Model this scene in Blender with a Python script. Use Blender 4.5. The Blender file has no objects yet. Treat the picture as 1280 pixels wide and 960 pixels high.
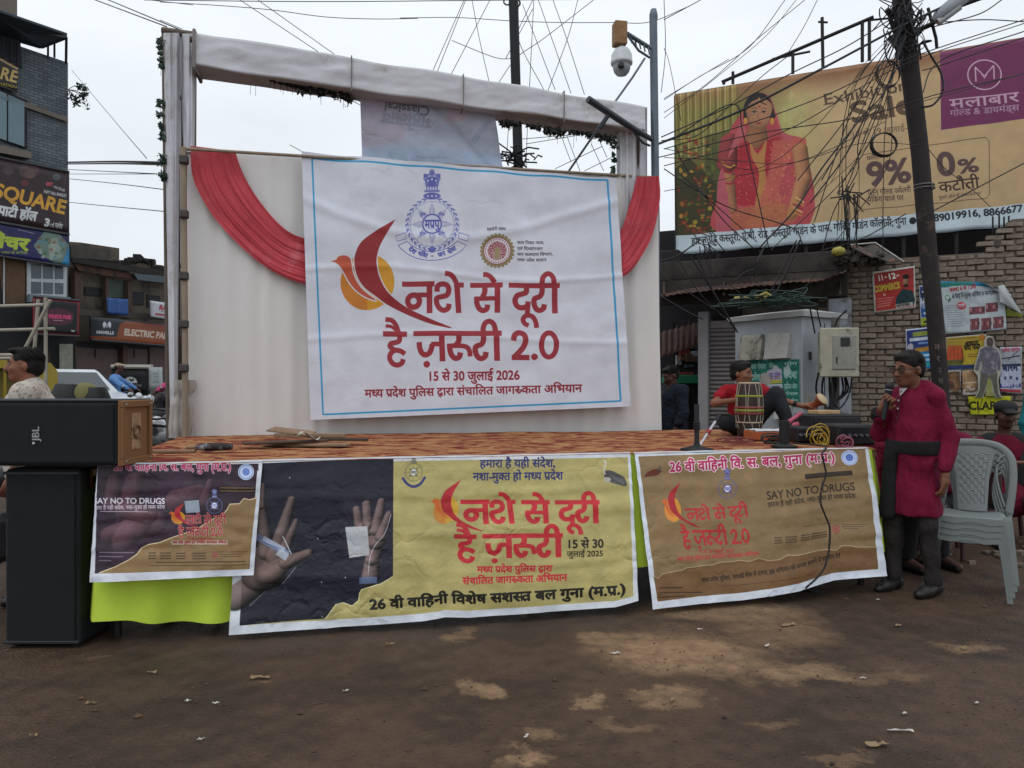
import bpy, bmesh, math, random
import numpy as np
from mathutils import Vector, Matrix, Euler, noise as mnoise

random.seed(7); np.random.seed(7)
SC = bpy.context.scene; COLL = SC.collection; PI = math.pi
# ------------------------------------------------------------------ camera
CAMZ = 1.41; FPX = 940.0
cam = bpy.data.cameras.new('camera'); cam.sensor_width = 36; cam.lens = FPX/1280*36; cam.clip_start = .05; cam.clip_end = 3000
camo = bpy.data.objects.new('camera', cam); COLL.objects.link(camo)
camo.location = (0, 0, CAMZ); camo.rotation_euler = (PI/2, 0, 0); SC.camera = camo
# ------------------------------------------------------------------ overcast sky
wd = bpy.data.worlds.new('World'); SC.world = wd; wd.use_nodes = True
nt = wd.node_tree; nt.nodes.clear(); N = nt.nodes.new; L = nt.links.new
SUN_EL, SUN_AZ = math.radians(58), math.radians(200)      # high, behind the camera and to its left
sky = N('ShaderNodeTexSky'); sky.sky_type = 'NISHITA'; sky.sun_disc = False; sky.sun_elevation = SUN_EL; sky.sun_rotation = SUN_AZ
bg1 = N('ShaderNodeBackground'); bg1.inputs[1].default_value = .08; L(sky.outputs[0], bg1.inputs[0])
geo = N('ShaderNodeTexCoord'); sep = N('ShaderNodeSeparateXYZ'); L(geo.outputs['Generated'], sep.inputs[0])
ramp = N('ShaderNodeMapRange'); ramp.inputs[1].default_value = 0; ramp.inputs[2].default_value = 1; ramp.inputs[3].default_value = .84; ramp.inputs[4].default_value = 1.2; L(sep.outputs[2], ramp.inputs[0])
mp = N('ShaderNodeMapping'); mp.inputs[3].default_value = (1, 1, 3); L(geo.outputs['Generated'], mp.inputs[0])
cl = N('ShaderNodeTexNoise'); cl.inputs['Scale'].default_value = 2.2; cl.inputs['Detail'].default_value = 5; cl.inputs['Roughness'].default_value = .5; L(mp.outputs[0], cl.inputs[0])
cr = N('ShaderNodeMapRange'); cr.inputs[1].default_value = .3; cr.inputs[2].default_value = .7; cr.inputs[3].default_value = .90; cr.inputs[4].default_value = 1.06; L(cl.outputs[0], cr.inputs[0])
mu = N('ShaderNodeMath'); mu.operation = 'MULTIPLY'; L(ramp.outputs[0], mu.inputs[0]); L(cr.outputs[0], mu.inputs[1])
bg2 = N('ShaderNodeBackground'); bg2.inputs[0].default_value = (.90, .945, 1.0, 1); L(mu.outputs[0], bg2.inputs[1])
mix = N('ShaderNodeMixShader'); mix.inputs[0].default_value = .93; L(bg1.outputs[0], mix.inputs[1]); L(bg2.outputs[0], mix.inputs[2])
out = N('ShaderNodeOutputWorld'); L(mix.outputs[0], out.inputs[0])
# the veiled sun
sun = bpy.data.lights.new('sun', 'SUN'); sun.energy = .5; sun.angle = math.radians(30); sun.color = (1, .985, .96)
so = bpy.data.objects.new('sun', sun); COLL.objects.link(so)
sd = Vector((math.sin(SUN_AZ)*math.cos(SUN_EL), math.cos(SUN_AZ)*math.cos(SUN_EL), math.sin(SUN_EL)))
so.rotation_euler = sd.to_track_quat('Z', 'Y').to_euler(); so.location = sd*50
SC.view_settings.view_transform = 'Standard'; SC.view_settings.look = 'None'; SC.view_settings.exposure = 0.14; SC.view_settings.gamma = 1
SC.render.engine = 'CYCLES'; SC.cycles.max_bounces = 6; SC.cycles.use_denoising = True

# ------------------------------------------------------------------ flat print: a small rasteriser
# The lettering and pictures printed on the banners and posters are drawn here in numpy as generated images.
TRI = {}
def text_mesh(body):
    d = bpy.data.curves.new('t', 'FONT'); d.body = body; d.size = 1; d.resolution_u = 5
    o = bpy.data.objects.new('t', d); bpy.context.scene.collection.objects.link(o)
    m = o.evaluated_get(bpy.context.evaluated_depsgraph_get()).to_mesh(); m.calc_loop_triangles()
    v = np.array([x.co[:2] for x in m.vertices]).reshape(-1, 2)
    t = np.array([x.vertices[:] for x in m.loop_triangles], int).reshape(-1, 3)
    bpy.data.objects.remove(o); bpy.data.curves.remove(d)
    return v, t

def ccw(tr):
    a = (tr[:, 1, 0]-tr[:, 0, 0])*(tr[:, 2, 1]-tr[:, 0, 1]) - (tr[:, 2, 0]-tr[:, 0, 0])*(tr[:, 1, 1]-tr[:, 0, 1])
    tr = tr.copy(); tr[a < 0] = tr[a < 0][:, ::-1]
    return tr

def fatten(tr, b):
    """grow a triangulated shape by b: a strip along every outline edge and a disc on every outline point"""
    if b <= 0 or not len(tr): return tr
    q = np.round(tr*4000).astype(int); seen = {}
    for t in range(len(tr)):
        for i in range(3):
            k0, k1 = tuple(q[t, i]), tuple(q[t, (i+1) % 3])
            if k0 == k1: continue
            if (k1, k0) in seen: del seen[(k1, k0)]
            else: seen[(k0, k1)] = (tr[t, i], tr[t, (i+1) % 3])
    out = [tr]; ang = np.linspace(0, 2*math.pi, 9)[:-1]; disc = np.stack([np.cos(ang), np.sin(ang)], 1)*b
    for p, r in seen.values():
        d = r-p; L = np.hypot(*d)
        if L < 1e-6: continue
        n = np.array([-d[1], d[0]])/L*b
        out.append(np.array([[p+n, p-n, r-n], [p+n, r-n, r+n]]))
        out.append(np.stack([np.repeat(p[None], 8, 0), p+disc, p+np.roll(disc, -1, 0)], 1))
    return ccw(np.concatenate(out))

def glyph_tris(ch, bold=0.0):
    key = (ch, round(bold, 4))
    if key in TRI: return TRI[key]
    if (ch, 0) not in TRI:
        v, t = text_mesh(ch); v2, _ = text_mesh(ch+'||||')
        TRI[(ch, 0)] = (ccw(v[t]) if len(t) else np.zeros((0, 3, 2)), v2[:, 0].max()-.168-.78)
    tr, adv = TRI[(ch, 0)]
    TRI[key] = (fatten(tr, bold), adv)
    return TRI[key]

def clip_x(tr, c):
    out = []
    for t in tr:
        if t[:, 0].max() <= c: out.append(t); continue
        if t[:, 0].min() >= c: continue
        p = []
        for i in range(3):
            a, b = t[i], t[(i+1) % 3]
            if a[0] <= c: p.append(a)
            if (a[0] <= c) != (b[0] <= c):
                k = (c-a[0])/(b[0]-a[0]); p.append(a+(b-a)*k)
        for i in range(1, len(p)-1): out.append(np.array([p[0], p[i], p[i+1]]))
    return np.array(out).reshape(-1, 3, 2)

def poly_tris(p):
    p = np.array(p, float)
    return ccw(np.array([[p[0], p[i], p[i+1]] for i in range(1, len(p)-1)]))

ROUND = 'दडटठढहछङर'
def shape(s, bold=0.0, track=0.0):
    """Devanagari (and Latin) text as triangles in em units; returns (triangles, width)."""
    out = []; pen = 0.0; i = 0; n = len(s)
    cons = lambda c: 'क' <= c <= 'ह'
    def put(tr, dx=0, dy=0, sc=1.0):
        if len(tr): out.append(tr*sc + np.array([dx, dy]))
    while i < n:
        c = s[i]
        if not cons(c):
            tr, adv = glyph_tris(c, bold)
            if '\u0900' <= c <= '\u097f' and not c.isdigit():
                put(tr, pen)
                pen += adv
            else:
                put(tr, pen); pen += adv + track
            i += 1; continue
        C = [c]; nk = [False]; i += 1
        if i < n and s[i] == '\u093c': nk[-1] = True; i += 1
        while i+1 < n and s[i] == '\u094d' and cons(s[i+1]):
            C.append(s[i+1]); nk.append(False); i += 2
            if i < n and s[i] == '\u093c': nk[-1] = True; i += 1
        mats = ''
        while i < n and ('\u093e' <= s[i] <= '\u094c' or s[i] in '\u0902\u0901\u094d'): mats += s[i]; i += 1
        repha = False
        if len(C) > 1 and C[0] == 'र': repha = True; C = C[1:]; nk = nk[1:]
        if '\u093f' in mats:
            tr, adv = glyph_tris('\u093f', bold); put(tr, pen); pen += adv; mats = mats.replace('\u093f', '')
        k = 0
        while k < len(C):
            ch = C[k]; tr, adv = glyph_tris(ch, bold)
            last = k == len(C)-1
            if not last and C[k+1] == 'र':
                put(tr, pen)
                ys = tr[:, :, 1]; xs = tr[:, :, 0]
                sr = xs[(ys < 0.03)].max() if (ys < 0.03).any() else adv
                w = 0.05+bold
                if ch in 'तगपबभमशसषवकफजघणयधथ': put(poly_tris([(sr-.06, .20+w), (sr-.06, .20-w*.6), (sr-.36, -.03-w*.3), (sr-.36, .04+w*.6)]), pen)
                else: put(poly_tris([(sr-.1, .02), (sr-.15, -.2), (sr-.1, -.2), (sr-.02, .02)]), pen)
                if nk[k]: put(glyph_tris('\u093c', bold)[0], pen+adv)
                pen += adv; k += 2; continue
            if last:
                put(tr, pen); pen += adv
                if nk[k]: put(glyph_tris('\u093c', bold)[0], pen)
            elif ch == 'द' and C[k+1] == 'व':
                put(tr, pen); put(glyph_tris('व', bold)[0], pen+.08, -.2, .5); pen += adv; k += 2; continue
            elif ch in ROUND:
                put(tr, pen); pen += adv; put(glyph_tris('\u094d', bold)[0], pen)
            elif ch in 'कफ':
                put(clip_x(tr, adv*.74), pen); pen += adv*.72
            else:
                xs = tr[:, :, 0].ravel(); ys = tr[:, :, 1].ravel(); lo = ys < 0.03
                sr = xs[lo].max(); sl = xs[lo & (xs > sr-.13-bold*2)].min()+bold
                put(clip_x(tr, sl-.002+bold), pen); pen += sl-.004
            k += 1
        base = C[-1]
        for m in mats:
            tr, adv = glyph_tris(m, bold)
            if base == 'र' and m in '\u0941\u0942':
                put(tr, pen+.15, .33, .9); pen += .17
            elif base in 'दहडट' and m in '\u0941\u0942\u0943': put(tr, pen, -.06)
            else: put(tr, pen)
            pen += adv
        if repha:
            a = np.linspace(math.pi*1.0, 0.05, 9); b = .04+bold
            ring = [(pen-.12+.11*math.cos(t), .70+.14*math.sin(t)) for t in a] + [(pen-.12+(.11-b)*math.cos(t), .70+(.14-b)*math.sin(t)) for t in a[::-1]]
            r = ring; q = []
            for j in range(8): q.append(poly_tris([r[j], r[j+1], r[16-j], r[17-j]]))
            put(np.concatenate(q))
    if not out: return np.zeros((0, 3, 2)), pen
    return np.concatenate(out), pen

def homog(src, dst):
    A = []; B = []
    for (x, y), (u, v) in zip(src, dst):
        A.append([x, y, 1, 0, 0, 0, -u*x, -u*y]); B.append(u)
        A.append([0, 0, 0, x, y, 1, -v*x, -v*y]); B.append(v)
    h = np.linalg.solve(np.array(A, float), np.array(B, float))
    return np.append(h, 1).reshape(3, 3)

def col(c):
    if isinstance(c, str): return np.array([int(c[i:i+2], 16)/255 for i in (0, 2, 4)])
    return np.array(c, float)

class Canvas:
    """quad: corners TL, TR, BR, BL of the sheet in drawing coordinates, mapped onto the w x h image."""
    def __init__(s, w, h, quad, bg):
        s.w, s.h = w, h; s.a = np.empty((h, w, 3)); s.a[:] = col(bg)
        s.H = homog(quad, [(0, 0), (w, 0), (w, h), (0, h)])
        s.rng = np.random.RandomState(5)
    def m(s, p):
        p = np.asarray(p, float); q = np.concatenate([p, np.ones(p.shape[:-1]+(1,))], -1) @ s.H.T
        return q[..., :2]/q[..., 2:]
    def fill_edges(s, e, c, alpha=1.0, evenodd=False):
        """e: (n,2,2) directed edges in image pixels"""
        if not len(e): return
        x0 = max(0, int(np.floor(e[..., 0].min()))-1); x1 = min(s.w, int(np.ceil(e[..., 0].max()))+2)
        y0 = max(0, int(np.floor(e[..., 1].min()))); y1 = min(s.h, int(np.ceil(e[..., 1].max()))+1)
        if x1 <= x0 or y1 <= y0: return
        SS = 4; W = x1-x0+1; Hh = (y1-y0)*SS
        a = (e[:, 0, 1]-y0)*SS-.5; b = (e[:, 1, 1]-y0)*SS-.5
        sg = np.where(b > a, 1.0, -1.0); lo = np.minimum(a, b); hi = np.maximum(a, b)
        r0 = np.clip(np.ceil(lo), 0, Hh).astype(int); r1 = np.clip(np.ceil(hi), 0, Hh).astype(int)
        cnt = r1-r0; k = cnt > 0
        if not k.any(): return
        idx = np.repeat(np.nonzero(k)[0], cnt[k]); st = np.cumsum(cnt[k])-cnt[k]
        rows = np.arange(cnt[k].sum())-np.repeat(st, cnt[k])+r0[idx]
        t = (rows-a[idx])/(b[idx]-a[idx])
        x = e[idx, 0, 0]+(e[idx, 1, 0]-e[idx, 0, 0])*t-x0
        x = np.clip(x, 0, W-1.001); xi = x.astype(int); f = x-xi
        acc = np.zeros((Hh, W+1))
        np.add.at(acc, (rows, xi), sg[idx]*(1-f)); np.add.at(acc, (rows, xi+1), sg[idx]*f)
        acc = np.abs(np.cumsum(acc, 1))[:, :x1-x0]
        cov = np.minimum(acc, 1) if not evenodd else 1-np.abs(1-acc % 2)
        cov = cov.reshape(y1-y0, SS, x1-x0).mean(1)*alpha
        s.blend(x0, y0, cov, c)
    def blend(s, x0, y0, cov, c):
        h, w = cov.shape; v = s.a[y0:y0+h, x0:x0+w]
        cc = col(c) if not (isinstance(c, np.ndarray) and c.ndim == 3) else c
        v += (cc-v)*cov[..., None]
    def poly(s, p, c, alpha=1.0):
        q = s.m(p); s.fill_edges(np.stack([q, np.roll(q, -1, 0)], 1), c, alpha)
    def polys(s, ps, c, alpha=1.0, evenodd=True):
        es = []
        for p in ps:
            q = s.m(p); es.append(np.stack([q, np.roll(q, -1, 0)], 1))
        s.fill_edges(np.concatenate(es), c, alpha, evenodd)
    def rect(s, x0, y0, x1, y1, c, alpha=1.0): s.poly([(x0, y0), (x1, y0), (x1, y1), (x0, y1)], c, alpha)
    def ell(s, x, y, rx, ry, c, alpha=1.0, rot=0):
        t = np.linspace(0, 2*np.pi, 40, endpoint=False); X = rx*np.cos(t); Y = ry*np.sin(t)
        s.poly(np.stack([x+X*math.cos(rot)-Y*math.sin(rot), y+X*math.sin(rot)+Y*math.cos(rot)], 1), c, alpha)
    def ring(s, x, y, r, w, c, alpha=1.0, ry=None):
        t = np.linspace(0, 2*np.pi, 48, endpoint=False); k = (ry or r)/r
        s.polys([np.stack([x+q*np.cos(t), y+k*q*np.sin(t)], 1) for q in (r+w/2, r-w/2)], c, alpha)
    def line(s, pts, w, c, alpha=1.0, w1=None):
        pts = np.array(pts, float); n = len(pts)
        if n < 2: return
        d = np.gradient(pts, axis=0) if n > 2 else np.repeat([pts[1]-pts[0]], 2, 0)
        d /= np.maximum(np.hypot(d[:, 0], d[:, 1])[:, None], 1e-9); nn = np.stack([-d[:, 1], d[:, 0]], 1)
        ww = np.linspace(w, w1 if w1 is not None else w, n)[:, None]/2
        s.poly(np.concatenate([pts+nn*ww, (pts-nn*ww)[::-1]]), c, alpha)
    def text(s, t, p0, p1, h, c, bold=0.0, cap=0.62, halo=None, hb=.05, hc='ffffff', shear=0.0, alpha=1.0, track=0.0):
        """baseline from p0 to p1 (drawing coordinates), h = letter height; the width is fitted to the baseline"""
        def go(b, cc, al):
            tr, w = shape(t, b, track)
            if not len(tr): return
            w0 = shape(t, bold, track)[1]
            p0_, p1_ = np.array(p0, float), np.array(p1, float); d = p1_-p0_; L = np.hypot(*d); d /= L
            nrm = np.array([d[1], -d[0]]); k = h/cap
            f = tr[..., 0:1]*(w0/w if b != bold else 1)*(L/w0) if b == bold else (tr[..., 0:1])*(L/w)
            P = p0_+d*(f+shear*tr[..., 1:2]*k)+nrm*tr[..., 1:2]*k
            q = s.m(P); e = np.stack([q, np.roll(q, -1, 1)], 2).reshape(-1, 2, 2)
            s.fill_edges(e, cc, al)
        if halo: go(bold+hb, hc, alpha)
        go(bold, c, alpha)
    def grey(s, x0, y0, x1, y1, c, n=1, rows=1, alpha=.8):
        """a block of print too small to read, drawn as rows of tiny strokes"""
        for r in range(rows):
            y = y0+(y1-y0)*(r+.5)/rows; hh = (y1-y0)/rows*.27; x = x0
            while x < x1-1e-6:
                w = min((x1-x0)*.015+s.rng.rand()*(x1-x0)*.07/n, x1-x)
                s.rect(x, y-hh*(.6+.5*s.rng.rand()), x+w*.9, y+hh*(.6+.5*s.rng.rand()), c, alpha*(.5+.5*s.rng.rand())); x += w*1.12
    def capsule(s, p0, r0, p1, r1, c, dark=.45, alpha=1.0, light=(-.4, -.6), soft=1.2):
        """a rounded limb of a printed picture"""
        sc = s.scale(); a = s.m(p0); b = s.m(p1); ra, rb = r0*sc, r1*sc
        X0 = int(max(0, min(a[0]-ra, b[0]-rb)-2)); X1 = int(min(s.w, max(a[0]+ra, b[0]+rb)+3))
        Y0 = int(max(0, min(a[1]-ra, b[1]-rb)-2)); Y1 = int(min(s.h, max(a[1]+ra, b[1]+rb)+3))
        if X1 <= X0 or Y1 <= Y0: return
        gy, gx = np.mgrid[Y0:Y1, X0:X1]+.5; d = b-a; L2 = max((d**2).sum(), 1e-9)
        t = np.clip(((gx-a[0])*d[0]+(gy-a[1])*d[1])/L2, 0, 1); dx = gx-a[0]-t*d[0]; dy = gy-a[1]-t*d[1]
        r = ra+(rb-ra)*t; q = np.hypot(dx, dy); cov = np.clip((r-q)/soft+.5, 0, 1)*alpha
        nx, ny = dx/r, dy/r; nz = np.sqrt(np.clip(1-nx*nx-ny*ny, 0, 1))
        l = np.clip(.72*nz+nx*light[0]+ny*light[1]+.25, 0, 1.1)
        s.blend(X0, Y0, cov, col(c)*(dark+(1-dark)*l)[..., None])
    def scale(s):
        c = s.m([(s.cx, s.cy), (s.cx+1, s.cy), (s.cx, s.cy+1)]) if hasattr(s, 'cx') else None
        if c is None:
            Hi = np.linalg.inv(s.H); q = Hi @ np.array([s.w/2, s.h/2, 1]); s.cx, s.cy = q[:2]/q[2]; return s.scale()
        return (np.hypot(*(c[1]-c[0]))+np.hypot(*(c[2]-c[0])))/2
    def grade(s, f): s.a = f(s.a)
    def noise(s, amp, cell=24):
        for cc, am in ((cell, amp), (cell//3+1, amp*.5)):
            g = s.rng.rand(s.h//cc+3, s.w//cc+3)-.5
            yy = np.arange(s.h)/cc; xx = np.arange(s.w)/cc; yi = yy.astype(int); xi = xx.astype(int)
            fy = (yy-yi)[:, None]; fx = (xx-xi)[None]
            v = (g[yi][:, xi]*(1-fy)*(1-fx)+g[yi+1][:, xi]*fy*(1-fx)+g[yi][:, xi+1]*(1-fy)*fx+g[yi+1][:, xi+1]*fy*fx)
            s.a = np.clip(s.a*(1+am*v[..., None]), 0, 1)
    def image(s, name):
        im = bpy.data.images.new(name, s.w, s.h, alpha=False)
        px = np.ones((s.h, s.w, 4), np.float32); px[..., :3] = np.clip(s.a, 0, 1)[::-1]
        im.pixels.foreach_set(px.ravel()); im.update(); im.pack()
        return im
# ------------------------------------------------------------------ the prints
def Z(ox, oy, s): return lambda *p: [(ox+x/s, oy+y/s) for x, y in p]
def smooth(pts, n=7):
    p = [np.array(q, float) for q in pts]
    if len(p) < 3: return np.array(p)
    p = [2*p[0]-p[1]]+p+[2*p[-1]-p[-2]]; out = []
    for i in range(1, len(p)-2):
        for t in np.linspace(0, 1, n, endpoint=False):
            a, b, c, d = p[i-1:i+3]
            out.append(.5*((2*b)+(-a+c)*t+(2*a-5*b+4*c-d)*t*t+(-a+3*b-3*c+d)*t**3))
    out.append(p[-2]); return np.array(out)

ROW1 = ([  # centre lines of the big headline letters, width
 ([(52,140),(305,140)],40),([(266,140),(268,362)],44),([(143,222),(260,222)],36),
 ([(325,200),(328,160),(360,142),(400,150),(415,185),(400,225),(350,240),(322,252),(325,290),(345,325),(375,341),(410,325),(418,290)],40),
 ([(478,150),(492,360)],42),([(455,146),(530,146)],38),([(384,62),(415,65),(445,85),(475,132)],38),
 ([(578,148),(822,150)],38),([(688,150),(688,200),(672,240)],40),([(610,250),(780,250)],34),
 ([(628,240),(630,285),(648,325),(677,341),(705,328),(710,296)],40),([(782,150),(784,360)],42),([(676,68),(705,70),(735,90),(762,132)],38),
 ([(866,152),(1243,154)],38),([(997,160),(995,202),(965,217),(930,230),(914,265),(925,303),(955,321),(990,316),(1008,302),(1011,272)],40),
 ([(1011,280),(1006,380)],38),([(1018,456),(990,442),(976,412),(990,386),(1025,378),(1055,398),(1072,438),(1076,474)],36),
 ([(1112,154),(1112,205),(1095,235),(1060,250),(1055,285),(1070,325),(1095,340),(1125,325),(1132,293)],40),
 ([(1205,154),(1210,365)],42),([(1110,156),(1115,100),(1140,68),(1165,65),(1190,90),(1200,140)],38)],
 [(143,268,46,46,42)], [])
ROW2A = ([([(22,142),(195,142)],38),([(40,40),(85,47),(115,78),(135,130)],34),([(42,86),(80,90),(112,112),(135,138)],24),
 ([(142,142),(140,188),(112,202),(80,210),(74,232),(104,254)],36),
 ([(180,282),(150,262),(110,257),(80,277),(70,312),(90,348),(125,361),(158,346),(168,318)],36)],[],[])
ROW2B = ([([(240,138),(857,138)],36),([(282,198),(286,240),(300,273),(326,289),(355,275),(370,240),(374,212)],38),([(366,213),(445,213)],34),
 ([(440,138),(448,335)],40),([(560,138),(560,190),(540,222)],38),([(478,228),(560,224),(612,232),(634,258),(640,300)],34),
 ([(498,228),(500,258),(512,292),(538,314),(565,302),(573,272)],38),
 ([(730,138),(730,188),(715,215),(680,230),(675,262),(690,300),(715,315),(742,300),(749,268)],38),
 ([(820,138),(825,332)],40),([(728,140),(732,90),(750,60),(780,55),(805,80),(816,130)],36)],[],[(336,355,24)])
ROW2C = ([([(935,190),(945,152),(975,135),(1010,150),(1018,190),(1000,240),(950,298),(938,316)],38),([(925,308),(1045,308)],38)],
 [(1175,220,50,85,36)],[(1078,303,23)])
def strokes(c, row, f, colr, k=1.0, off=(0, 0), al=1.0):
    S, R, D = row; tr = []
    for p, w in S:
        q = smooth(p); d = np.gradient(q, axis=0) if len(q) > 2 else np.repeat([q[1]-q[0]], 2, 0)
        d /= np.maximum(np.hypot(d[:, 0], d[:, 1])[:, None], 1e-9); nn = np.stack([-d[:, 1], d[:, 0]], 1)*w*k/2
        a, b = q+nn, q-nn
        for i in range(len(q)-1): tr += [[a[i], b[i], b[i+1]], [a[i], b[i+1], a[i+1]]]
    for x, y, rx, ry, w in R:
        t = np.linspace(0, 2*np.pi, 33); a = np.stack([x+(rx+w*k/2)*np.cos(t), y+(ry+w*k/2)*np.sin(t)], 1); b = np.stack([x+(rx-w*k/2)*np.cos(t), y+(ry-w*k/2)*np.sin(t)], 1)
        for i in range(32): tr += [[a[i], b[i], b[i+1]], [a[i], b[i+1], a[i+1]]]
    for x, y, r in D:
        t = np.linspace(0, 2*np.pi, 20); a = np.stack([x+r*np.cos(t), y+r*np.sin(t)], 1)
        for i in range(1, 18): tr.append([a[0], a[i], a[i+1]])
    tr = ccw(np.array(tr, float)); P = f(tr)+np.array(off)
    q = c.m(P); c.fill_edges(np.stack([q, np.roll(q, -1, 1)], 2).reshape(-1, 2, 2), colr, al)
def aff(ox, oy, s, M=None):
    """zoom-crop coordinates -> photo coordinates -> (optionally) another place, by three point pairs"""
    def f(p):
        q = np.array([ox, oy])+np.asarray(p, float)/s
        if M is None: return q
        return np.concatenate([q, np.ones(q.shape[:-1]+(1,))], -1) @ M
    return f
def affine3(src, dst):
    return np.linalg.solve(np.c_[np.array(src, float), np.ones(3)], np.array(dst, float))
WING = [(578,14),(500,60),(400,120),(300,190),(255,260),(235,330),(240,400),(265,480),(320,560),(400,620),(500,690),(620,750),(760,810),(900,860),(1045,886),(900,825),(780,770),(660,710),(560,640),(500,580),(460,510),(430,430),(420,340),(440,250),(480,170),(530,90)]
BIRD = [(30,346),(80,335),(100,310),(150,300),(195,320),(210,360),(220,430),(250,500),(300,570),(360,620),(420,665),(330,635),(250,580),(190,510),(150,440),(110,385),(75,358)]
def bird_logo(c, M, bg, cols=('c99232', 'b5553f', '8c2f33')):
    f = aff(410, 270, 6.4, M)
    t = np.linspace(0, 2*np.pi, 40); L = np.array([(343, 515)])+225*np.stack([np.cos(t), np.sin(t)], 1)
    c.poly(f(L), cols[0]); c.poly(f(L*[1, 1]*1.0 if 0 else np.array([(p if p[0] < 343 else (343, p[1])) for p in L])), 'bf7a34')
    for P, cc in ((BIRD, cols[1]), (WING, cols[2])):
        q = smooth(P+[P[0]], 3)
        if bg is not None:
            q2 = f(q); c.line(np.r_[q2, q2[:2]], 3.0*abs(np.hypot(*(f((640, 0))-f((0, 0))))/100), bg)
        c.poly(f(q), cc)
def title(c, M1, M2a, M2b, M2c, colr, k=1.0, halo=None):
    rows = [(ROW1, aff(500, 330, 6.095, M1))]
    for r, m in ((ROW2A, M2a), (ROW2B, M2b), (ROW2C, M2c)):
        if m is not False: rows.append((r, aff(480, 390, 5.565, m)))
    if halo:
        for r, f in rows: strokes(c, r, f, halo[0], k+halo[1])
    for r, f in rows: strokes(c, r, f, colr, k)

def crest(c, x, y, s, cc, full=True, star=None):
    """state police crest: lion capital, wreath, star with lettered disc, ribbon; s = half height of the wreath"""
    t = np.linspace(0, 2*np.pi, 60)
    for i in range(14):                                  # wreath of leaves
        for sg in (-1, 1):
            a = .32+i/13*(math.pi-.42); px, py = x+sg*s*.95*math.sin(a), y-s*.95*math.cos(a)
            c.ell(px, py, s*.115, s*.030, cc, .65, rot=sg*(a-.5)); c.ell(px-sg*s*.05*math.sin(a), py+s*.05*math.cos(a), s*.09, s*.026, cc, .5, rot=sg*(a+.7)); c.ell(px+sg*s*.05*math.sin(a), py, s*.03, s*.03, cc, .6)
    c.ring(x, y, s*.83, s*.02, cc, .6)
    for i in range(8):                                   # star rays
        a = i*math.pi/4
        for j in (-3, -1.5, 0, 1.5, 3):
            b = a+j*.04; r = s*(.82-.08*abs(j))
            c.line([(x+s*.33*math.cos(a+j*.13), y+s*.33*math.sin(a+j*.13)), (x+r*math.cos(b), y+r*math.sin(b))], s*.016, cc, .8)
    c.ell(x, y, s*.36, s*.36, 'c4c6d6' if full else 'd8d8e0'); c.ring(x, y, s*.35, s*.05, cc)
    c.text('मप्रपु', (x-s*.27, y+s*.16), (x+s*.28, y+s*.16), s*.30, cc, .03)
    for a in (-2.36, -.78, .78, 2.36): c.text('पुलिस', (x+s*.5*math.cos(a)-s*.12, y+s*.5*math.sin(a)+s*.04), (x+s*.5*math.cos(a)+s*.12, y+s*.5*math.sin(a)+s*.04), s*.09, cc, .03, alpha=.8)
    # capital
    Y = y-s*1.0
    c.ell(x, Y-s*.02, s*.33, s*.13, cc, .85); c.rect(x-s*.3, Y-s*.24, x+s*.3, Y-s*.16, cc, .6)
    for j in (-2, -1, 0, 1, 2): c.line([(x+j*s*.1, Y-s*.45), (x+j*s*.1, Y-s*.18)], s*.05, cc, .75)
    for dx, dy, r in ((0, -.72, .17), (-.18, -.68, .15), (.18, -.68, .15), (-.12, -.5, .15), (.12, -.5, .15), (0, -.5, .15), (-.26, -.78, .07), (.26, -.78, .07), (0, -.9, .1)):
        c.ell(x+dx*s, Y+dy*s, r*s, r*s, cc, .7)
    for dx, dy in ((-.1, -.75), (.1, -.75), (0, -.62), (-.15, -.58), (.15, -.58), (0, -.02), (-.16, -.02), (.16, -.02)): c.ell(x+dx*s, Y+dy*s, s*.035, s*.03, 'c9cbdc')
    if full:                                             # ribbon
        def arc(r, a0, a1, n=14): return [(x+r*math.sin(q)*1.12, y+r*math.cos(q)*.98-s*.04) for q in np.linspace(a0, a1, n)]
        o = arc(s*1.42, -.95, .95); i_ = arc(s*1.08, .9, -.9); c.poly(o+i_, 'ccced9'); c.line(o+i_+[o[0]], s*.025, cc)
        for sg in (-1, 1):
            fl = [(x+sg*s*1.02, y+s*.3), (x+sg*s*1.38, y+s*.42), (x+sg*s*1.34, y+s*.62), (x+sg*s*.98, y+s*.52)]
            c.line(fl+[fl[0]], s*.025, cc)
        n = 0; words = ['देश', 'भक्ति', '-', 'जन', 'सेवा']; ang = [-.62, -.28, 0, .28, .62]; hw = [.15, .19, .05, .14, .17]
        for w, a, h in zip(words, ang, hw):
            px, py = x+s*1.24*math.sin(a)*1.1, y+s*1.24*math.cos(a)*.98+s*.03; dx, dy = math.cos(a)*h*s, -math.sin(a)*h*s
            c.text(w, (px-dx, py-dy), (px+dx, py+dy), s*.15, cc, .045)
        c.ell(x, y+s*.95, s*.12, s*.12, cc, .8)

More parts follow.
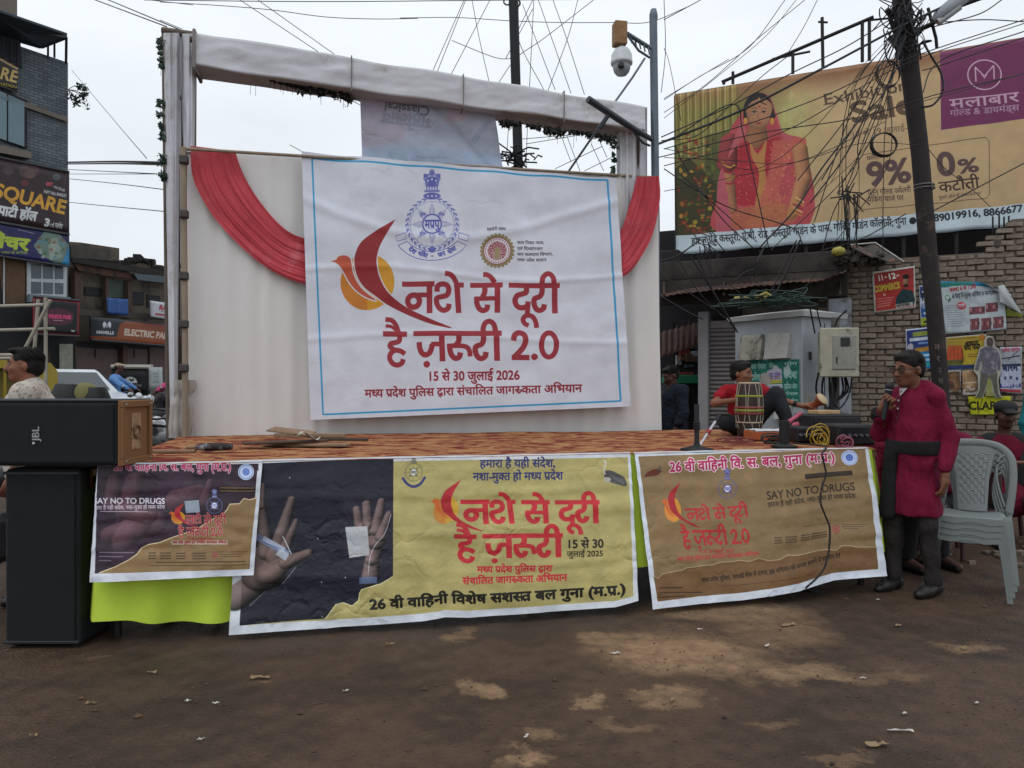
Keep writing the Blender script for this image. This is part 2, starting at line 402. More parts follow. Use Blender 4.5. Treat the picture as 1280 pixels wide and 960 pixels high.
def print_backdrop():
    c = Canvas(1500, 1200, [(377,189),(770,223),(789,508),(388,525)], 'c9ccd6')
    bl = '3b93c0'; Q = [(391,197),(760,225),(777,501),(405,518)]
    for i in range(4): c.line([Q[i], Q[(i+1) % 4]], 2.3, bl)
    c.ell(391,197,1.1,1.1,bl)
    bird_logo(c, None, 'c9ccd6')
    title(c, None, None, None, None, '94343c', 1.0, None)
    z = Z(480, 200, 5.333)
    crest(c, 480+357/5.333, 200+420/5.333, 33.5, '5358a0')
    # round state seal
    sx, sy = 480+790/5.333, 200+598/5.333
    for i in range(26):
        a = i*2*math.pi/26; c.ell(sx+19.5*math.cos(a), sy+19.5*math.sin(a), 1.9, 1.9, '8a7d58')
    c.ell(sx, sy, 19.2, 19.2, '8a7d58'); c.ell(sx, sy, 16.6, 16.6, 'd3d0d4'); c.ring(sx, sy, 16.4, .7, '7d2c3c')
    for i in range(30):
        a = i*2*math.pi/30; c.ell(sx+14.3*math.cos(a), sy+14.3*math.sin(a), .8, 1.1, '8c4a58', .8)
    c.ell(sx, sy, 11.8, 11.8, 'ad8c8e')
    for i in range(40):
        a = i*2.4; r = 11*math.sqrt((i+.5)/40)
        if i % 1 == 0 and not (r*math.sin(a) > 0 and abs(r*math.cos(a)) < 5): c.ell(sx+r*math.cos(a), sy+r*math.sin(a), 1.3, 1.1, '8c3846', .9)
    c.poly([(sx-3.5, sy+10.5), (sx-3, sy-1), (sx-5, sy-4), (sx+5, sy-4), (sx+3, sy-1), (sx+3.8, sy+10.5)], '9a8a68')
    c.text('सहयोगी संस्था', z((722,465))[0], z((845,465))[0], 3.6, '4a4450', .02)
    for s_, y0, x1 in (('सत्य निष्ठा न्याय,', 550, 1095), ('एवं दिव्यांगजन', 590, 1085), ('जन कल्याण विभाग,', 628, 1150), ('मध्य प्रदेश शासन', 665, 1108)):
        c.text(s_, z((920, y0))[0], z((x1, y0))[0], 3.4, '4a4450', .02)
    z = Z(370, 180, 2.742)
    c.text('15 से 30 जुलाई 2026', z((470,808))[0], z((785,804))[0], 10.2, '8a2f38', .03)
    c.text('मध्य प्रदेश पुलिस द्वारा संचालित जागरुकता अभियान', z((248,866))[0], z((990,848))[0], 9.2, '8a2f38', .028)
    c.noise(.05, 60)
    return c

GOLD = 'a69b63'
def print_middle():
    c = Canvas(1500, 700, [(300,584),(788,577),(798,760),(286,796)], 'c4c9cf')
    z = Z(280, 560, 4.0); y = Z(540, 560, 4.0)
    c.poly([(309,586),(785,581),(792,753),(301,784)], GOLD)
    c.poly([(309,586),(495,580),(495,722)]+z((840,662),(800,685),(745,700),(700,715),(690,735),(685,770),(655,795),(610,780),(570,790),(540,830),(515,860),(80,895)), '1d1e2a')
    c.poly(z((612,260),(860,255),(858,650),(700,700),(612,660)), '232130')
    # hand with syringe, hand with packet: pictures in the print
    sk = '74605a'
    for a, ra, b, rb in (((160,690),58,(60,760),62), ((190,540),40,(200,640),88), ((290,560),30,(240,640),70), ((215,540),34,(190,300),15), ((255,560),36,(345,275),16), ((190,310),15,(200,205),8), ((300,540),26,(368,380),11), ((235,640),56,(320,580),34), ((320,585),33,(430,538),21)):
        p = z(a, b); c.capsule(p[0], ra/4, p[1], rb/4, sk, .10, .85, soft=7)
    c.line(z((300,690),(370,605)), .6, 'c8c4c4', .7); c.line(z((130,800),(215,725)), 2.6, '666a76', .7, .5)
    c.line(z((165,455),(330,545)), 8, '6f7a94', .95); c.line(z((200,465),(310,525)), 6, '9aa4b8'); c.line(z((275,530),(325,560)), 10, 'aeb8c4', .8); c.line(z((200,485),(290,520)), .8, '3b4c7c')
    c.line(z((300,455),(345,545)), 1.1, 'c2c6cc')
    for a, ra, b, rb in (((745,660),40,(755,560),30), ((755,570),30,(775,480),42), ((775,480),44,(760,440),46), ((675,325),17,(695,440),24), ((725,300),19,(735,430),26), ((800,288),17,(770,430),26), ((838,348),15,(795,460),24), ((700,405),12,(690,425),12), ((738,400),12,(730,420),12)):
        p = z(a, b); c.capsule(p[0], ra/4, p[1], rb/4, '776360', .10, .9, soft=6)
    c.line(smooth(z((850,350),(820,440),(770,500),(745,560),(735,640))), .9, 'c9c4cc', .8)
    c.poly(z((618,412),(730,408),(742,548),(640,562)), 'a9abad'); c.line(z((640,470),(670,500),(650,505)), 1, '74809a'); c.line(z((690,672),(780,668)), 8, '5b76a0', .7)
    for p in ((335,172),(480,468),(500,680),(620,655),(505,852)): q = z(p)[0]; c.ell(q[0], q[1], .7, .7, 'd8d8dc')
    # torn edge highlight
    c.line(z((858,655),(800,688),(745,703),(702,718),(692,738),(688,772),(655,798),(610,783),(572,793),(542,833),(517,863)), .8, 'd8d2a8')
    # text
    crest(c, 280+962/4, 560+150/4, 11.5, '54543f', False); c.line(smooth(z((905,175),(930,205),(962,218),(995,205),(1020,172))), 3.2, '35386a')
    c.text('हमारा है यही संदेश,', y((252,128))[0], y((625,128))[0], 8.6, '2c2f66', .025)
    c.text('नशा-मुक्त हो मध्य प्रदेश', y((218,190))[0], y((662,188))[0], 8.6, '2c2f66', .025)
    R = 'b32b33'
    M = affine3([(510,350),(702,350),(510,389)], [tuple(y((160,285))[0]), tuple(y((832,282))[0]), tuple(y((165,400))[0])])
    src = [(484,411.5),(632,412),(484,450)]
    Mb = affine3(src, [tuple(y((124,448))[0]), tuple(y((655,448))[0]), tuple(y((124,565))[0])])
    Lm = affine3([(415,324),(500,272),(573,408)], [tuple(y((2,290))[0]), tuple(y((160,185))[0]), tuple(y((268,432))[0])])
    bird_logo(c, Lm, None, ('c69a35', 'c4652f', 'a8272f'))
    title(c, M, Mb, Mb, False, R, 1.12)
    c.text('15 से 30', y((680,518))[0], y((860,515))[0], 9.4, '26221c', .03, cap=.66)
    c.text('जुलाई 2025', y((682,560))[0], y((860,558))[0], 6.2, '26221c', .015)
    c.text('मध्य प्रदेश पुलिस द्वारा', y((240,634))[0], y((610,630))[0], 7.2, R, .035)
    c.text('संचालित जागरुकता अभियान', y((168,692))[0], y((684,676))[0], 7.6, R, .035)
    c.text('26 वी वाहिनी विशेष सशस्त्र बल गुना (म.प्र.)', (466,763.5), tuple(y((972,746))[0]), 10.6, '1c1a14', .042)
    # crane-like bird
    c.poly(smooth(y((865,150),(890,145),(935,165),(965,185),(972,225),(930,215),(890,200),(868,180),(862,160)), 3), '4c4a4c')
    c.line(smooth(y((868,165),(862,140),(872,118),(868,102),(858,98))), 1.8, 'b9b6ae'); c.line(y((862,100),(842,98)), .7, '8a7d60')
    c.ell(540+880/4, 560+190/4, 4.5, 3, 'a8a49c'); c.line(y((905,200),(902,228)), .5, '6a6250'); c.line(y((925,205),(922,228)), .5, '6a6250')
    for i in range(6): c.line(y((890+i*12,165+i*5),(905+i*11,182+i*7)), .5, '8f8c86', .8)
    c.noise(.10, 50)
    return c

def title_small(c, z, tl, tr, bl, cl, row2, R, halo=None, k=1.0, logo=None, cols=None):
    M = affine3([(510,350),(702,350),(510,389)], [z(tl)[0], z(tr)[0], z(bl)[0]])
    Mb = affine3([(484,411.5),(705,412),(484,450)], [z(q)[0] for q in row2])
    if logo: bird_logo(c, affine3([(415,324),(500,272),(573,408)], [z(q)[0] for q in logo]), None, cols or ('c48a2c', 'b85a2c', '9a262c'))
    title(c, M, Mb, Mb, Mb, R, k, halo)

def print_right():
    c = Canvas(1200, 700, [(793,577),(1086,563),(1109,720),(816,763)], 'bfc6cf')
    z = Z(780, 540, 3.765)
    T = '7d6746'
    c.poly(z((68,150),(1138,85),(1200,648),(160,803)), T)
    tear = [(140,690),(165,700),(185,680),(215,672),(250,665),(280,660),(310,645),(350,640),(390,630),(430,628),(480,612),(520,608),(560,600),(610,605),(650,590),(700,600),(750,595),(790,575),(840,578),(900,570),(960,565),(1010,570),(1035,548),(1070,545),(1110,550),(1190,545)]
    c.poly(z(*tear, (1200,648), (160,803)), '6b4f31'); c.line(z(*tear), .9, 'b7a587', .8)
    P = 'a32552'
    c.text('26 वीं वाहिनी वि. स. बल, गुना (म.प्र.)', z((228,216))[0], z((1008,150))[0], 10.5, P, .03, halo=1, hb=.055, hc='d9c9cf')
    crest(c, *z((508,283))[0], 12.5, '4b5092', False)
    q = z((1070,130))[0]; c.ell(q[0], q[1], 9.6, 9.6, 'b9c3dc'); c.ring(q[0], q[1], 8.4, .7, '5e78b4'); c.ell(q[0], q[1], 4.6, 4.6, '4a66a8'); c.ring(q[0], q[1], 6.4, 1.2, '7f95c6', .8)
    # kite-like bird
    c.poly(smooth(z((95,245),(110,225),(150,205),(178,212),(170,232),(130,240)), 3), '5e2a1e'); c.line(z((165,215),(178,190),(182,220)), 1.6, '3a3440')
    title_small(c, z, (305,382), (597,352), (312,436), None, [(278,482), (606,458), (290,552)], 'a82a2c', None, 1.0, [(182,355), (278,262), (380,462)])
    c.text('15 से 30 जुलाई 2025', z((368,580))[0], z((538,566))[0], 3.8, 'a0342c', .02)
    c.text('मध्य प्रदेश पुलिस द्वारा संचालित जागरुकता अभियान', z((262,618))[0], z((652,576))[0], 4.2, 'a0342c', .03)
    c.poly(z((868,212),(1082,190),(1083,212),(869,235)), '2c2118'); c.grey(780+880/3.765, 540+213/3.765, 780+1070/3.765, 540+209/3.765+2, '8a7050', 1, 1, .5)
    c.text('SAY NO TO DRUGS', z((694,328))[0], z((1095,282))[0], 9.6, '30261a', .02, cap=.69)
    c.text('हमारा है यही संदेश, नशा-मुक्त हो मध्य प्रदेश', z((700,362))[0], z((1095,318))[0], 5.2, '33281c', .02)
    for x0, w in ((722,38),(775,55),(848,40),(895,75)):
        for j in range(3): 
            a = z((x0, 500+j*11-(x0-700)*.06), (x0+w, 500+j*11-(x0+w-700)*.06)); c.line(a, 1.5, '3c2e20', .75)
    for j, (a, b) in enumerate(((860,990),(1040,1150),(1040,1130),(1045,1110))): c.line(z((a,452+j*9-(a-860)*.07),(b,452+j*9-(b-860)*.07)), .8, '3c2e20', .7)
    q = z((1013,470))[0]; c.ring(q[0], q[1], 4.4, 1.0, '8e3038'); c.ell(q[0], q[1], 2.6, 2.6, '8e3038', .7)
    c.text('मध्य प्रदेश पुलिस, आपकी सेवा में तत्पर, इस अभियान को सफल बनाने में सहयोग देवें', z((385,708))[0], z((1035,604))[0], 4.6, '2c2016', .025)
    c.grey(*z((480,716))[0], *z((860,722))[0], '2c2016', 2, 1, .0)
    c.line(z((480,718),(900,668)), .8, '332618', .6)
    for j in range(3): c.line(z((168,742+j*21),(290+[0,95,15][j],735+j*18)), 1.2, '2a1e14', .8)
    c.noise(.10, 50)
    return c

def print_left():
    c = Canvas(1000, 700, [(122,585),(328,580),(317,719),(110,729)], 'c0c4cc')
    z = Z(0, 480, 2.824)
    c.poly(z((345,298),(910,288),(880,655),(330,672)), '2d1f2b')
    for x in (420, 560, 620): c.poly(z((x,330),(x+60,330),(x+40,640),(x-30,640)), '3d2c3a', .5)
    sk = '6b4a52'
    for a, ra, b, rb in (((380,540),30,(540,500),45), ((480,500),50,(430,560),40), ((400,350),22,(390,440),30), ((470,350),30,(450,440),34), ((620,420),40,(700,390),30), ((740,350),10,(720,420),22), ((430,450),30,(520,470),34)):
        p = z(a, b); c.capsule(p[0], ra/2.824, p[1], rb/2.824, sk, .3, .55, soft=6)
    c.poly(z((650,420),(700,416),(705,458),(655,462)), '8c97a4')
    tear = [(905,408),(880,415),(860,410),(845,428),(810,430),(800,450),(780,470),(755,480),(720,500),(690,520),(640,535),(610,545),(560,565),(520,572),(495,585),(480,605),(450,625),(400,650),(345,670)]
    c.poly(z(*tear, (340,672), (878,655)), '836a47'); c.line(z(*tear), 1.2, 'c9b892')
    c.poly(z((345,298),(912,288),(912,312),(345,322)), '2d1f2b')
    c.text('26 वीं वाहिनी वि. स. बल, गुना (म.प्र.)', z((402,312))[0], z((815,312))[0], 9, 'a32552', .03, halo=1, hb=.04, hc='d0c4cc')
    q = z((868,317))[0]; c.ell(q[0], q[1], 10, 10, 'aebad2'); c.ring(q[0], q[1], 8.4, .8, '5e78b4'); c.ell(q[0], q[1], 4.6, 4.6, '5a74b0')
    c.text('SAY NO TO DRUGS', z((330,430))[0], z((580,430))[0], 6.8, 'c8c2ca', .025, cap=.69)
    c.text('हमारा है यही संदेश, नशा-मुक्त हो मध्य प्रदेश', z((325,452))[0], z((580,447))[0], 4.2, 'b9b0bc', .02)
    c.line(z((350,458),(520,458)), .9, 'b9b0bc', .8)
    c.line(z((775,378),(897,378)), 2.4, '2a1d1e'); c.line(z((775,373),(897,373)), .5, 'b79a50'); c.line(z((775,384),(897,384)), .5, 'b79a50')
    crest(c, *z((756,435))[0], 10.5, '7583b8', False)
    title_small(c, z, (652,470), (795,468), (652,500), None, [(625,512), (786,512), (625,542)], 'a02a34', ('cfc2b4', .38), 1.0, [(592,462), (650,425), (705,512)], ('c08a2c', 'c0602c', 'a82e34'))
    c.text('15 से 30 जुलाई 2025', z((660,556))[0], z((750,556))[0], 2.6, 'a0342c', .02)
    c.poly(z((602,558),(803,556),(803,570),(602,572)), 'b9ac9c'); c.text('मध्य प्रदेश पुलिस द्वारा संचालित जागरुकता अभियान', z((606,568))[0], z((800,566))[0], 2.8, '8c2c2c', .04)
    for x0, w in ((520,26),(560,40),(618,34),(675,50)):
        for j in range(3): c.line(z((x0,602+j*9),(x0+w,601+j*9)), 1.5, '3c2e20', .75)
    q = z((757,606))[0]; c.ring(q[0], q[1], 2.6, 1.2, 'a83a58')
    for j in range(3): c.line(z((775,596+j*8),(875-j*12,594+j*8)), .9, '3c2e20', .7)
    c.line(z((545,634),(865,628)), 1.3, '3a2c1c', .8); c.line(z((520,645),(868,640)), .9, '3a2c1c', .7)
    for j in range(3): c.line(z((345,600+j*14),(470-j*40,600+j*14)), 1.2, '9d94a0', .6)
    c.noise(.10, 50)
    return c

def print_hoarding():
    c = Canvas(1500, 820, [(843,118),(1340,37),(1340,276),(845,318)], 'b4946a')
    z = Z(830, 0, 2.844)
    h, w = c.h, c.w; yy, xx = np.mgrid[0:h, 0:w]; u = xx/w; v = yy/h
    base = col('b59a72')[None, None]*np.ones((h, w, 1)); base = base*(1.05-.10*v[..., None])
    k = np.clip((.36-u)/.12, 0, 1)[..., None]; base = base*(1-k)+(col('77703a')*(1.0-.35*v[..., None]))*k
    k = np.clip((.13-v)/.10, 0, 1)[..., None]; base = base*(1-k)+col('8c6446')*k
    g = np.exp(-((u-.33)**2/.006+(v-.35)**2/.06))[..., None]; base = base*(1-g*.6)+col('a6a05c')*g*.6
    c.a = base
    for i in range(26):                                      # hangings and flowers behind the woman
        x = 42+i*9; c.line(z((x,330-i*1.5),(x+3,520+20*(i % 3))), 2.2, ['9a8c48', '6b642e', 'b0a565'][i % 3], .7)
    c.poly(z((150,480),(250,460),(230,830),(150,830)), '3f4220', .6); c.poly(z((40,600),(90,560),(190,650),(190,835),(40,845)), '33301a', .85)
    rng = c.rng
    for i in range(150):
        x, y = 50+130*rng.rand(), 470+360*rng.rand(); q = z((x, y))[0]; c.ell(q[0], q[1], 1+2.4*rng.rand(), 1+2*rng.rand(), ['8c2e22', 'a85a24', '5a6a24', 'b08a34', '2e2c18', '7a2a20'][rng.randint(6)], .75)
    for i in range(30):
        x, y = 430+90*rng.rand(), 340+150*rng.rand(); q = z((x, y))[0]; c.ell(q[0], q[1], 3+3*rng.rand(), 4+6*rng.rand(), ['b8b070', '98a060', 'c0b888'][rng.randint(3)], .25)
    # woman in a red sari
    S = lambda P, cc, al=1.0: c.poly(smooth(z(*(P+[P[0]])), 4), cc, al)
    S([(285,400),(300,355),(345,328),(385,345),(405,400),(430,470),(500,490),(515,520),(525,800),(190,822),(195,700),(215,600),(225,520),(245,450)], 'a8454a')
    S([(288,420),(292,370),(318,335),(350,328),(380,345),(395,380),(398,420)], '241c1e')
    c.capsule(z((340,440))[0], 10, z((335,500))[0], 15, '8f6040', .75)
    q = z((345,408))[0]; c.capsule(z((345,392))[0], 16.5, z((344,424))[0], 13.5, 'a87856', .7, light=(.15, -.3)); pass
    c.line(smooth(z((318,372),(345,362),(372,372))), 1.2, '1c1416'); c.line(z((345,345),(346,375)), .9, 'c9a050'); c.ell(*z((346,378))[0], 1.3, 1.3, '8c1c24')
    for ex in (328, 362): c.ell(*z((ex, 399))[0], 2.5, 1.1, 'b8a498'); c.ell(*z((ex, 399))[0], 1.2, 1.1, '1c1210'); c.line(smooth(z((ex-9,399),(ex,394),(ex+9,398))), 1.0, '2a1a18'); c.line(smooth(z((ex-10,388),(ex,383),(ex+10,386))), .7, '3a2420')
    c.line(smooth(z((344,400),(340,420),(350,423))), .6, '7c4c38'); c.ell(*z((344, 437))[0], 3.6, 1.1, '8c2a34'); c.ring(*z((325,423))[0], 3.2, .5, 'c9a050')
    for ex in (296, 392): c.ell(*z((ex, 430))[0], 2.4, 4.4, 'c08c40')
    S([(250,540),(300,500),(335,530),(370,500),(420,490),(430,560),(400,700),(255,720)], '9c2530')
    for i in range(70):
        x, y = 262+130*rng.rand(), 520+180*rng.rand(); c.ell(*z((x, y))[0], .7, .7, 'c87a6a', .8)
    S([(310,500),(340,545),(372,498),(365,600),(400,760),(330,770),(345,620),(318,560)], 'b08a48', .8)
    S([(395,500),(500,488),(512,520),(460,560),(415,680),(440,780),(300,800),(345,720),(380,600)], 'b35a4c', .9)
    for i in range(160):
        t = rng.rand(); x = 400+90*t+20*rng.rand()-70*rng.rand()*(1-t); y = 500+250*rng.rand(); c.ell(*z((x, y))[0], .7+rng.rand(), .5+rng.rand()*.6, ['c89a68', 'c4766a', 'a06030'][rng.randint(3)], .6)
    for a, ra, b, rb, cc in (((235,560),9,(226,640),10,'a06c4a'), ((228,640),10,(245,740),7,'a06c4a'), ((492,530),9,(505,635),9,'a87450'), ((505,635),9,(462,765),6,'a87450'), ((235,500),11,(228,580),13,'8d3a3c')):
        p = z(a, b); c.capsule(p[0], ra, p[1], rb, cc, .5)
    for j in range(4): c.line(smooth(z((208,575+j*22),(235,592+j*20),(258,585+j*20))), 2.6, ['b07a38', '8c2830'][j % 2])
    for j in range(5): c.line(z((455+j*5,748-j*12),(500+j*2,766-j*12)), 1.8, ['b07a38', 'c8a468', '8c2830'][j % 3])
    S([(240,745),(440,722),(470,790),(240,812)], 'a06a3e', .55)
    for i in range(120): c.ell(*z((245+210*rng.rand(), 690+110*rng.rand()))[0], .8, .6, ['c89a58', '8c2830', 'b8803c'][rng.randint(3)], .7)
    S([(195,640),(215,600),(240,760),(245,822),(190,825)], 'a8525c')
    S([(288,395),(262,470),(232,560),(262,520),(298,470),(286,440)], 'b0585c'); S([(398,390),(418,455),(438,500),(470,486),(430,465),(408,400)], 'b0585c')
    # lettering
    D = '5a4633'; D2 = '4a3a38'
    c.text('Exhibition', z((578,372))[0], z((880,318))[0], 13.5, D, .012, cap=.686)
    c.text('Sale', z((678,435))[0], z((905,398))[0], 25, D, .03, cap=.686)
    for a, b in (((576,372),(602,368)),((578,338),(604,332)),((700,358),(720,354)),((736,350),(752,346)),((812,330),(838,326)),((768,425),(806,419)),((806,416),(836,411))): c.line(z(a, b), 1.2, D)
    c.text('17 से 19 जुलाई- 25', z((676,488))[0], z((920,456))[0], 6.5, '6a5340', .005)
    rr = z((722,548),(1150,486),(1163,500),(1164,690),(1150,704),(720,744),(705,730),(703,560),(722,548)); c.line(rr, .9, '5a4634')
    c.line(z((948,522),(950,722)), .6, '8a7050')
    c.text('फ्लैट', z((732,570))[0], z((775,562))[0], 5, D2, .01)
    c.text('9%', z((735,662))[0], z((890,642))[0], 29, '55403f', .03, cap=.686)
    c.text('प्लेन गोल्ड ज्वेलरी', z((734,694))[0], z((888,680))[0], 6, D2, .01); c.text('मेकिंग चार्ज पर', z((734,720))[0], z((862,708))[0], 6, D2, .01)
    c.text('0', z((985,624))[0], z((1048,615))[0], 28, '55403f', .035, cap=.686); c.text('%', z((1056,616))[0], z((1128,608))[0], 17, '55403f', .03, cap=.686)
    c.text('कटौती', z((988,682))[0], z((1130,666))[0], 12.5, '3a2a26', .012); c.text('पुराने सोने के एक्सचेंज पर', z((986,706))[0], z((1134,692))[0], 3.6, D2, .005)
    c.poly(z((990,184),(1450,108),(1450,400),(994,460)), '6c2c53')
    q = z((1146,265))[0]; c.ring(q[0], q[1], 20.5, 1.5, 'c8a8b8', ry=18.4)
    c.line(z((1116,290),(1114,238)), 1.5, 'c8a8b8'); c.line(z((1113,238),(1146,270),(1178,232)), 1.5, 'c8a8b8'); c.line(z((1178,232),(1180,280)), 1.5, 'c8a8b8'); c.line(z((1136,262),(1146,278),(1156,258)), 1.5, 'c8a8b8')
    c.text('मलाबार', z((1026,386))[0], z((1268,360))[0], 11.5, 'b896a8', .012); c.text('गोल्ड & डायमंड्स', z((1026,412))[0], z((1268,392))[0], 7, 'a888a0', .006)
    c.poly(z((38,838),(1450,708),(1450,800),(38,912)), 'b3c1c8')
    c.text('होटल ग्रेंड कस्तूरी, ए.बी. रोड, कस्तूरी गार्डन के पास, गोविंद गार्डन कॉलोनी, गुना', z((100,868))[0], z((872,795))[0], 8.2, '2c3036', .02)
    q = z((894,783))[0]; c.ell(q[0], q[1], 4.4, 4.4, '1c2024'); c.text('99089019916, 8866677', z((910,790))[0], z((1280,752))[0], 8.6, '20242a', .03, cap=.69)
    c.line(z((38,900),(700,852),(1450,775)), 1.2, '8f9aa0', .6)
    c.noise(.08, 60)
    return c

def simple(w, h, quad, bg, fn, noise=.10):
    c = Canvas(w, h, quad, bg); fn(c); c.noise(noise, 30); return c
W4 = Z(1040, 280, 4.363)
def q4(*p): return W4(*p)
def poster_defs():
    D = {}
    def red(c):
        z = W4; c.poly(z((229,272),(444,238),(448,448),(240,476)), '9c2f2c'); c.poly(z((229,272),(444,238),(446,300),(232,330)), '7d2a28', .5)
        c.text('11', z((252,312))[0], z((284,306))[0], 7, 'd8d4cc', .04, cap=.69); c.text('th', z((286,296))[0], z((300,294))[0], 2.6, 'd8d4cc', .03, cap=.69)
        c.text('12', z((305,304))[0], z((350,296))[0], 7, 'd8d4cc', .04, cap=.69); c.text('th', z((352,288))[0], z((368,285))[0], 2.6, 'd8d4cc', .03, cap=.69)
        c.text('COMMERCE', z((234,374))[0], z((372,350))[0], 7.5, 'b0a438', .05, cap=.69); c.text('by', z((280,392))[0], z((294,390))[0], 2.5, 'd0c8b8', .02)
        for j in range(4): c.line(z((246,412+j*14),(340-j*8,400+j*14)), 1.4, 'c07a70', .8)
        c.poly(smooth(z((345,450),(352,400),(385,358),(405,360),(440,370),(446,440),(345,455)), 3), '1d3338'); c.capsule(z((402,315))[0], 3.6, z((402,332))[0], 2.8, '8a6a52', .5); c.ell(*z((402,288))[0], 4.2, 3, '14120f'); c.ell(*z((402,338))[0], 3, 2, '1c1714')
        c.poly(z((345,440),(440,425),(442,446),(350,460)), 'b5b5ae', .8); c.text('संपर्क', z((352,456))[0], z((425,444))[0], 3, '3a2c28', .03)
    D['commerce'] = (260, 260, q4((218,262),(452,228),(458,458),(230,485)), 'a9a69c', red, 'red commerce coaching poster with a man in a dark shirt, left of the black pole')
    def bluev(c):
        z = W4; c.poly(z((478,342),(612,326),(615,400),(482,405)), '2d3f70'); c.text('विशेष', z((488,420))[0], z((606,408))[0], 8.4, '1a2030', .03)
        c.poly(z((484,455),(616,440),(617,500),(488,512)), '1f4a86'); c.line(z((500,490),(606,480)), 3, 'aebbc4'); c.ell(*z((500,450))[0], 3.4, 3.4, '7c86a4'); c.line(z((490,372),(600,362)), 2.2, 'b9c0cc')
        c.poly(z((484,515),(617,503),(617,545),(486,556)), '8b9428'); c.line(z((500,535),(600,526)), 3, '26361c')
    D['bluev'] = (180, 240, q4((474,338),(614,322),(618,548),(484,558)), 'a9b2bc', bluev, 'narrow blue and white poster with a yellow foot strip, mostly behind the black pole')
    def big(c):
        z = W4; c.poly(z((585,312),(720,292),(930,330),(925,345),(700,335),(588,350)), '1f6a8c'); c.text('TECHNOSTUDY', z((594,350))[0], z((790,330))[0], 5.4, '1f6a3c', .04, cap=.69)
        c.text('कक्षा 6 से 12वीं', z((652,374))[0], z((800,352))[0], 4.4, '8c2430', .03); c.text('के लिए निःशुल्क कोचिंग व मार्गदर्शन', z((665,412))[0], z((905,386))[0], 4.8, '2b2c34', .02)
        c.ring(*z((636,406))[0], 3, 1, '3c7a4c'); c.line(z((640,430),(655,415)), 1.4, '20242a'); c.ell(*z((718,450))[0], 6.2, 4.9, 'b04850'); c.text('FREE', z((700,456))[0], z((738,450))[0], 3, 'e0d0d0', .04, cap=.69)
        for j in range(10): c.line(z((628,452+j*12),(738-8*(j % 3),448+j*12)), .8, '6a6f78', .8)
        for (a, b, w, h_) in ((762,452,84,40),(850,430,60,50),(766,515,50,60),(826,512,52,62),(886,505,52,60)):
            c.poly(z((a,b+6),(a+w,b),(a+w,b+h_),(a,b+h_+6)), '6c4048')
            for i in range(5): c.ell(*z((a+w*(i+.5)/5, b+h_*.5))[0], 1.7, 2.6, ['a8807c', '4a3434', '8c3c48'][i % 3], .8)
        c.line(smooth(z((640,420),(700,385),(760,372))), .8, '30343a', .5)
    D['big'] = (400, 300, q4((582,312),(938,318),(952,575),(620,602)), 'a3adb0', big, 'large white coaching poster with blue header and torn curling corner, right of the black pole')
    def blue2(c):
        z = W4; c.poly(z((406,582),(548,566),(552,700),(412,705)), '28386e'); c.poly(z((412,700),(552,695),(552,785),(414,788)), '1a6aa4')
        c.line(z((440,604),(540,592)), 5.5, '868f3c'); c.line(z((422,634),(548,620)), 4, 'b9c0d0'); c.line(z((470,652),(540,645)), 2.4, '6c86b8')
        c.ell(*z((428,672))[0], 3.6, 4.6, 'a8a4b0'); c.line(z((452,690),(550,678)), 5.5, 'a87c34'); c.line(z((460,722),(545,712)), 3.2, '9cc0d4'); c.line(z((470,745),(545,738)), 3.2, '8fb4cc'); c.line(z((450,770),(545,762)), 4.4, '2f8a8c')
    D['blue2'] = (220, 300, q4((400,576),(548,560),(554,788),(408,794)), 'b4bcc8', blue2, 'bright blue handbill with orange and white bars above the speaking man')
    def yel(c):
        z = W4; c.poly(z((624,622),(838,604),(832,768),(628,780)), '9c8430'); c.poly(z((712,650),(835,640),(832,760),(715,766)), 'a8922c'); c.poly(z((628,775),(832,765),(830,786),(629,796)), '26335a')
        for i, x in enumerate((640,660,680,700)): c.capsule(z((x,690))[0], 3, z((x+2,745))[0], 4, 'a84a28', .4); c.ell(*z((x,676))[0], 2.4, 3, 'a0542c')
        c.poly(z((628,745),(712,740),(712,770),(628,776)), '4c5428', .8); c.text('आध्यात्म', z((728,668))[0], z((800,660))[0], 5, '2a2014', .05); c.text('सेवा यात्रा', z((720,692))[0], z((808,684))[0], 6, '201810', .05)
        c.line(z((740,715),(820,708)), .9, '5a4a20'); c.line(z((740,728),(820,722)), .9, '5a4a20'); c.line(z((640,630),(790,618)), 1, '6a5a24'); c.ell(*z((818,618))[0], 4, 3.6, 'a86a24')
    D['yel'] = (330, 260, q4((620,618),(842,600),(834,790),(628,800)), '9aa0a0', yel, 'yellow poster with a row of orange-robed figures, directly right of the black pole')
    def br1(c):
        z = W4; c.poly(z((634,806),(697,804),(697,905),(638,908)), '5a4232'); c.capsule(z((668,840))[0], 6, z((672,890))[0], 8, '8a6648', .4, .7); c.ell(*z((650,880))[0], 4, 5, '3c2824', .7)
    D['br1'] = (110, 180, q4((629,800),(703,798),(702,918),(634,920)), '9c9a94', br1, 'small brown photographic handbill close beside the pole, below the yellow poster')
    def br2(c):
        z = W4; c.poly(z((709,806),(790,800),(796,900),(713,905)), '7c5c3c'); c.capsule(z((745,830))[0], 9, z((760,870))[0], 11, 'a88a68', .5, .8); c.line(z((712,868),(795,862)), .8, 'c8c4b8')
        for i in range(14): c.ell(*z((720+70*c.rng.rand(),880+35*c.rng.rand()))[0], 1.8, 1.4, ['a89c8c', '6c5848', 'b8b0a4'][i % 3], .7)
    D['br2'] = (130, 180, q4((708,800),(800,792),(806,932),(713,936)), '9c9a94', br2, 'brown photographic handbill between the narrow brown one and the cut-out figure')
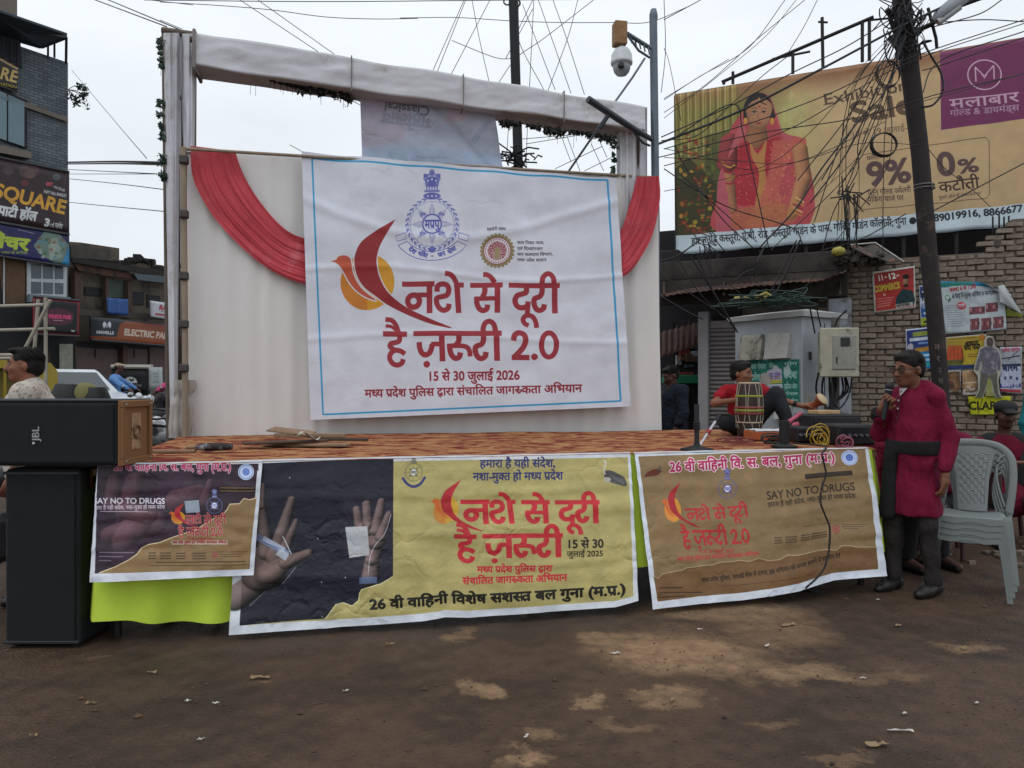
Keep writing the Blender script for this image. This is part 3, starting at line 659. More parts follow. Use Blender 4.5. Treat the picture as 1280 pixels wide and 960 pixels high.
    def right(c):
        z = W4; c.poly(z((918,680),(1030,675),(1030,765),(918,768)), '8f949c'); c.text('प्रवेश प्रारंभ', z((925,702))[0], z((1024,694))[0], 4.6, '9c3048', .03); c.line(z((925,738),(1025,720)), 1.6, '3a3440'); c.line(smooth(z((960,745),(990,715),(1015,690))), 1.4, '4a4450', .8)
        c.poly(z((918,768),(1032,766),(1030,900),(918,898)), 'a0a6b8'); c.line(z((920,774),(1030,772)), 3, '20242c'); c.text('बारम', z((930,806))[0], z((1012,802))[0], 8, '2a3450', .05)
        for x, y in ((935,835),(965,832),(1000,838)): c.poly(z((x,y),(x+16,y),(x+12,y+18),(x+3,y+16)), '34446c')
        c.poly(z((918,872),(1030,870),(1030,892),(918,894)), '30387c'); c.text('संस्थान गुना', z((925,890))[0], z((1020,888))[0], 3.8, 'b8bccc', .04); c.poly(z((918,900),(1030,905),(1030,922),(918,912)), '9c3440')
    D['right'] = (200, 300, q4((915,672),(1036,669),(1033,930),(918,914)), 'a4a8b0', right, 'tall white, pink and blue notice right of the cut-out figure, at the wall end')
    z3 = Z(1160, 420, 6.857)
    def clare(c):
        c.text('CLARE', z3((350,635))[0], z3((640,632))[0], 9.8, '23230c', .035, cap=.69); c.line(z3((475,535),(430,672)), 1.1, '4c4c10'); c.line(z3((350,672),(700,676)), 1, '6a6c1a', .6)
    D['clare'] = (380, 170, z3((340,520),(712,517),(702,672),(366,678)), 'a3a31a', clare, 'yellow board lettered in black below the cut-out figure on the brick wall')
    return D

def print_green():
    z = Z(860, 430, 6.4)
    c = Canvas(520, 440, z((490,132),(888,112),(892,500),(700,505)) if 0 else z((490,128),(890,122),(892,498),(492,506)), '1c6b5c')
    for (x0, y0, x1, y1) in ((500,140,635,205),(650,135,700,200),(770,135,880,180),(500,215,590,300),(765,190,880,285),(770,300,880,370),(700,380,885,420),(720,430,885,490)):
        c.poly(z((x0,y0),(x1,y0-4),(x1,y1),(x0,y1+3)), '12584c'); c.text(['बाल गोपाल', 'योग', 'संगीत', 'प्रवेश', 'कोचिंग', 'स्कूल', 'एडमिशन ओपन', 'नर्सरी से आठवीं'][(x0+y0) % 8], z((x0+6,y1-8))[0], z((x1-6,y1-10))[0], max(3, (y1-y0)/6.4*.55), '7fa89c', .04)
    c.poly(z((640,215),(700,190),(755,200),(760,310),(640,320)), 'a8a4b0'); c.text('नया प्रवेश', z((650,262))[0], z((748,256))[0], 4, '5a4a88', .03); c.text('सत्र 2025', z((655,285))[0], z((745,280))[0], 3.6, '6a3a5a', .03); c.poly(z((650,292),(760,286),(758,312),(650,318)), 'a39a3c')
    c.poly(smooth(z((590,240),(620,228),(655,240),(665,320),(600,330),(580,300)), 3), '9a948c'); c.poly(smooth(z((685,170),(720,172),(735,205),(690,212)), 3), 'a9b0b0'); c.poly(smooth(z((770,190),(810,170),(820,210),(800,260),(775,240)), 3), '9aa8a8')
    c.poly(z((640,325),(762,320),(760,372),(640,378)), 'b0b4b8'); c.line(z((650,340),(752,336)), .8, '4a5a9a'); c.line(z((650,356),(752,352)), .8, '9a5a6a')
    c.poly(z((492,330),(640,325),(640,506),(492,506)), '2a6c60'); c.noise(.12, 20)
    return c
def print_square():      # board on the brick building, upper
    z = Z(0, 190, 4.8); Q = z((-260,-15),(416,124),(416,492),(-260,375))
    c = Canvas(760, 480, Q, '2c2023')
    for x, y, r, cc in ((165,110,60,'4c3a38'),(170,130,34,'5c4a44'),(40,110,30,'4a3c44'),(140,185,24,'6e2c30'),(335,150,26,'505860')): c.ell(*z((x,y))[0], r/4.8, r/6, cc, .7)
    c.text('SQUARE', z((-50,262))[0], z((385,372))[0], 16.5, 'b98a30', .035, cap=.69); c.rect(0,0,0,0,'000000')
    c.text('BEST', z((270,198))[0], z((312,204))[0], 4, 'a8404c', .06, cap=.69); c.text('AND DELUXE', z((315,212))[0], z((385,238))[0], 3, 'b0b0b0', .02, cap=.69)
    c.text('PARTY HALL BANQUET', z((255,243))[0], z((398,272))[0], 3.6, 'a8a8a8', .04, cap=.69); c.text('पार्टी हॉल', z((-20,372))[0], z((208,412))[0], 10.5, 'b4b8b8', .05); c.text('3', z((256,440))[0], z((290,446))[0], 9, 'b8bcbc', .06, cap=.69); c.text('rd फ्लोर', z((295,448))[0], z((370,460))[0], 5.4, 'b0b4b4', .03)
    c.noise(.15, 30); return c
def print_furniture():
    z = Z(0, 190, 4.8); Q = z((-260,362),(416,494),(416,684),(-260,580))
    c = Canvas(760, 240, Q, '20224e')
    c.text('फर्नीचर', z((-190,545))[0], z((170,590))[0], 14, '95a838', .05)
    c.poly(z((205,560),(270,470),(350,480),(415,560),(372,670),(330,665),(240,610)), '5c7068'); c.poly(z((372,670),(416,560),(416,684)), '2a78a4'); c.poly(z((290,520),(350,510),(360,640),(300,650)), '7d8a80')
    for i in range(30): c.ell(*z((235+150*c.rng.rand(),505+130*c.rng.rand()))[0], 2.4, 2, ['3c5c40', '8c948c', '6c4c3c', '4a7a8a'][i % 4], .7)
    c.line(z((110,460),(212,485)), .8, '8a86a0'); c.text('सभी प्रकार के फर्नीचर', z((-40,610))[0], z((168,612))[0], 3, '7c8a3c', .02); c.noise(.12, 30)
    return c
def print_top_sign():
    z = Z(0, 0, 4.8); c = Canvas(360, 200, z((-160,245),(108,402),(104,548),(-160,460)), '231c1a')
    c.text('SQUARE', z((-190,430))[0], z((102,498))[0], 14, 'b39a5c', .03, cap=.69); c.text('HOTEL & GARDEN', z((-120,495))[0], z((102,532))[0], 3.4, '8c8038', .03, cap=.69)
    c.line(z((-160,262),(108,415)), 3, 'a08c68'); return c
def print_electric():
    z = Z(0, 370, 4.8); c = Canvas(900, 200, z((545,122),(1160,182),(1160,312),(548,262)), '7c3f25')
    c.poly(z((545,122),(1160,180),(1160,192),(740,150),(700,172),(688,246),(548,240)), '1d2026'); c.poly(z((545,122),(712,140),(688,246),(548,240)), '1d2228')
    for sg in (-1, 1): c.poly(smooth(z((634+sg*3,165),(634+sg*14,152),(634+sg*24,170),(634+sg*16,194),(634+sg*10,178),(634+sg*3,192),(634+sg*3,165)), 3), 'b8bcc0')
    c.text('HAVELLS', z((575,224))[0], z((672,230))[0], 3.6, 'b8bcc0', .05, cap=.69)
    c.text('ELECTRIC PALACE', z((730,232))[0], z((1064,264))[0], 7.6, 'b9a99c', .05, cap=.69); c.line(z((552,250),(1160,300)), .8, '9a5434')
    return c
def print_ral():
    z = Z(0, 370, 4.8); c = Canvas(200, 150, z((908,28),(1060,50),(1060,150),(910,128)), 'a9acb2')
    c.text('RALLIS', z((952,82))[0], z((1054,96))[0], 6, '8c2434', .06, cap=.69); c.line(z((930,108),(1058,124)), 2.6, '8c3040'); c.line(z((962,92),(1050,104)), .8, '6a5060'); return c
def print_park():
    z = Z(0, 370, 4.8); c = Canvas(330, 250, z((200,8),(478,32),(474,238),(200,224)), '6c2026')
    c.poly(z((210,18),(466,42),(462,228),(210,214)), '15161a'); c.poly(smooth(z((262,90),(345,72),(425,95),(442,128),(420,165),(345,178),(262,165)), 3), '45222f')
    c.text('ET WINSOR PARK', z((262,132))[0], z((428,140))[0], 4.8, 'b83c68', .06, cap=.69); c.line(z((320,146),(378,150)), .8, 'a08090'); c.line(z((428,208),(448,212)), 2, '9a9a9a')
    return c
def print_upside():
    z = Z(440, 110, 6.4); c = Canvas(760, 480, z((60,50),(1140,190),(1205,628),(82,546)), '9fa3b2')
    c.poly(z((60,50),(520,110),(430,380),(75,420)), 'a898a4', .5); c.poly(z((80,420),(420,425),(1190,500),(1200,628),(82,546)), '93a2b6', .8); c.poly(z((780,150),(1000,180),(900,260),(770,260)), 'a88f96', .5)
    c.text('Classical', z((650,150))[0], z((280,88))[0], 11, '5c5c68', .02, cap=.69, alpha=.9); c.text('महोत्सव', z((660,222))[0], z((255,165))[0], 12, '868898', .05, alpha=.8)
    c.line(smooth(z((380,240),(450,300),(560,315),(650,290),(690,250))), 1.2, '8a8a9c', .6); c.text('गुना मध्यप्रदेश', z((560,520))[0], z((310,450))[0], 6, '7f8ea2', .04, alpha=.6)
    c.line(z((980,410),(1110,240)), 7, '868ea2', .6); c.line(z((560,515),(780,525)), 2.5, '7d8ca0', .5); c.noise(.08, 60)
    return c
def print_rickshaw():
    c = Canvas(300, 240, [(0,0),(300,0),(300,240),(0,240)], '141518')
    t = np.linspace(math.pi, 2*math.pi, 20); c.poly([(150+62*math.cos(a), 130+70*math.sin(a)) for a in t]+[(212,130),(88,130)], 'b8bcbc')
    c.poly([(140,80),(165,92),(178,70),(182,100),(160,112),(142,100)], '141518'); c.text('THE MONK STYLE', (60,165), (250,165), 18, '8c8e90', .04, cap=.69); c.text('GUNA', (110,195), (200,195), 14, '6c6e70', .04, cap=.69); return c
def print_rickshaw_side():
    c = Canvas(200, 240, [(0,0),(200,0),(200,240),(0,240)], 'a6adae'); c.line([(60,70),(150,70)], 6, '6c7474'); c.line([(75,100),(150,100)], 5, '6c7474'); c.line([(60,160),(110,150),(150,165)], 8, '5c6464'); return c
# ------------------------------------------------------------------ helpers
def lin(c):
    c = col(c) if isinstance(c, str) else np.array(c, float)
    return tuple(float(x) for x in np.where(c <= .04045, c/12.92, ((c+.055)/1.055)**2.4))
def V(px, py, Y): return Vector(((px-640)/FPX*Y, Y, CAMZ-(py-480)/FPX*Y))
def gnd(px, py):
    Y = CAMZ*FPX/(py-480); return Vector(((px-640)/FPX*Y, Y, 0))
MATS = {}
def mat(name, c, rough=.75, var=.18, vs=6.0, bump=.15, bs=45.0, metal=0, c2=None, c2s=2.0, c2a=.5, spec=.4, stretch=(1, 1, 1), trans=0, bd=.01):
    """a procedural paint / cloth / metal: base colour, mottling, an optional second colour in patches, fine relief"""
    if name in MATS: return MATS[name]
    m = bpy.data.materials.new(name); m.use_nodes = True; t = m.node_tree; b = t.nodes['Principled BSDF']; n = t.nodes.new; l = t.links.new
    c = lin(c); tc = n('ShaderNodeTexCoord'); mp = n('ShaderNodeMapping'); mp.inputs[3].default_value = stretch; l(tc.outputs['Object'], mp.inputs[0])
    n1 = n('ShaderNodeTexNoise'); n1.inputs['Scale'].default_value = vs; n1.inputs['Detail'].default_value = 6; n1.inputs['Roughness'].default_value = .6; l(mp.outputs[0], n1.inputs[0])
    mr = n('ShaderNodeMapRange'); mr.inputs[1].default_value = .25; mr.inputs[2].default_value = .75; mr.inputs[3].default_value = 1-var; mr.inputs[4].default_value = 1+var; l(n1.outputs[0], mr.inputs[0])
    vm = n('ShaderNodeVectorMath'); vm.operation = 'SCALE'; l(mr.outputs[0], vm.inputs['Scale'])
    if c2 is not None:
        n2 = n('ShaderNodeTexNoise'); n2.inputs['Scale'].default_value = c2s; n2.inputs['Detail'].default_value = 8; n2.inputs['Roughness'].default_value = .68; l(mp.outputs[0], n2.inputs[0])
        r2 = n('ShaderNodeMapRange'); r2.inputs[1].default_value = .68-.3*c2a; r2.inputs[2].default_value = .74-.2*c2a; l(n2.outputs[0], r2.inputs[0])
        mx = n('ShaderNodeMix'); mx.data_type = 'RGBA'; mx.inputs[6].default_value = (*c, 1); mx.inputs[7].default_value = (*lin(c2), 1); l(r2.outputs[0], mx.inputs[0]); l(mx.outputs[2], vm.inputs[0])
    else: vm.inputs[0].default_value = c
    l(vm.outputs[0], b.inputs['Base Color'])
    b.inputs['Roughness'].default_value = rough; b.inputs['Metallic'].default_value = metal; b.inputs['Specular IOR Level'].default_value = spec
    if trans:
        b.inputs['Transmission Weight'].default_value = trans
    if bump:
        n3 = n('ShaderNodeTexNoise'); n3.inputs['Scale'].default_value = bs; n3.inputs['Detail'].default_value = 4; l(mp.outputs[0], n3.inputs[0])
        bp = n('ShaderNodeBump'); bp.inputs['Strength'].default_value = bump; bp.inputs['Distance'].default_value = bd; l(n3.outputs[0], bp.inputs['Height']); l(bp.outputs[0], b.inputs['Normal'])
    MATS[name] = m; return m
def print_mat(name, canvas, gain=1.3, rough=.5, bump=.12, bs=9, dirt=.12, spec=.35, crump=0):
    """a printed sheet: the drawn image on UVs, soft grime and small creases"""
    if name in MATS: return MATS[name]
    m = bpy.data.materials.new(name); m.use_nodes = True; t = m.node_tree; b = t.nodes['Principled BSDF']; n = t.nodes.new; l = t.links.new
    im = n('ShaderNodeTexImage'); im.image = canvas.image(name+'_print'); im.extension = 'EXTEND'; im.interpolation = 'Cubic'
    uv = n('ShaderNodeUVMap'); uv.uv_map = 'UVMap'; l(uv.outputs[0], im.inputs[0])
    tc = n('ShaderNodeTexCoord'); n1 = n('ShaderNodeTexNoise'); n1.inputs['Scale'].default_value = 5; n1.inputs['Detail'].default_value = 7; l(tc.outputs['Object'], n1.inputs[0])
    mr = n('ShaderNodeMapRange'); mr.inputs[1].default_value = .3; mr.inputs[2].default_value = .7; mr.inputs[3].default_value = gain*(1-dirt); mr.inputs[4].default_value = gain*(1+dirt*.4); l(n1.outputs[0], mr.inputs[0])
    vm = n('ShaderNodeVectorMath'); vm.operation = 'SCALE'; l(im.outputs[0], vm.inputs[0]); l(mr.outputs[0], vm.inputs['Scale']); l(vm.outputs[0], b.inputs['Base Color'])
    b.inputs['Roughness'].default_value = rough; b.inputs['Specular IOR Level'].default_value = spec
    n3 = n('ShaderNodeTexNoise'); n3.inputs['Scale'].default_value = bs; n3.inputs['Detail'].default_value = 5; l(tc.outputs['Object'], n3.inputs[0])
    bp = n('ShaderNodeBump'); bp.inputs['Strength'].default_value = bump; bp.inputs['Distance'].default_value = .03; l(n3.outputs[0], bp.inputs['Height']); last = bp
    if crump:                                            # sharp creases of a sheet that was folded and crumpled
        ad = n('ShaderNodeVectorMath'); ad.operation = 'MULTIPLY_ADD'; l(n1.outputs[1], ad.inputs[0]); ad.inputs[1].default_value = (.5, .5, .5); l(tc.outputs['Object'], ad.inputs[2])
        for sc_, mpz in ((1.7, 1.6), (4.1, 1.0)):
            mp = n('ShaderNodeMapping'); mp.inputs[3].default_value = (1, 1, mpz); l(ad.outputs[0], mp.inputs[0])
            vo = n('ShaderNodeTexVoronoi'); vo.feature = 'DISTANCE_TO_EDGE'; vo.inputs['Scale'].default_value = sc_; l(mp.outputs[0], vo.inputs[0])
            r_ = n('ShaderNodeMapRange'); r_.inputs[1].default_value = 0; r_.inputs[2].default_value = .10; l(vo.outputs[0], r_.inputs[0])
            nm = n('ShaderNodeTexNoise'); nm.inputs['Scale'].default_value = 1.1+sc_*.2; nm.inputs['Detail'].default_value = 2; l(ad.outputs[0], nm.inputs[0]); rm = n('ShaderNodeMapRange'); rm.inputs[1].default_value = .48; rm.inputs[2].default_value = .68; rm.inputs[3].default_value = 0; rm.inputs[4].default_value = crump; l(nm.outputs[0], rm.inputs[0])
            b2 = n('ShaderNodeBump'); l(rm.outputs[0], b2.inputs['Strength']); b2.inputs['Distance'].default_value = .02/sc_; l(r_.outputs[0], b2.inputs['Height']); l(last.outputs[0], b2.inputs['Normal']); last = b2
    l(last.outputs[0], b.inputs['Normal'])
    MATS[name] = m; return m

def tag(o, label=None, cat=None, group=None, kind=None):
    if label: o['label'] = label
    if cat: o['category'] = cat
    if group: o['group'] = group
    if kind: o['kind'] = kind
    return o
def thing(name, label, cat, loc=(0, 0, 0), rz=0, group=None):
    o = bpy.data.objects.new(name, None); COLL.objects.link(o); o.empty_display_size = .1
    o.location = loc; o.rotation_euler = (0, 0, rz); return tag(o, label, cat, group)
def link(name, me, m=None, parent=None, loc=None, rot=None):
    if m is not None:
        for q in (m if isinstance(m, (list, tuple)) else [m]): me.materials.append(q)
    o = bpy.data.objects.new(name, me); COLL.objects.link(o)
    if parent is not None: o.parent = parent
    if loc is not None: o.location = loc
    if rot is not None: o.rotation_euler = rot
    return o
def copy_tree(o, parent=None):
    c = o.copy(); COLL.objects.link(c); c.parent = parent
    for ch in list(o.children): copy_tree(ch, c)
    return c
class MB:
    """collects shapes and links them as ONE mesh"""
    def __init__(s): s.v = []; s.f = []; s.sm = []
    def add(s, vs, fs, smooth=False):
        k = len(s.v); s.v += [tuple(x) for x in vs]; s.f += [tuple(k+i for i in f) for f in fs]; s.sm += [smooth]*len(fs); return s
    def box(s, c, d, rz=0, M=None, bev=0):
        x, y, z = d[0]/2, d[1]/2, d[2]/2
        if bev:
            b = min(bev, x*.9, y*.9, z*.9); vs = []
            for sx in (-1, 1):
                for sy in (-1, 1):
                    for sz in (-1, 1): vs += [(sx*(x-b), sy*(y-b), sz*z), (sx*(x-b), sy*y, sz*(z-b)), (sx*x, sy*(y-b), sz*(z-b))]
            def ix(a, b_, c_, k): return (((a > 0)*2+(b_ > 0))*2+(c_ > 0))*3+k
            fs = []
            for q in (-1, 1):
                fs.append([ix(-1,-1,q,0), ix(1,-1,q,0), ix(1,1,q,0), ix(-1,1,q,0)]); fs.append([ix(-1,q,-1,1), ix(1,q,-1,1), ix(1,q,1,1), ix(-1,q,1,1)]); fs.append([ix(q,-1,-1,2), ix(q,1,-1,2), ix(q,1,1,2), ix(q,-1,1,2)])
                for r in (-1, 1):
                    fs.append([ix(-1,q,r,0), ix(1,q,r,0), ix(1,q,r,1), ix(-1,q,r,1)]); fs.append([ix(q,-1,r,0), ix(q,1,r,0), ix(q,1,r,2), ix(q,-1,r,2)]); fs.append([ix(q,r,-1,1), ix(q,r,1,1), ix(q,r,1,2), ix(q,r,-1,2)])
                    for t in (-1, 1): fs.append([ix(q,r,t,0), ix(q,r,t,1), ix(q,r,t,2)])
        else:
            vs = [(i*x, j*y, k*z) for i in (-1, 1) for j in (-1, 1) for k in (-1, 1)]
            fs = [(0,1,3,2), (4,6,7,5), (0,4,5,1), (2,3,7,6), (0,2,6,4), (1,5,7,3)]
        R = Matrix.Rotation(rz, 3, 'Z') if M is None else M
        return s.add([R @ Vector(v)+Vector(c) for v in vs], fs)
    def tube(s, pts, r, n=8, cap=True, smooth=True, r1=None):
        pts = [Vector(p) for p in pts]; m = len(pts); vs = []; up = Vector((0, 0, 1))
        rs = r if isinstance(r, (list, tuple)) else [r+((r1 if r1 is not None else r)-r)*i/(m-1) for i in range(m)]
        for i, p in enumerate(pts):
            d = (pts[min(i+1, m-1)]-pts[max(i-1, 0)]); d = d.normalized() if d.length > 1e-9 else up
            a = d.cross(up if abs(d.z) < .95 else Vector((1, 0, 0))).normalized(); b = d.cross(a)
            for k in range(n):
                t = 2*PI*k/n; vs.append(p+(a*math.cos(t)+b*math.sin(t))*rs[i])
        fs = [(i*n+k, i*n+(k+1) % n, (i+1)*n+(k+1) % n, (i+1)*n+k) for i in range(m-1) for k in range(n)]
        s.add(vs, fs, smooth)
        if cap:
            s.add(vs[:n], [tuple(range(n))[::-1]]); s.add(vs[-n:], [tuple(range(n))])
        return s
    def lathe(s, prof, n=16, M=None, loc=(0, 0, 0), smooth=True):
        vs = []; M = M or Matrix.Identity(3)
        for r, z in prof:
            for k in range(n): t = 2*PI*k/n; vs.append(M @ Vector((r*math.cos(t), r*math.sin(t), z))+Vector(loc))
        fs = [(i*n+k, i*n+(k+1) % n, (i+1)*n+(k+1) % n, (i+1)*n+k) for i in range(len(prof)-1) for k in range(n)]
        return s.add(vs, fs, smooth)
    def torus(s, c, R, r, n=24, m=8, M=None):
        M = M or Matrix.Identity(3); vs = []
        for i in range(n):
            a = 2*PI*i/n
            for j in range(m): b = 2*PI*j/m; vs.append(M @ Vector(((R+r*math.cos(b))*math.cos(a), (R+r*math.cos(b))*math.sin(a), r*math.sin(b)))+Vector(c))
        return s.add(vs, [(i*m+j, ((i+1) % n)*m+j, ((i+1) % n)*m+(j+1) % m, i*m+(j+1) % m) for i in range(n) for j in range(m)], True)
    def sph(s, c, r, n=10, m=7, M=None):
        r = (r, r, r) if not isinstance(r, (tuple, list)) else r; M = M or Matrix.Identity(3); vs = []
        for j in range(m+1):
            for i in range(n):
                a, b = 2*PI*i/n, PI*j/m; vs.append(M @ Vector((r[0]*math.cos(a)*math.sin(b), r[1]*math.sin(a)*math.sin(b), r[2]*math.cos(b)))+Vector(c))
        return s.add(vs, [(j*n+i, (j+1)*n+i, (j+1)*n+(i+1) % n, j*n+(i+1) % n) for j in range(m) for i in range(n)], True)
    def prism(s, poly, o, ax, ay, az):
        """polygon (2D) in the plane o + x*ax + y*ay, extruded by the vector az"""
        o, ax, ay, az = Vector(o), Vector(ax), Vector(ay), Vector(az); n = len(poly)
        a = [o+ax*x+ay*y for x, y in poly]; vs = a+[p+az for p in a]
        return s.add(vs, [tuple(range(n)), tuple(range(2*n-1, n-1, -1))]+[(i, i+n, (i+1) % n+n, (i+1) % n) for i in range(n)])
    def build(s, name, m=None, parent=None, **k):
        me = bpy.data.meshes.new(name); me.from_pydata(s.v, [], s.f); me.polygons.foreach_set('use_smooth', s.sm)
        bm = bmesh.new(); bm.from_mesh(me); bmesh.ops.recalc_face_normals(bm, faces=bm.faces); bm.to_mesh(me); bm.free()
        me.update(); return link(name, me, m, parent, **k)
def sheet(name, P, nu, nv, m, parent=None, smooth=True, uv=None, thick=0):
    """a sheet of cloth or paper: P(u, v) with u to the right and v upwards"""
    vs = []; fs = []
    for j in range(nv+1):
        for i in range(nu+1): vs.append(tuple(P(i/nu, j/nv)))
    for j in range(nv):
        for i in range(nu): a = j*(nu+1)+i; fs.append((a, a+1, a+nu+2, a+nu+1))
    me = bpy.data.meshes.new(name); me.from_pydata(vs, [], fs); me.polygons.foreach_set('use_smooth', [smooth]*len(fs))
    ul = me.uv_layers.new(name='UVMap')
    for p in me.polygons:
        for li, vi in zip(p.loop_indices, p.vertices):
            i, j = vi % (nu+1), vi//(nu+1); u, v = i/nu, j/nv
            ul.data[li].uv = uv(u, v) if uv else (u, v)
    o = link(name, me, m, parent)
    if thick: so_ = o.modifiers.new('thickness', 'SOLIDIFY'); so_.thickness = thick; so_.offset = -1
    return o
def quad(c, u, v):
    """bilinear point of the corners TL, TR, BR, BL"""
    a = c[3].lerp(c[2], u); b = c[0].lerp(c[1], u); return a.lerp(b, v)
def onplane(px, py, o, n):
    d = Vector(((px-640)/FPX, 1, -(py-480)/FPX)); t = (Vector(o)-Vector((0, 0, CAMZ))).dot(n)/d.dot(n)
    return Vector((0, 0, CAMZ))+d*t
def wn(x, y, z=0, s=1): return mnoise.noise(Vector((x*s, y*s, z)))
def decal_text(name, t, p0, ex, ey, h, m, parent=None, bold=.02, width=None, cap=.686):
    """flat lettering as a thin mesh: baseline start p0, unit vectors ex, ey"""
    tr, w = shape(t, bold); k = h/cap; kx = (width/w) if width else k; ex, ey = Vector(ex), Vector(ey); nrm = ex.cross(ey)
    vs = [Vector(p0)+ex*(q[0]*kx)+ey*(q[1]*k)+nrm*.002 for q in tr.reshape(-1, 2)]
    me = bpy.data.meshes.new(name); me.from_pydata([tuple(v) for v in vs], [], [(3*i, 3*i+1, 3*i+2) for i in range(len(tr))]); return link(name, me, m, parent)
def wire(p, q, sag=.1, r=.008, n=10, name='cable', mb=None, m=None, wob=0):
    p, q = Vector(p), Vector(q); pts = []
    for i in range(n+1):
        t = i/n; a = p.lerp(q, t); a.z -= sag*4*t*(1-t)
        if wob: a += Vector((wn(t*5, p.x, 1), wn(t*5, q.x, 5), wn(t*5, p.z, 9)))*wob*math.sin(PI*t)
        pts.append(a)
    if mb is not None: mb.tube(pts, r, 4, cap=False); return None
    return MB().tube(pts, r, 5, cap=False).build(name, m)

# ---- soft bodies: a signed distance field turned into one continuous surface
def sdf_mesh(name, prims, vox, mats, parent=None, fold=0, foldf=22, seed=0, origin=None):
    """prims: ('cap', p0, r0, p1, r1, blend, mat[, scale]) or ('ell', c, (rx,ry,rz), R, blend, mat); negative mat carves"""
    lo = np.array([1e9]*3); hi = -lo
    for p in prims:
        if p[0] == 'cap':
            for c, r in ((p[1], p[2]), (p[3], p[4])):
                rr = r*1.0/min(p[7]) if len(p) > 7 else r
                lo = np.minimum(lo, np.array(c)-rr); hi = np.maximum(hi, np.array(c)+rr)
        else: r = max(p[2]); lo = np.minimum(lo, np.array(p[1])-r); hi = np.maximum(hi, np.array(p[1])+r)
    lo -= vox*3; hi += vox*3; n = np.ceil((hi-lo)/vox).astype(int)+1
    F = np.full(n, .2); A = np.zeros(n, np.int8); B = np.full(n, 9.0)
    ax = [lo[i]+np.arange(n[i])*vox for i in range(3)]
    for p in prims:
        if p[0] == 'cap':
            _, a, ra, b, rb, k, mi = p[:7]; s = np.array(p[7]) if len(p) > 7 else np.ones(3); a, b = np.array(a, float), np.array(b, float)
            rr = max(ra, rb)/s.min()+k+vox*3; l0 = np.minimum(a, b)-rr; h0 = np.maximum(a, b)+rr
        else:
            _, a, rad, R, k, mi = p; a = np.array(a, float); rad = np.array(rad, float); rr = rad.max()+k+vox*3; l0 = a-rr; h0 = a+rr
        i0 = np.maximum(0, np.floor((l0-lo)/vox).astype(int)); i1 = np.minimum(n, np.ceil((h0-lo)/vox).astype(int)+1)
        if (i1 <= i0).any(): continue
        X, Y, Z_ = np.meshgrid(ax[0][i0[0]:i1[0]], ax[1][i0[1]:i1[1]], ax[2][i0[2]:i1[2]], indexing='ij')
        if p[0] == 'cap':
            q = [(X-a[0])*s[0], (Y-a[1])*s[1], (Z_-a[2])*s[2]]; d = (b-a)*s; L2 = max((d**2).sum(), 1e-12)
            t = np.clip((q[0]*d[0]+q[1]*d[1]+q[2]*d[2])/L2, 0, 1)
            D = (np.sqrt((q[0]-t*d[0])**2+(q[1]-t*d[1])**2+(q[2]-t*d[2])**2)-(ra+(rb-ra)*t))/s.max()**.5
        else:
            P = np.stack([X-a[0], Y-a[1], Z_-a[2]], -1)
            if R is not None: P = P @ np.array(R)
            kk = np.sqrt(((P/rad)**2).sum(-1)); D = (kk-1)*rad.min()*.5+(kk-1)*rad.max()*.5*(1)
        sl = tuple(slice(i0[i], i1[i]) for i in range(3)); f = F[sl]
        if mi < 0:
            h = np.clip(.5-.5*(f+D)/max(k, 1e-6), 0, 1); F[sl] = f*(1-h)+(-D)*h+k*h*(1-h); continue
        if k > 0:
            h = np.clip(.5+.5*(f-D)/k, 0, 1); F[sl] = f*(1-h)+D*h-k*h*(1-h)
        else: F[sl] = np.minimum(f, D)
        u = D < B[sl]; A[sl][u] = mi; B[sl][u] = D[u]
    if fold:
        X, Y, Z_ = np.meshgrid(*ax, indexing='ij'); g = foldf
        F += fold*(np.sin(g*X+2.1*np.sin(5*Z_+seed)+seed)*np.sin(g*.8*Y+1.7*np.sin(4*Z_+2*seed)+1)+.6*np.sin(g*.9*(Z_+.5*X+.4*Y)+2*np.sin(7*X+seed)))
    S = F < 0
    c = S[:-1, :-1, :-1].astype(np.int8)
    cnt = np.zeros(c.shape, np.int8)
    for i in (0, 1):
        for j in (0, 1):
            for k in (0, 1): cnt += S[i:n[0]-1+i, j:n[1]-1+j, k:n[2]-1+k]
    act = (cnt > 0) & (cnt < 8); idx = np.full(act.shape, -1); I = np.argwhere(act); idx[act] = np.arange(len(I))
    pos = np.zeros((len(I), 3)); w = np.zeros(len(I))
    cor = [(i, j, k) for i in (0, 1) for j in (0, 1) for k in (0, 1)]
    for a in cor:
        for d in range(3):
            if a[d]: continue
            b = list(a); b[d] = 1
            fa = F[I[:, 0]+a[0], I[:, 1]+a[1], I[:, 2]+a[2]]; fb = F[I[:, 0]+b[0], I[:, 1]+b[1], I[:, 2]+b[2]]
            m_ = (fa < 0) != (fb < 0); t = np.where(m_, fa/np.where(m_, fa-fb, 1), 0)
            q = np.repeat(np.array([a], float), len(I), 0); q[:, d] = t; pos[m_] += q[m_]; w[m_] += 1
    pos = (I+pos/np.maximum(w, 1)[:, None])*vox+lo
    faces = []; fm = []
    for d in range(3):
        e = [(1, 2), (2, 0), (0, 1)][d]; sa = [slice(None)]*3; sb = [slice(None)]*3; sa[d] = slice(0, -1); sb[d] = slice(1, None)
        ch = S[tuple(sa)] != S[tuple(sb)]; J = np.argwhere(ch); ok = (J[:, e[0]] > 0) & (J[:, e[1]] > 0) & (J[:, e[0]] < n[e[0]]-1) & (J[:, e[1]] < n[e[1]]-1); J = J[ok]
        def g(o1, o2):
            K = J.copy(); K[:, e[0]] -= o1; K[:, e[1]] -= o2; return idx[K[:, 0], K[:, 1], K[:, 2]]
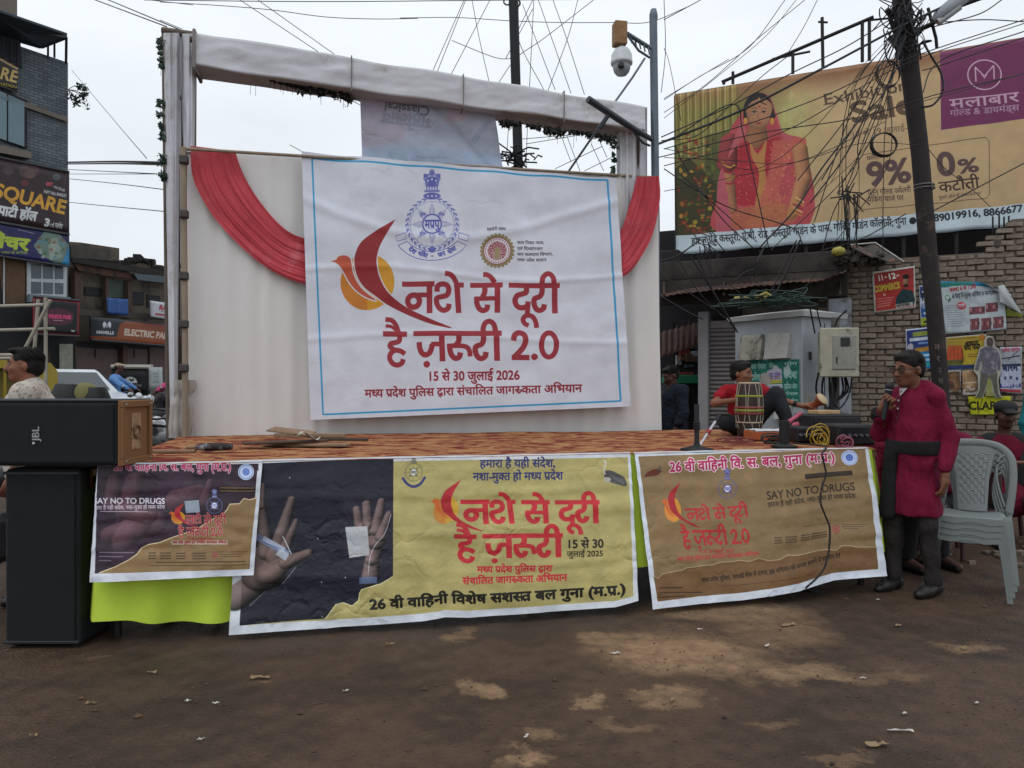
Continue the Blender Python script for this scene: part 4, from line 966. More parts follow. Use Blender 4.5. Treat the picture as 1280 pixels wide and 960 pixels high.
        q = np.stack([g(1, 1), g(0, 1), g(0, 0), g(1, 0)], 1); fl = ~S[J[:, 0], J[:, 1], J[:, 2]]; q[fl] = q[fl][:, ::-1]
        faces.append(q); fm.append(A[J[:, 0], J[:, 1], J[:, 2]])
    faces = np.concatenate(faces); fm = np.concatenate(fm); good = (faces >= 0).all(1); faces = faces[good]; fm = fm[good]
    me = bpy.data.meshes.new(name); me.from_pydata(pos.tolist(), [], faces.tolist())
    for q in (mats if isinstance(mats, (list, tuple)) else [mats]): me.materials.append(q)
    me.polygons.foreach_set('material_index', fm.astype(np.int32)); me.polygons.foreach_set('use_smooth', [True]*len(faces)); me.update()
    o = bpy.data.objects.new(name, me); COLL.objects.link(o)
    if parent is not None: o.parent = parent
    return o
# ================================================================== GROUND
def rise(x, y):
    return .016*max(0, y-6)*min(1, max(0, (-x-.5)/4))
def gz(x, y):
    n = wn(x, y, 3, .45)*.03+wn(x, y, 7, 2.2)*.010+wn(x, y, 11, 8)*.004
    return rise(x, y)+n-.01
def ground():
    def lines(pts):
        o = []
        for (a, b, s) in pts: o += list(np.arange(a, b, s))
        return o+[pts[-1][1]]
    xs = lines([(-400, -60, 40), (-60, -12, 4), (-12, -5, .5), (-5, 5, .07), (5, 14, .5), (14, 60, 4), (60, 400, 40)]); ys = lines([(-30, 1, 2), (1, 6.5, .07), (6.5, 14, .4), (14, 60, 2), (60, 600, 40)])
    vs = [(x, y, gz(x, y)) for y in ys for x in xs]; w = len(xs)
    fs = [(j*w+i, j*w+i+1, (j+1)*w+i+1, (j+1)*w+i) for j in range(len(ys)-1) for i in range(w-1)]
    me = bpy.data.meshes.new('ground'); me.from_pydata(vs, [], fs); me.polygons.foreach_set('use_smooth', [True]*len(fs))
    m = mat('earth', '4b392b', .80, .34, 9.0, 1, 55, c2='382a20', c2s=1.1, c2a=.75, spec=.3, bd=.015)
    t = m.node_tree; n = t.nodes.new; l = t.links.new; b = t.nodes['Principled BSDF']
    src = b.inputs['Base Color'].links[0].from_socket
    tc = n('ShaderNodeTexCoord'); wob = n('ShaderNodeTexNoise'); wob.inputs['Scale'].default_value = 2.6; wob.inputs['Detail'].default_value = 9; wob.inputs['Roughness'].default_value = .68; l(tc.outputs['Object'], wob.inputs[0])
    ws = n('ShaderNodeVectorMath'); ws.operation = 'SUBTRACT'; l(wob.outputs[1], ws.inputs[0]); ws.inputs[1].default_value = (.5, .5, .5)
    wm = n('ShaderNodeVectorMath'); wm.operation = 'MULTIPLY'; l(ws.outputs[0], wm.inputs[0]); wm.inputs[1].default_value = (.55, .75, 0)
    wa = n('ShaderNodeVectorMath'); wa.operation = 'ADD'; l(tc.outputs['Object'], wa.inputs[0]); l(wm.outputs[0], wa.inputs[1])
    prev = None
    # dry patches: photo position, half sizes in metres, strength
    for px, py, a, bb, st in ((845,815,.42,.30,1), (756,800,.17,.14,.8), (905,765,.50,.24,.75), (975,790,.30,.26,.5), (1000,838,.30,.13,.75), (1095,842,.30,.10,.35), (1203,803,.14,.10,.6), (608,858,.075,.10,.8), (735,880,.10,.07,.9), (838,870,.17,.09,.7), (690,912,.10,.07,.5), (662,945,.10,.10,1), (570,788,.10,.08,.6), (960,905,.12,.05,.35), (1060,938,.14,.05,.4), (780,905,.10,.05,.35), (132,812,.10,.04,.3), (325,845,.06,.02,.5)):
        g = gnd(px, py); s = n('ShaderNodeVectorMath'); s.operation = 'SUBTRACT'; l(wa.outputs[0], s.inputs[0]); s.inputs[1].default_value = (g.x, g.y, 0)
        q = n('ShaderNodeVectorMath'); q.operation = 'MULTIPLY'; l(s.outputs[0], q.inputs[0]); q.inputs[1].default_value = (1/a, 1/bb, 0)
        d = n('ShaderNodeVectorMath'); d.operation = 'LENGTH'; l(q.outputs[0], d.inputs[0])
        r = n('ShaderNodeMapRange'); r.interpolation_type = 'SMOOTHSTEP'; r.inputs[1].default_value = 1.35; r.inputs[2].default_value = .55; r.inputs[3].default_value = 0; r.inputs[4].default_value = st; l(d.outputs['Value'], r.inputs[0])
        if prev is None: prev = r.outputs[0]
        else:
            mx = n('ShaderNodeMath'); mx.operation = 'MAXIMUM'; l(prev, mx.inputs[0]); l(r.outputs[0], mx.inputs[1]); prev = mx.outputs[0]
    fine = n('ShaderNodeTexNoise'); fine.inputs['Scale'].default_value = 9; fine.inputs['Detail'].default_value = 8; fine.inputs['Roughness'].default_value = .75; l(tc.outputs['Object'], fine.inputs[0])
    fr = n('ShaderNodeMapRange'); fr.inputs[1].default_value = .32; fr.inputs[2].default_value = .6; fr.inputs[3].default_value = .35; l(fine.outputs[0], fr.inputs[0])
    fm = n('ShaderNodeMath'); fm.operation = 'MULTIPLY'; l(prev, fm.inputs[0]); l(fr.outputs[0], fm.inputs[1])
    mix_ = n('ShaderNodeMix'); mix_.data_type = 'RGBA'; l(fm.outputs[0], mix_.inputs[0]); l(src, mix_.inputs[6]); mix_.inputs[7].default_value = (*lin('92775a'), 1)
    l(mix_.outputs[2], b.inputs['Base Color'])
    rr = n('ShaderNodeMapRange'); rr.inputs[3].default_value = .62; rr.inputs[4].default_value = .95; l(prev, rr.inputs[0]); l(rr.outputs[0], b.inputs['Roughness'])
    tag(link('ground', me, m), kind='structure')
ground()
# gravel: small stones strewn over the earth
def gravel():
    R = random.Random(3); mb = MB()
    for i in range(5200):
        y = 1.9+R.random()**1.3*5.5; x = (R.random()*2-1)*y*.78; s = .003+.006*R.random()**3
        if R.random() < .03: s *= 2.2
        c = Vector((x, y, gz(x, y)+s*.3)); vs = [c+Vector((R.uniform(.6, 1.3)*s*dx, R.uniform(.6, 1.3)*s*dy, R.uniform(.5, .9)*s*dz)) for dx, dy, dz in ((1,0,0),(-1,0,0),(0,1,0),(0,-1,0),(0,0,1))]
        mb.add(vs, [(0,2,4),(2,1,4),(1,3,4),(3,0,4)])
    tag(mb.build('gravel', mat('stone', '523e30', .9, .45, 30, .1)), kind='stuff')
gravel()
def litter():
    R = random.Random(9); wm_ = mat('scrap_white', 'b9b5ac', .7, .15, 30, .1); bm_ = mat('scrap_brown', '8a7458', .85, .2, 30, .2)
    spots = [(432,861,.018,0,0),(114,875,.03,0,1),(235,872,.02,0,0),(270,876,.02,0,0),(42,916,.02,0,1),(190,839,.03,0,1),(325,845,.06,0,1),(251,918,.02,0,0),(769,817,.035,.1,0),(840,877,.03,1,1),(959,808,.028,.8,0),(1079,846,.02,0,0),(1125,911,.07,-.1,0),(658,921,.025,1.2,0),(905,896,.03,0,2),(1040,952,.03,0,2),(1096,929,.06,.1,1),(1122,780,.035,0,1),(1204,809,.03,0,1),(1097,751,.02,0,0),(985,782,.06,0,1),(488,805,.03,0,1),(588,752,.03,0,0),(875,788,.02,0,0),(1130,890,.02,0,0),(480,897,.015,0,2),(655,770,.03,.4,1),(1220,875,.02,0,0)]
    lab = ['small torn scrap of white paper lying on the brown earth', 'dry brown leaf scrap lying on the brown earth', 'dark stone lying on the wet brown earth']; grp = ['white paper scraps on the ground', 'brown leaf scraps on the ground', 'dark stones on the ground']
    for px, py, s, a, k in spots:
        s *= .75; g = gnd(px, py); g.z = gz(g.x, g.y)+.004; mb = MB()
        if k == 2: mb.sph((0, 0, s*.1), (s*.6, s*.4, s*.3), 6, 4); mb.v = [(x*R.uniform(.75, 1.25), y*R.uniform(.75, 1.25), z) for x, y, z in mb.v]
        else:
            n = 6; w = s*(.18 if s > .037 and k == 0 else .45)
            vs = [(s*(i/n-.5)*2, w*(q-.5)*(1+.4*R.random()), .003+.012*R.random()*(1 if k else .6)) for i in range(n+1) for q in (0, 1)]
            vs += [(x, y, z-.002) for x, y, z in vs]; m_ = 2*(n+1)
            mb.add(vs, [(2*i, 2*i+1, 2*i+3, 2*i+2) for i in range(n)]+[(m_+2*i, m_+2*i+2, m_+2*i+3, m_+2*i+1) for i in range(n)]+[(2*i, 2*i+2, m_+2*i+2, m_+2*i) for i in range(n)]+[(2*i+1, m_+2*i+1, m_+2*i+3, 2*i+3) for i in range(n)])
        tag(mb.build(['paper_scrap', 'leaf_scrap', 'loose_stone'][k], [wm_, bm_, mat('dark_stone', '3a322e', .9, .3, 20, .5)][k], loc=g, rot=(0, 0, a if a else R.random()*.6)), lab[k], 'litter' if k < 2 else 'stone', grp[k])
litter()

# ================================================================== STAGE
P0 = Vector((-2.31, 4.14, 0)); U = Vector((.9767, .2146, 0)); W = Vector((-.2146, .9767, 0)); TOP = .955
def S(a, b, z=0.0): return P0+U*a+W*b+Vector((0, 0, z))
FR, BR_, BL_ = S(4.95, 0), Vector((3.1, 7.7, 0)), S(-.02, 2.48)
def deck_pt(u, v):                                   # u across, v back
    return S(0, 0).lerp(FR, u).lerp(BL_.lerp(BR_, u), v)
def carpet_mat():
    m = bpy.data.materials.new('carpet'); m.use_nodes = True; t = m.node_tree; b = t.nodes['Principled BSDF']; n = t.nodes.new; l = t.links.new
    tc = n('ShaderNodeTexCoord'); mp = n('ShaderNodeMapping'); mp.inputs[2].default_value = (0, 0, -.216); mp.inputs[3].default_value = (1, 1, 1); l(tc.outputs['Object'], mp.inputs[0])
    wv = n('ShaderNodeTexNoise'); mp.inputs[3].default_value = (.8, 1.5, 1); wv.inputs['Scale'].default_value = 6.5; wv.inputs['Detail'].default_value = 3.5; wv.inputs['Roughness'].default_value = .6; wv.inputs['Distortion'].default_value = .8; l(mp.outputs[0], wv.inputs[0])
    r = n('ShaderNodeValToRGB'); e = r.color_ramp; e.interpolation = 'LINEAR'; e.elements[0].position = .38; e.elements[0].color = (*lin('6e2b25'), 1); e.elements[1].position = .46; e.elements[1].color = (*lin('78332a'), 1)
    for p, cc in ((.50, '9c6a46'), (.60, 'ad8459'), (.70, '8f5438'), (.76, '702a24')): q = e.elements.new(p); q.color = (*lin(cc), 1)
    l(wv.outputs[0], r.inputs[0]); n2 = n('ShaderNodeTexNoise'); n2.inputs['Scale'].default_value = 90; n2.inputs['Detail'].default_value = 3; l(mp.outputs[0], n2.inputs[0])
    mr = n('ShaderNodeMapRange'); mr.inputs[3].default_value = .65; mr.inputs[4].default_value = 1.25; l(n2.outputs[0], mr.inputs[0]); vm = n('ShaderNodeVectorMath'); vm.operation = 'SCALE'; l(r.outputs[0], vm.inputs[0]); l(mr.outputs[0], vm.inputs['Scale']); l(vm.outputs[0], b.inputs['Base Color'])
    b.inputs['Roughness'].default_value = .95; b.inputs['Specular IOR Level'].default_value = .15
    bp = n('ShaderNodeBump'); bp.inputs['Strength'].default_value = .5; bp.inputs['Distance'].default_value = .01; l(n2.outputs[0], bp.inputs['Height']); l(bp.outputs[0], b.inputs['Normal']); return m
def stage():
    st = thing('stage', 'low outdoor stage covered in red and orange patterned carpet', 'stage')
    wood = mat('stage_wood', '6a4f38', .85, .25, 8, .3); steel = mat('dark_steel', '2a2827', .6, .2, 10, .1, metal=.4)
    def P(u, v):
        p = deck_pt(u, v); p.z = TOP+.010*wn(p.x, p.y, 2, 1.6)+.004*wn(p.x, p.y, 5, 6); return p
    sheet('carpet', P, 120, 70, carpet_mat(), st)
    sheet('carpet_edge', lambda u, v: (lambda p: Vector((p.x, p.y, TOP-.12*(1-v)+.01*wn(p.x, p.y, 2, 1.6)-.003)))(deck_pt(0, 1-u)+Vector((-.012, 0, 0))), 40, 2, MATS.get('carpet') or bpy.data.materials['carpet'], st)
    for j in range(5):                                    # deck planks under the carpet
        a0, a1 = j/5+.002, (j+1)/5-.002; vs = []
        for z in (TOP-.05, TOP-.015):
            for (u, v) in ((0, a0), (1, a0), (1, a1), (0, a1)): q = deck_pt(u, v); q.z = z; vs.append(q)
        MB().add(vs, [(0,1,2,3), (7,6,5,4), (0,4,5,1), (1,5,6,2), (2,6,7,3), (3,7,4,0)]).build('deck_plank', wood, st)
    for u in (.02, .27, .5, .75, .98):
        for v in (.04, .5, .96):
            q = deck_pt(u, v); MB().tube([(q.x, q.y, -.02), (q.x, q.y, TOP-.05)], .024, 8).build('leg', steel, st)
    for v in (.04, .96):
        a, b_ = deck_pt(.02, v), deck_pt(.98, v); MB().tube([(a.x, a.y, .45), (b_.x, b_.y, .45)], .02, 6).build('cross_rail', steel, st)
    # batten showing along the near left of the carpet
    a, b_ = S(.02, .42, TOP+.012), S(.62, .35, TOP+.012)
stage()
rubble = MB(); R_ = random.Random(21)
for i in range(70):
    a, b = R_.uniform(.2, 4.8), R_.uniform(.1, 2.2); p = S(a, b); s = R_.uniform(.02, .08)
    rubble.box((p.x, p.y, s*.4), (s*R_.uniform(.6, 1.6), s, s*.8), R_.uniform(0, 3))
tag(rubble.build('rubble', mat('rubble', '4a3f38', .9, .3, 12)), kind='stuff')

def on_front(px, py, off): return onplane(px, py, P0-W*off, -W)
def skirt():
    base = mat('fluor_cloth', 'bcd648', .7, .08, 5, .2, 12, spec=.2)
    bot = [(-40, 776), (105, 779), (170, 776), (230, 779), (287, 778), (320, 772), (600, 740), (800, 707), (1000, 695), (1116, 690)]
    def P(u, v):
        px = 118+(1104-118)*u; by = np.interp(px, [b[0] for b in bot], [b[1] for b in bot])
        pxb = 103+(1122-103)*u
        t = on_front(px, 480+FPX*(CAMZ-TOP-.004)/ (on_front(px, 570, .015).y), .015); b = on_front(pxb, by, .08+.02*math.sin(u*40)-.05*max(0, u-.8)/.2)
        p = b.lerp(t, v); k = (1-v)
        p += -W*(k*(.018*math.sin(u*95+3*wn(u, 0, 1, 9))+.012*wn(u*30, v*2, 4)))+Vector((0, 0, .006*k*math.sin(u*60)))
        e = max(0, u-.985)/.015; p += W*e*.10; e = max(0, .012-u)/.012; p += W*e*.12
        return p
    tag(sheet('stage_skirt', P, 260, 16, base), 'fluorescent yellow green cloth hung round the stage front under the banners', 'cloth')
skirt()
def banner(name, q, offs, m, label, nu=70, nv=36, amp=.010, seed=0, dips=None, fold=.05, straight=0):
    """a vinyl sheet hung over the stage edge; q = TL, TR, BR, BL seen in the photo, offs = how far each corner stands out"""
    c = [on_front(x, y, o) for (x, y), o in zip(q, offs)]
    for k in (0, 1): c[k].z = TOP+.012
    def P(u, v):
        p = quad(c, u, v); k = 1-v
        if dips: p += Vector((0, 0, np.interp(u, dips[0], dips[1])*k))
        p += -W*(amp*(.35+.65*k)*(wn(u*3, v*1.5, seed)*1.6+.7*wn(u*9, v*3, seed+3))+.012*abs(wn(u*4+v*2, v*7, seed+8))+.007*wn(u*2.5, v*13, seed+12))
        p += -W*.007*sum(math.exp(-((v-h-.02*math.sin(u*5+seed))/.014)**2) for h in (.30, .55, .78))-W*.005*sum(math.exp(-((u-h)/.010)**2) for h in (.22, .48, .74))
        return p
    th = tag(sheet(name, P, nu, nv, m), label, 'banner')
    if fold:
        wmat = mat('banner_margin', 'b9bfc6', .5, .06, 6, .1)
        def F(u, v):
            p = quad(c, u, 1); p = p+W*(.0+fold*v)+Vector((0, 0, .004+.006*math.sin(PI*v)+.003*wn(u*12, v, seed))); return p
        sheet('folded_margin', F, nu, 3, wmat, th)
    return th
M_mid = print_mat('middle_banner', print_middle(), 1.3, .42, .35, crump=.5); M_left = print_mat('left_banner', print_left(), 1.3, .38, .35, crump=.5); M_right = print_mat('right_banner', print_right(), 1.36, .42, .35, crump=.5)
banner('front_banner', [(300,584),(788,577),(798,757),(286,794)], [.045,.045,.20,.17], M_mid, 'wide dark and olive banner with two hands and red lettering, middle of the stage front', 110, 44, .012, 2, ([0,.2,.45,.5,.56,.75,.94,1],[0,0,.0,.015,0,-.0,.0,.03]))
banner('front_banner', [(122,585),(328,580),(317,719),(112,728)], [.075,.075,.17,.19], M_left, 'dark and brown banner at the left end of the stage front', 60, 36, .008, 5, None, .03)
banner('front_banner', [(793,577),(1086,563),(1109,720),(816,762)], [.06,.05,.16,.26], M_right, 'brown banner with pink heading at the right end of the stage front', 80, 40, .012, 9, ([0,.35,.6,.75,1],[0,-.02,-.015,.02,0]))

# ---- back cloth, big banner, red drapes
BP = S(0, 2.47)                                       # plane of the back cloth
def on_back(px, py, off=0): return onplane(px, py, BP-W*off, -W)
def backdrop():
    cl = mat('drape_white', 'd2d0cd', .9, .09, 1.6, .35, 12, spec=.15, stretch=(1, 1, .4))
    tl, tr, br, bl = on_back(234,184), on_back(823,221), on_back(826,541), on_back(231,556)
    def P(u, v):
        p = quad([tl, tr, br, bl], u, v)
        return p+W*(.012*math.sin(u*150+2*wn(u*20, v, 1))*(.4+.6*abs(wn(u*6, v*.6, 4)))+.05*wn(u*2.5, v*1.2, 2)+.03*(1-abs(2*u-1)))+Vector((0, 0, -.012*math.sin(u*PI*6)**2*v))
    tag(sheet('back_cloth', P, 260, 40, cl), 'large off-white pleated cloth wall standing behind the stage', 'cloth')
    seam = mat('seam', 'a39d97', .9, .1, 5)
backdrop()
BAN = [on_back(377,189,.10), on_back(770,223,.10), on_back(789,508,.13), on_back(388,525,.14)]
def bigban():
    def P(u, v):
        p = quad(BAN, u, v); e = min(u, 1-u)
        d = .020*wn(u*2.2, v*2.0, 5)+.010*wn(u*5, v*6, 8)
        d += .008*math.exp(-((v-.80+.10*math.sin(u*4)-.1*(u-.5)**2)/.02)**2)+.006*math.exp(-((v-.56-.02*math.sin(u*7))/.010)**2)+.005*math.exp(-((v-.30-.02*math.sin(u*5))/.012)**2)
        for h in (.25, .5, .75): d += .003*math.exp(-((u-h)/.006)**2)
        dg = (u-.9)+(v-.9); d += .012*math.sin(9*(u*.8-v*1.1))*max(0, v-.6)*max(0, u-.35)*2      # diagonal drag lines to the corner
        sag = .02*math.sin(PI*u)*v*0+.010*math.sin(PI*u*5)**2*v
        return p-W*(d*1.7+.006*wn(u*4+v*3, v*12-u*5, 21)+.008*abs(wn(u*3, v*5, 31)))+Vector((0, 0, -sag))
    o = tag(sheet('stage_banner', P, 150, 110, print_mat('backdrop_banner', print_backdrop(), 1.08, .55, .22, 4, .05, .25, crump=.18)), 'big white backdrop banner with maroon bird emblem and blue frame', 'banner')
    # ties at the corners
    for k, (x, y) in enumerate(((377,189),(770,223))):
        a = BAN[k]; MB().tube([a, a+U*(.1 if k else -.1)+Vector((0, 0, .05))], .004, 5).build('tie', mat('rope', 'a89f90', .9), o)
bigban()
def drape(C1, C2, label, n=2):
    m = mat('red_drape', 'b8424c', .7, .14, 5, .3, 20, c2='c0606a', c2s=3, c2a=.4, spec=.3)
    def P(u, v):
        a = np.array(C1[0]); x1 = np.interp(u, np.linspace(0, 1, len(C1)), [c[0] for c in C1]); y1 = np.interp(u, np.linspace(0, 1, len(C1)), [c[1] for c in C1])
        x2 = np.interp(u, np.linspace(0, 1, len(C2)), [c[0] for c in C2]); y2 = np.interp(u, np.linspace(0, 1, len(C2)), [c[1] for c in C2])
        q = v+.03*math.sin(u*7); px, py = x1+(x2-x1)*v, y1+(y2-y1)*v
        return on_back(px, py, .07+.018*wn(u*2.0+v, v*9, 3)+.009*wn(u*2, v*22, 8)+.006*wn(u*3, v*45, 9)+.02*wn(u*3, v*3, 6))
    C1, C2 = smooth(C1, 6), smooth(C2, 6)
    tag(sheet('red_drape', P, 40, 70, m), label, 'drape')
drape([(238,182),(242,225),(268,272),(312,318),(350,344),(390,358)], [(294,189),(303,215),(320,245),(345,276),(367,293),(392,300)], 'red satin drape swagged from the upper left pole to the big banner')
drape([(824,220),(825,250),(816,292),(801,322),(786,341),(770,350)], [(796,221),(792,238),(786,258),(781,275),(776,288),(768,296)], 'red satin drape swagged from the upper right corner to the big banner')

# ---- gantry: cloth-wrapped pillars and beam
def gantry():
    cl = mat('gantry_cloth', 'c6c6ca', .88, .10, 3, .5, 14, c2='a39e9a', c2s=1.6, c2a=.4, spec=.15); wd_ = mat('gantry_wood', '5d5047', .85, .25, 9, .3)
    g = thing('gantry', 'tall grey cloth wrapped gantry with a sloping beam over the stage', 'gantry', (0, 0, 0))
    Y0 = 6.62
    def strip(name, t0, t1, b0, b1, ty, by, Y, seed, dep=.02):
        def P(u, v):
            x0 = b0+(t0-b0)*v; x1 = b1+(t1-b1)*v; y = by+(ty-by)*v; px = x0+(x1-x0)*u
            return V(px, y, Y+dep*(math.sin(u*17+3*v+seed)*.5+1.6*wn(u*7, v*1.2, seed))*(.5+.5*v)+.03*wn(u*3, v*4, seed)+.10*(2*u-1)**2)
        return sheet(name, P, 46, 60, cl, g)
    strip('pillar_cloth', 204, 225, 213, 222, 41, 545, Y0-.12, 1); strip('pillar_cloth', 225, 246, 229, 243, 42, 190, Y0-.10, 4)
    strip('pillar_cloth', 209, 243, 216, 238, 42, 420, Y0+.34, 9, .01); strip('pillar_cloth', 246, 243, 243, 240, 42, 190, Y0+.18, 7, .01)
    for (a, b, c_, d, Y) in ((218, 41, 222, 545, Y0+.05), (232, 41, 231, 545, Y0+.1), (207, 41, 214, 545, Y0+.3), (241, 45, 238, 545, Y0+.32)):
        p, q = V(c_, d, Y), V(a, b, Y); p.z = 0; MB().tube([p, q], .035, 6).build('post', wd_, g)
    for y in (120, 200, 268, 330, 400, 470):
        MB().tube([V(214, y, Y0+.3), V(238, y+4, Y0+.1)], .022, 5).build('cross_brace', wd_, g)
    MB().tube([V(203,38,Y0), V(244,44,Y0)], .03, 6).build('top_rail', wd_, g)
    # bundled cloth tied at the foot
    def Bn(u, v):
        a = 2*PI*u; r = .085-.035*math.exp(-((v-.72)/.10)**2)+.022*math.sin(a*7+5*v)+.03*wn(u*4, v*3, 5)-.02*v; c_ = V(225+5*v, 547-72*v, 6.50); return c_+Vector((math.cos(a)*r, math.sin(a)*r*.8, 0))
    sheet('tied_cloth', Bn, 60, 24, mat('tied_cloth', 'aaa49d', .9, .1, 6, .3), g)
    # beam
    a0, a1 = V(243, 40, 6.46), V(806, 133, 7.36); h0, h1 = .285, .24; dp = W*.30
    def Bm(u, v):
        p = a0.lerp(a1, u); h = h0+(h1-h0)*u; k = (v*4) % 4
        if k < 1: q = p+dp*(1-k)
        elif k < 2: q = p-Vector((0, 0, h*(k-1)))
        elif k < 3: q = p-Vector((0, 0, h))+dp*(k-2)
        else: q = p-Vector((0, 0, h*(4-k)))+dp
        s = math.sin(PI*min(1, max(0, k % 1)))
        w = .020*wn(u*9, v*3, 2)+.014*math.sin(u*26+v*30+5*wn(u*6, v, 3))*s*(.15+1.2*abs(wn(u*5, 1, 7)))+.010*wn(u*30+v*14, v*20, 5)*s
        return q-W*w+Vector((0, 0, .5*w))
    sheet('beam_cloth', Bm, 200, 48, cl, g)
    for t in (.0, .32, .565, .8):                      # seams and ties round the beam
        p = a0.lerp(a1, t); h = h0+(h1-h0)*t; mb = MB(); e = .012; h += .03
        q = [p+dp+Vector((0,0,e)), p-W*e*1.5+Vector((0,0,e)), p-W*e*1.5-Vector((0,0,h)), p+dp-Vector((0,0,h))]
        for i in range(4): mb.tube([q[i], q[(i+1) % 4]], (.006 if t else .014), 5)
        mb.build('beam_tie', mat('tie_grey', '807a76', .9), g)
    mb = MB(); mb.tube([a0-U*.05+Vector((0,0,-.03))+dp*.3, a1+Vector((0,0,-.03))+dp*.3], .03, 6); mb.tube([a0+Vector((0,0,-.22))+dp*.6, a1+Vector((0,0,-.18))+dp*.6], .03, 6); mb.build('beam_pole', wd_, g)
    # right pillar
    def Pr(u, v):
        x0 = 772+(770-772)*v; x1 = 800; y = 300+(160-300)*v; px = x0+(x1-x0)*u
        return V(px, y, 7.42+.02*math.sin(u*22+1)+.04*wn(u*3, v*3, 11)+.08*(2*u-1)**2)
    sheet('pillar_cloth', Pr, 40, 24, cl, g)
    sheet('pillar_cloth', lambda u, v: V(800+9*u, 300-(300-134)*v, 7.44+.25*u+.01*math.sin(v*20)), 10, 20, cl, g)
    for px in (777, 795): q = V(px, 160, 7.5); MB().tube([(q.x, q.y, 0), q], .035, 6).build('post', wd_, g)
gantry()
def leaf_tuft(mb, c, r, n, R, s=.03):
    for i in range(n):
        d = Vector((R.gauss(0, 1), R.gauss(0, 1), R.gauss(0, 1))); d.normalize(); p = c+d*r*R.random()**.5; a = Vector((R.gauss(0,1), R.gauss(0,1), R.gauss(0,1))).normalized(); b = a.cross(d).normalized(); s_ = s*R.uniform(.6, 1.4)
        mb.add([p-a*s_, p+b*s_*.5, p+a*s_, p-b*s_*.5+d*s_*.2], [(0,1,2,3)])
def garlands():
    R = random.Random(4); dk = mat('garland_dark', '2a2d2c', .8, .3, 20); gr = mat('garland_green', '3f5348', .8, .3, 20, c2='8a9a98', c2s=9, c2a=.35)
    def run(pts, Y, dens, rad, m, label, name='garland', hang=True):
        mb = MB(); P_ = [V(x, y, Y0) for (x, y), Y0 in zip(pts, Y)]
        for a, b in zip(P_[:-1], P_[1:]):
            L_ = (b-a).length
            for i in range(int(L_*dens)):
                p = a.lerp(b, R.random()); r = rad*R.uniform(.4, 1.2)*(0.4+abs(wn(p.x*3, p.z*3, 2))*2); leaf_tuft(mb, p+Vector((0, 0, -r*.4)), r, 26, R, .022)
                if hang and R.random() < .3: mb.tube([p, p+Vector((R.uniform(-.01, .01), 0, -R.uniform(.05, .16)))], .002, 3)
        tag(mb.build(name, m), label, 'garland')
    run([(250,92),(330,102),(395,113)], [6.7,6.8,6.9], 12, .018, dk, 'thin straggling dark garland under the left part of the gantry beam')
    run([(338,98),(365,105),(400,113),(438,120)], [6.7,6.75,6.8,6.9], 42, .045, dk, 'dense dark leafy garland under the gantry beam left of the hanging banner')
    run([(618,150),(650,155),(700,163),(745,168),(765,172)], [7.1,7.15,7.2,7.3,7.3], 34, .035, dk, 'dark leafy garland under the gantry beam right of the hanging banner')
    run([(768,172),(766,185),(768,200),(766,214)], [7.4]*4, 30, .05, gr, 'green grey garland hanging on the right gantry pillar')
    run([(201,45),(199,60),(202,85)], [6.55]*3, 26, .06, gr, 'pale tufted garland at the top of the left gantry pillar')
    run([(202,118),(199,135),(202,160),(203,178)], [6.55]*4, 22, .05, gr, 'spiky green garland half way up the left gantry pillar')
    run([(198,186),(203,195),(203,212),(204,226)], [6.55]*4, 24, .055, gr, 'dark green garland low on the left gantry pillar above the wires')
garlands()
def upside():
    q = [(450,119),(618,140),(629,212),(453,205)]; c = [V(x, y, Y) for (x, y), Y in zip(q, (6.95, 7.2, 7.25, 6.98))]
    def P(u, v):
        p = quad(c, u, v); return p+W*(.05*wn(u*2, v*2, 3)+.03*math.exp(-((u-.80+.35*v-.1)/.035)**2))
    tag(sheet('hanging_banner', P, 50, 30, print_mat('hanging_banner', print_upside(), 1.25, .55, .2, 5, .08, .25, crump=.4)), 'faded banner hanging upside down below the gantry beam behind the big banner', 'banner')
upside()
def side_pole():
    t = thing('scaffold_pole', 'weathered bamboo pole with clamps at the left edge of the back cloth', 'pole')
    b = mat('bamboo', '8b7c6b', .8, .2, 9, .3, stretch=(1, 1, .2)); p, q = V(231, 552, 6.42), V(229, 184, 6.42); p.z = .0
    MB().tube([p, p.lerp(q, .5)+Vector((.01, 0, 0)), q], .026, 9).build('shaft', b, t)
    for y in (200, 268, 345, 405, 460): MB().box(V(230, y, 6.40), (.075, .07, .07), .3, bev=.01).build('clamp', mat('clamp', '4a4542', .6, .2, 10, metal=.5), t)
    MB().tube([V(231, 186, 6.42), V(820, 222, 7.50)], .014, 6).build('top_rail', b, t)
side_pole()

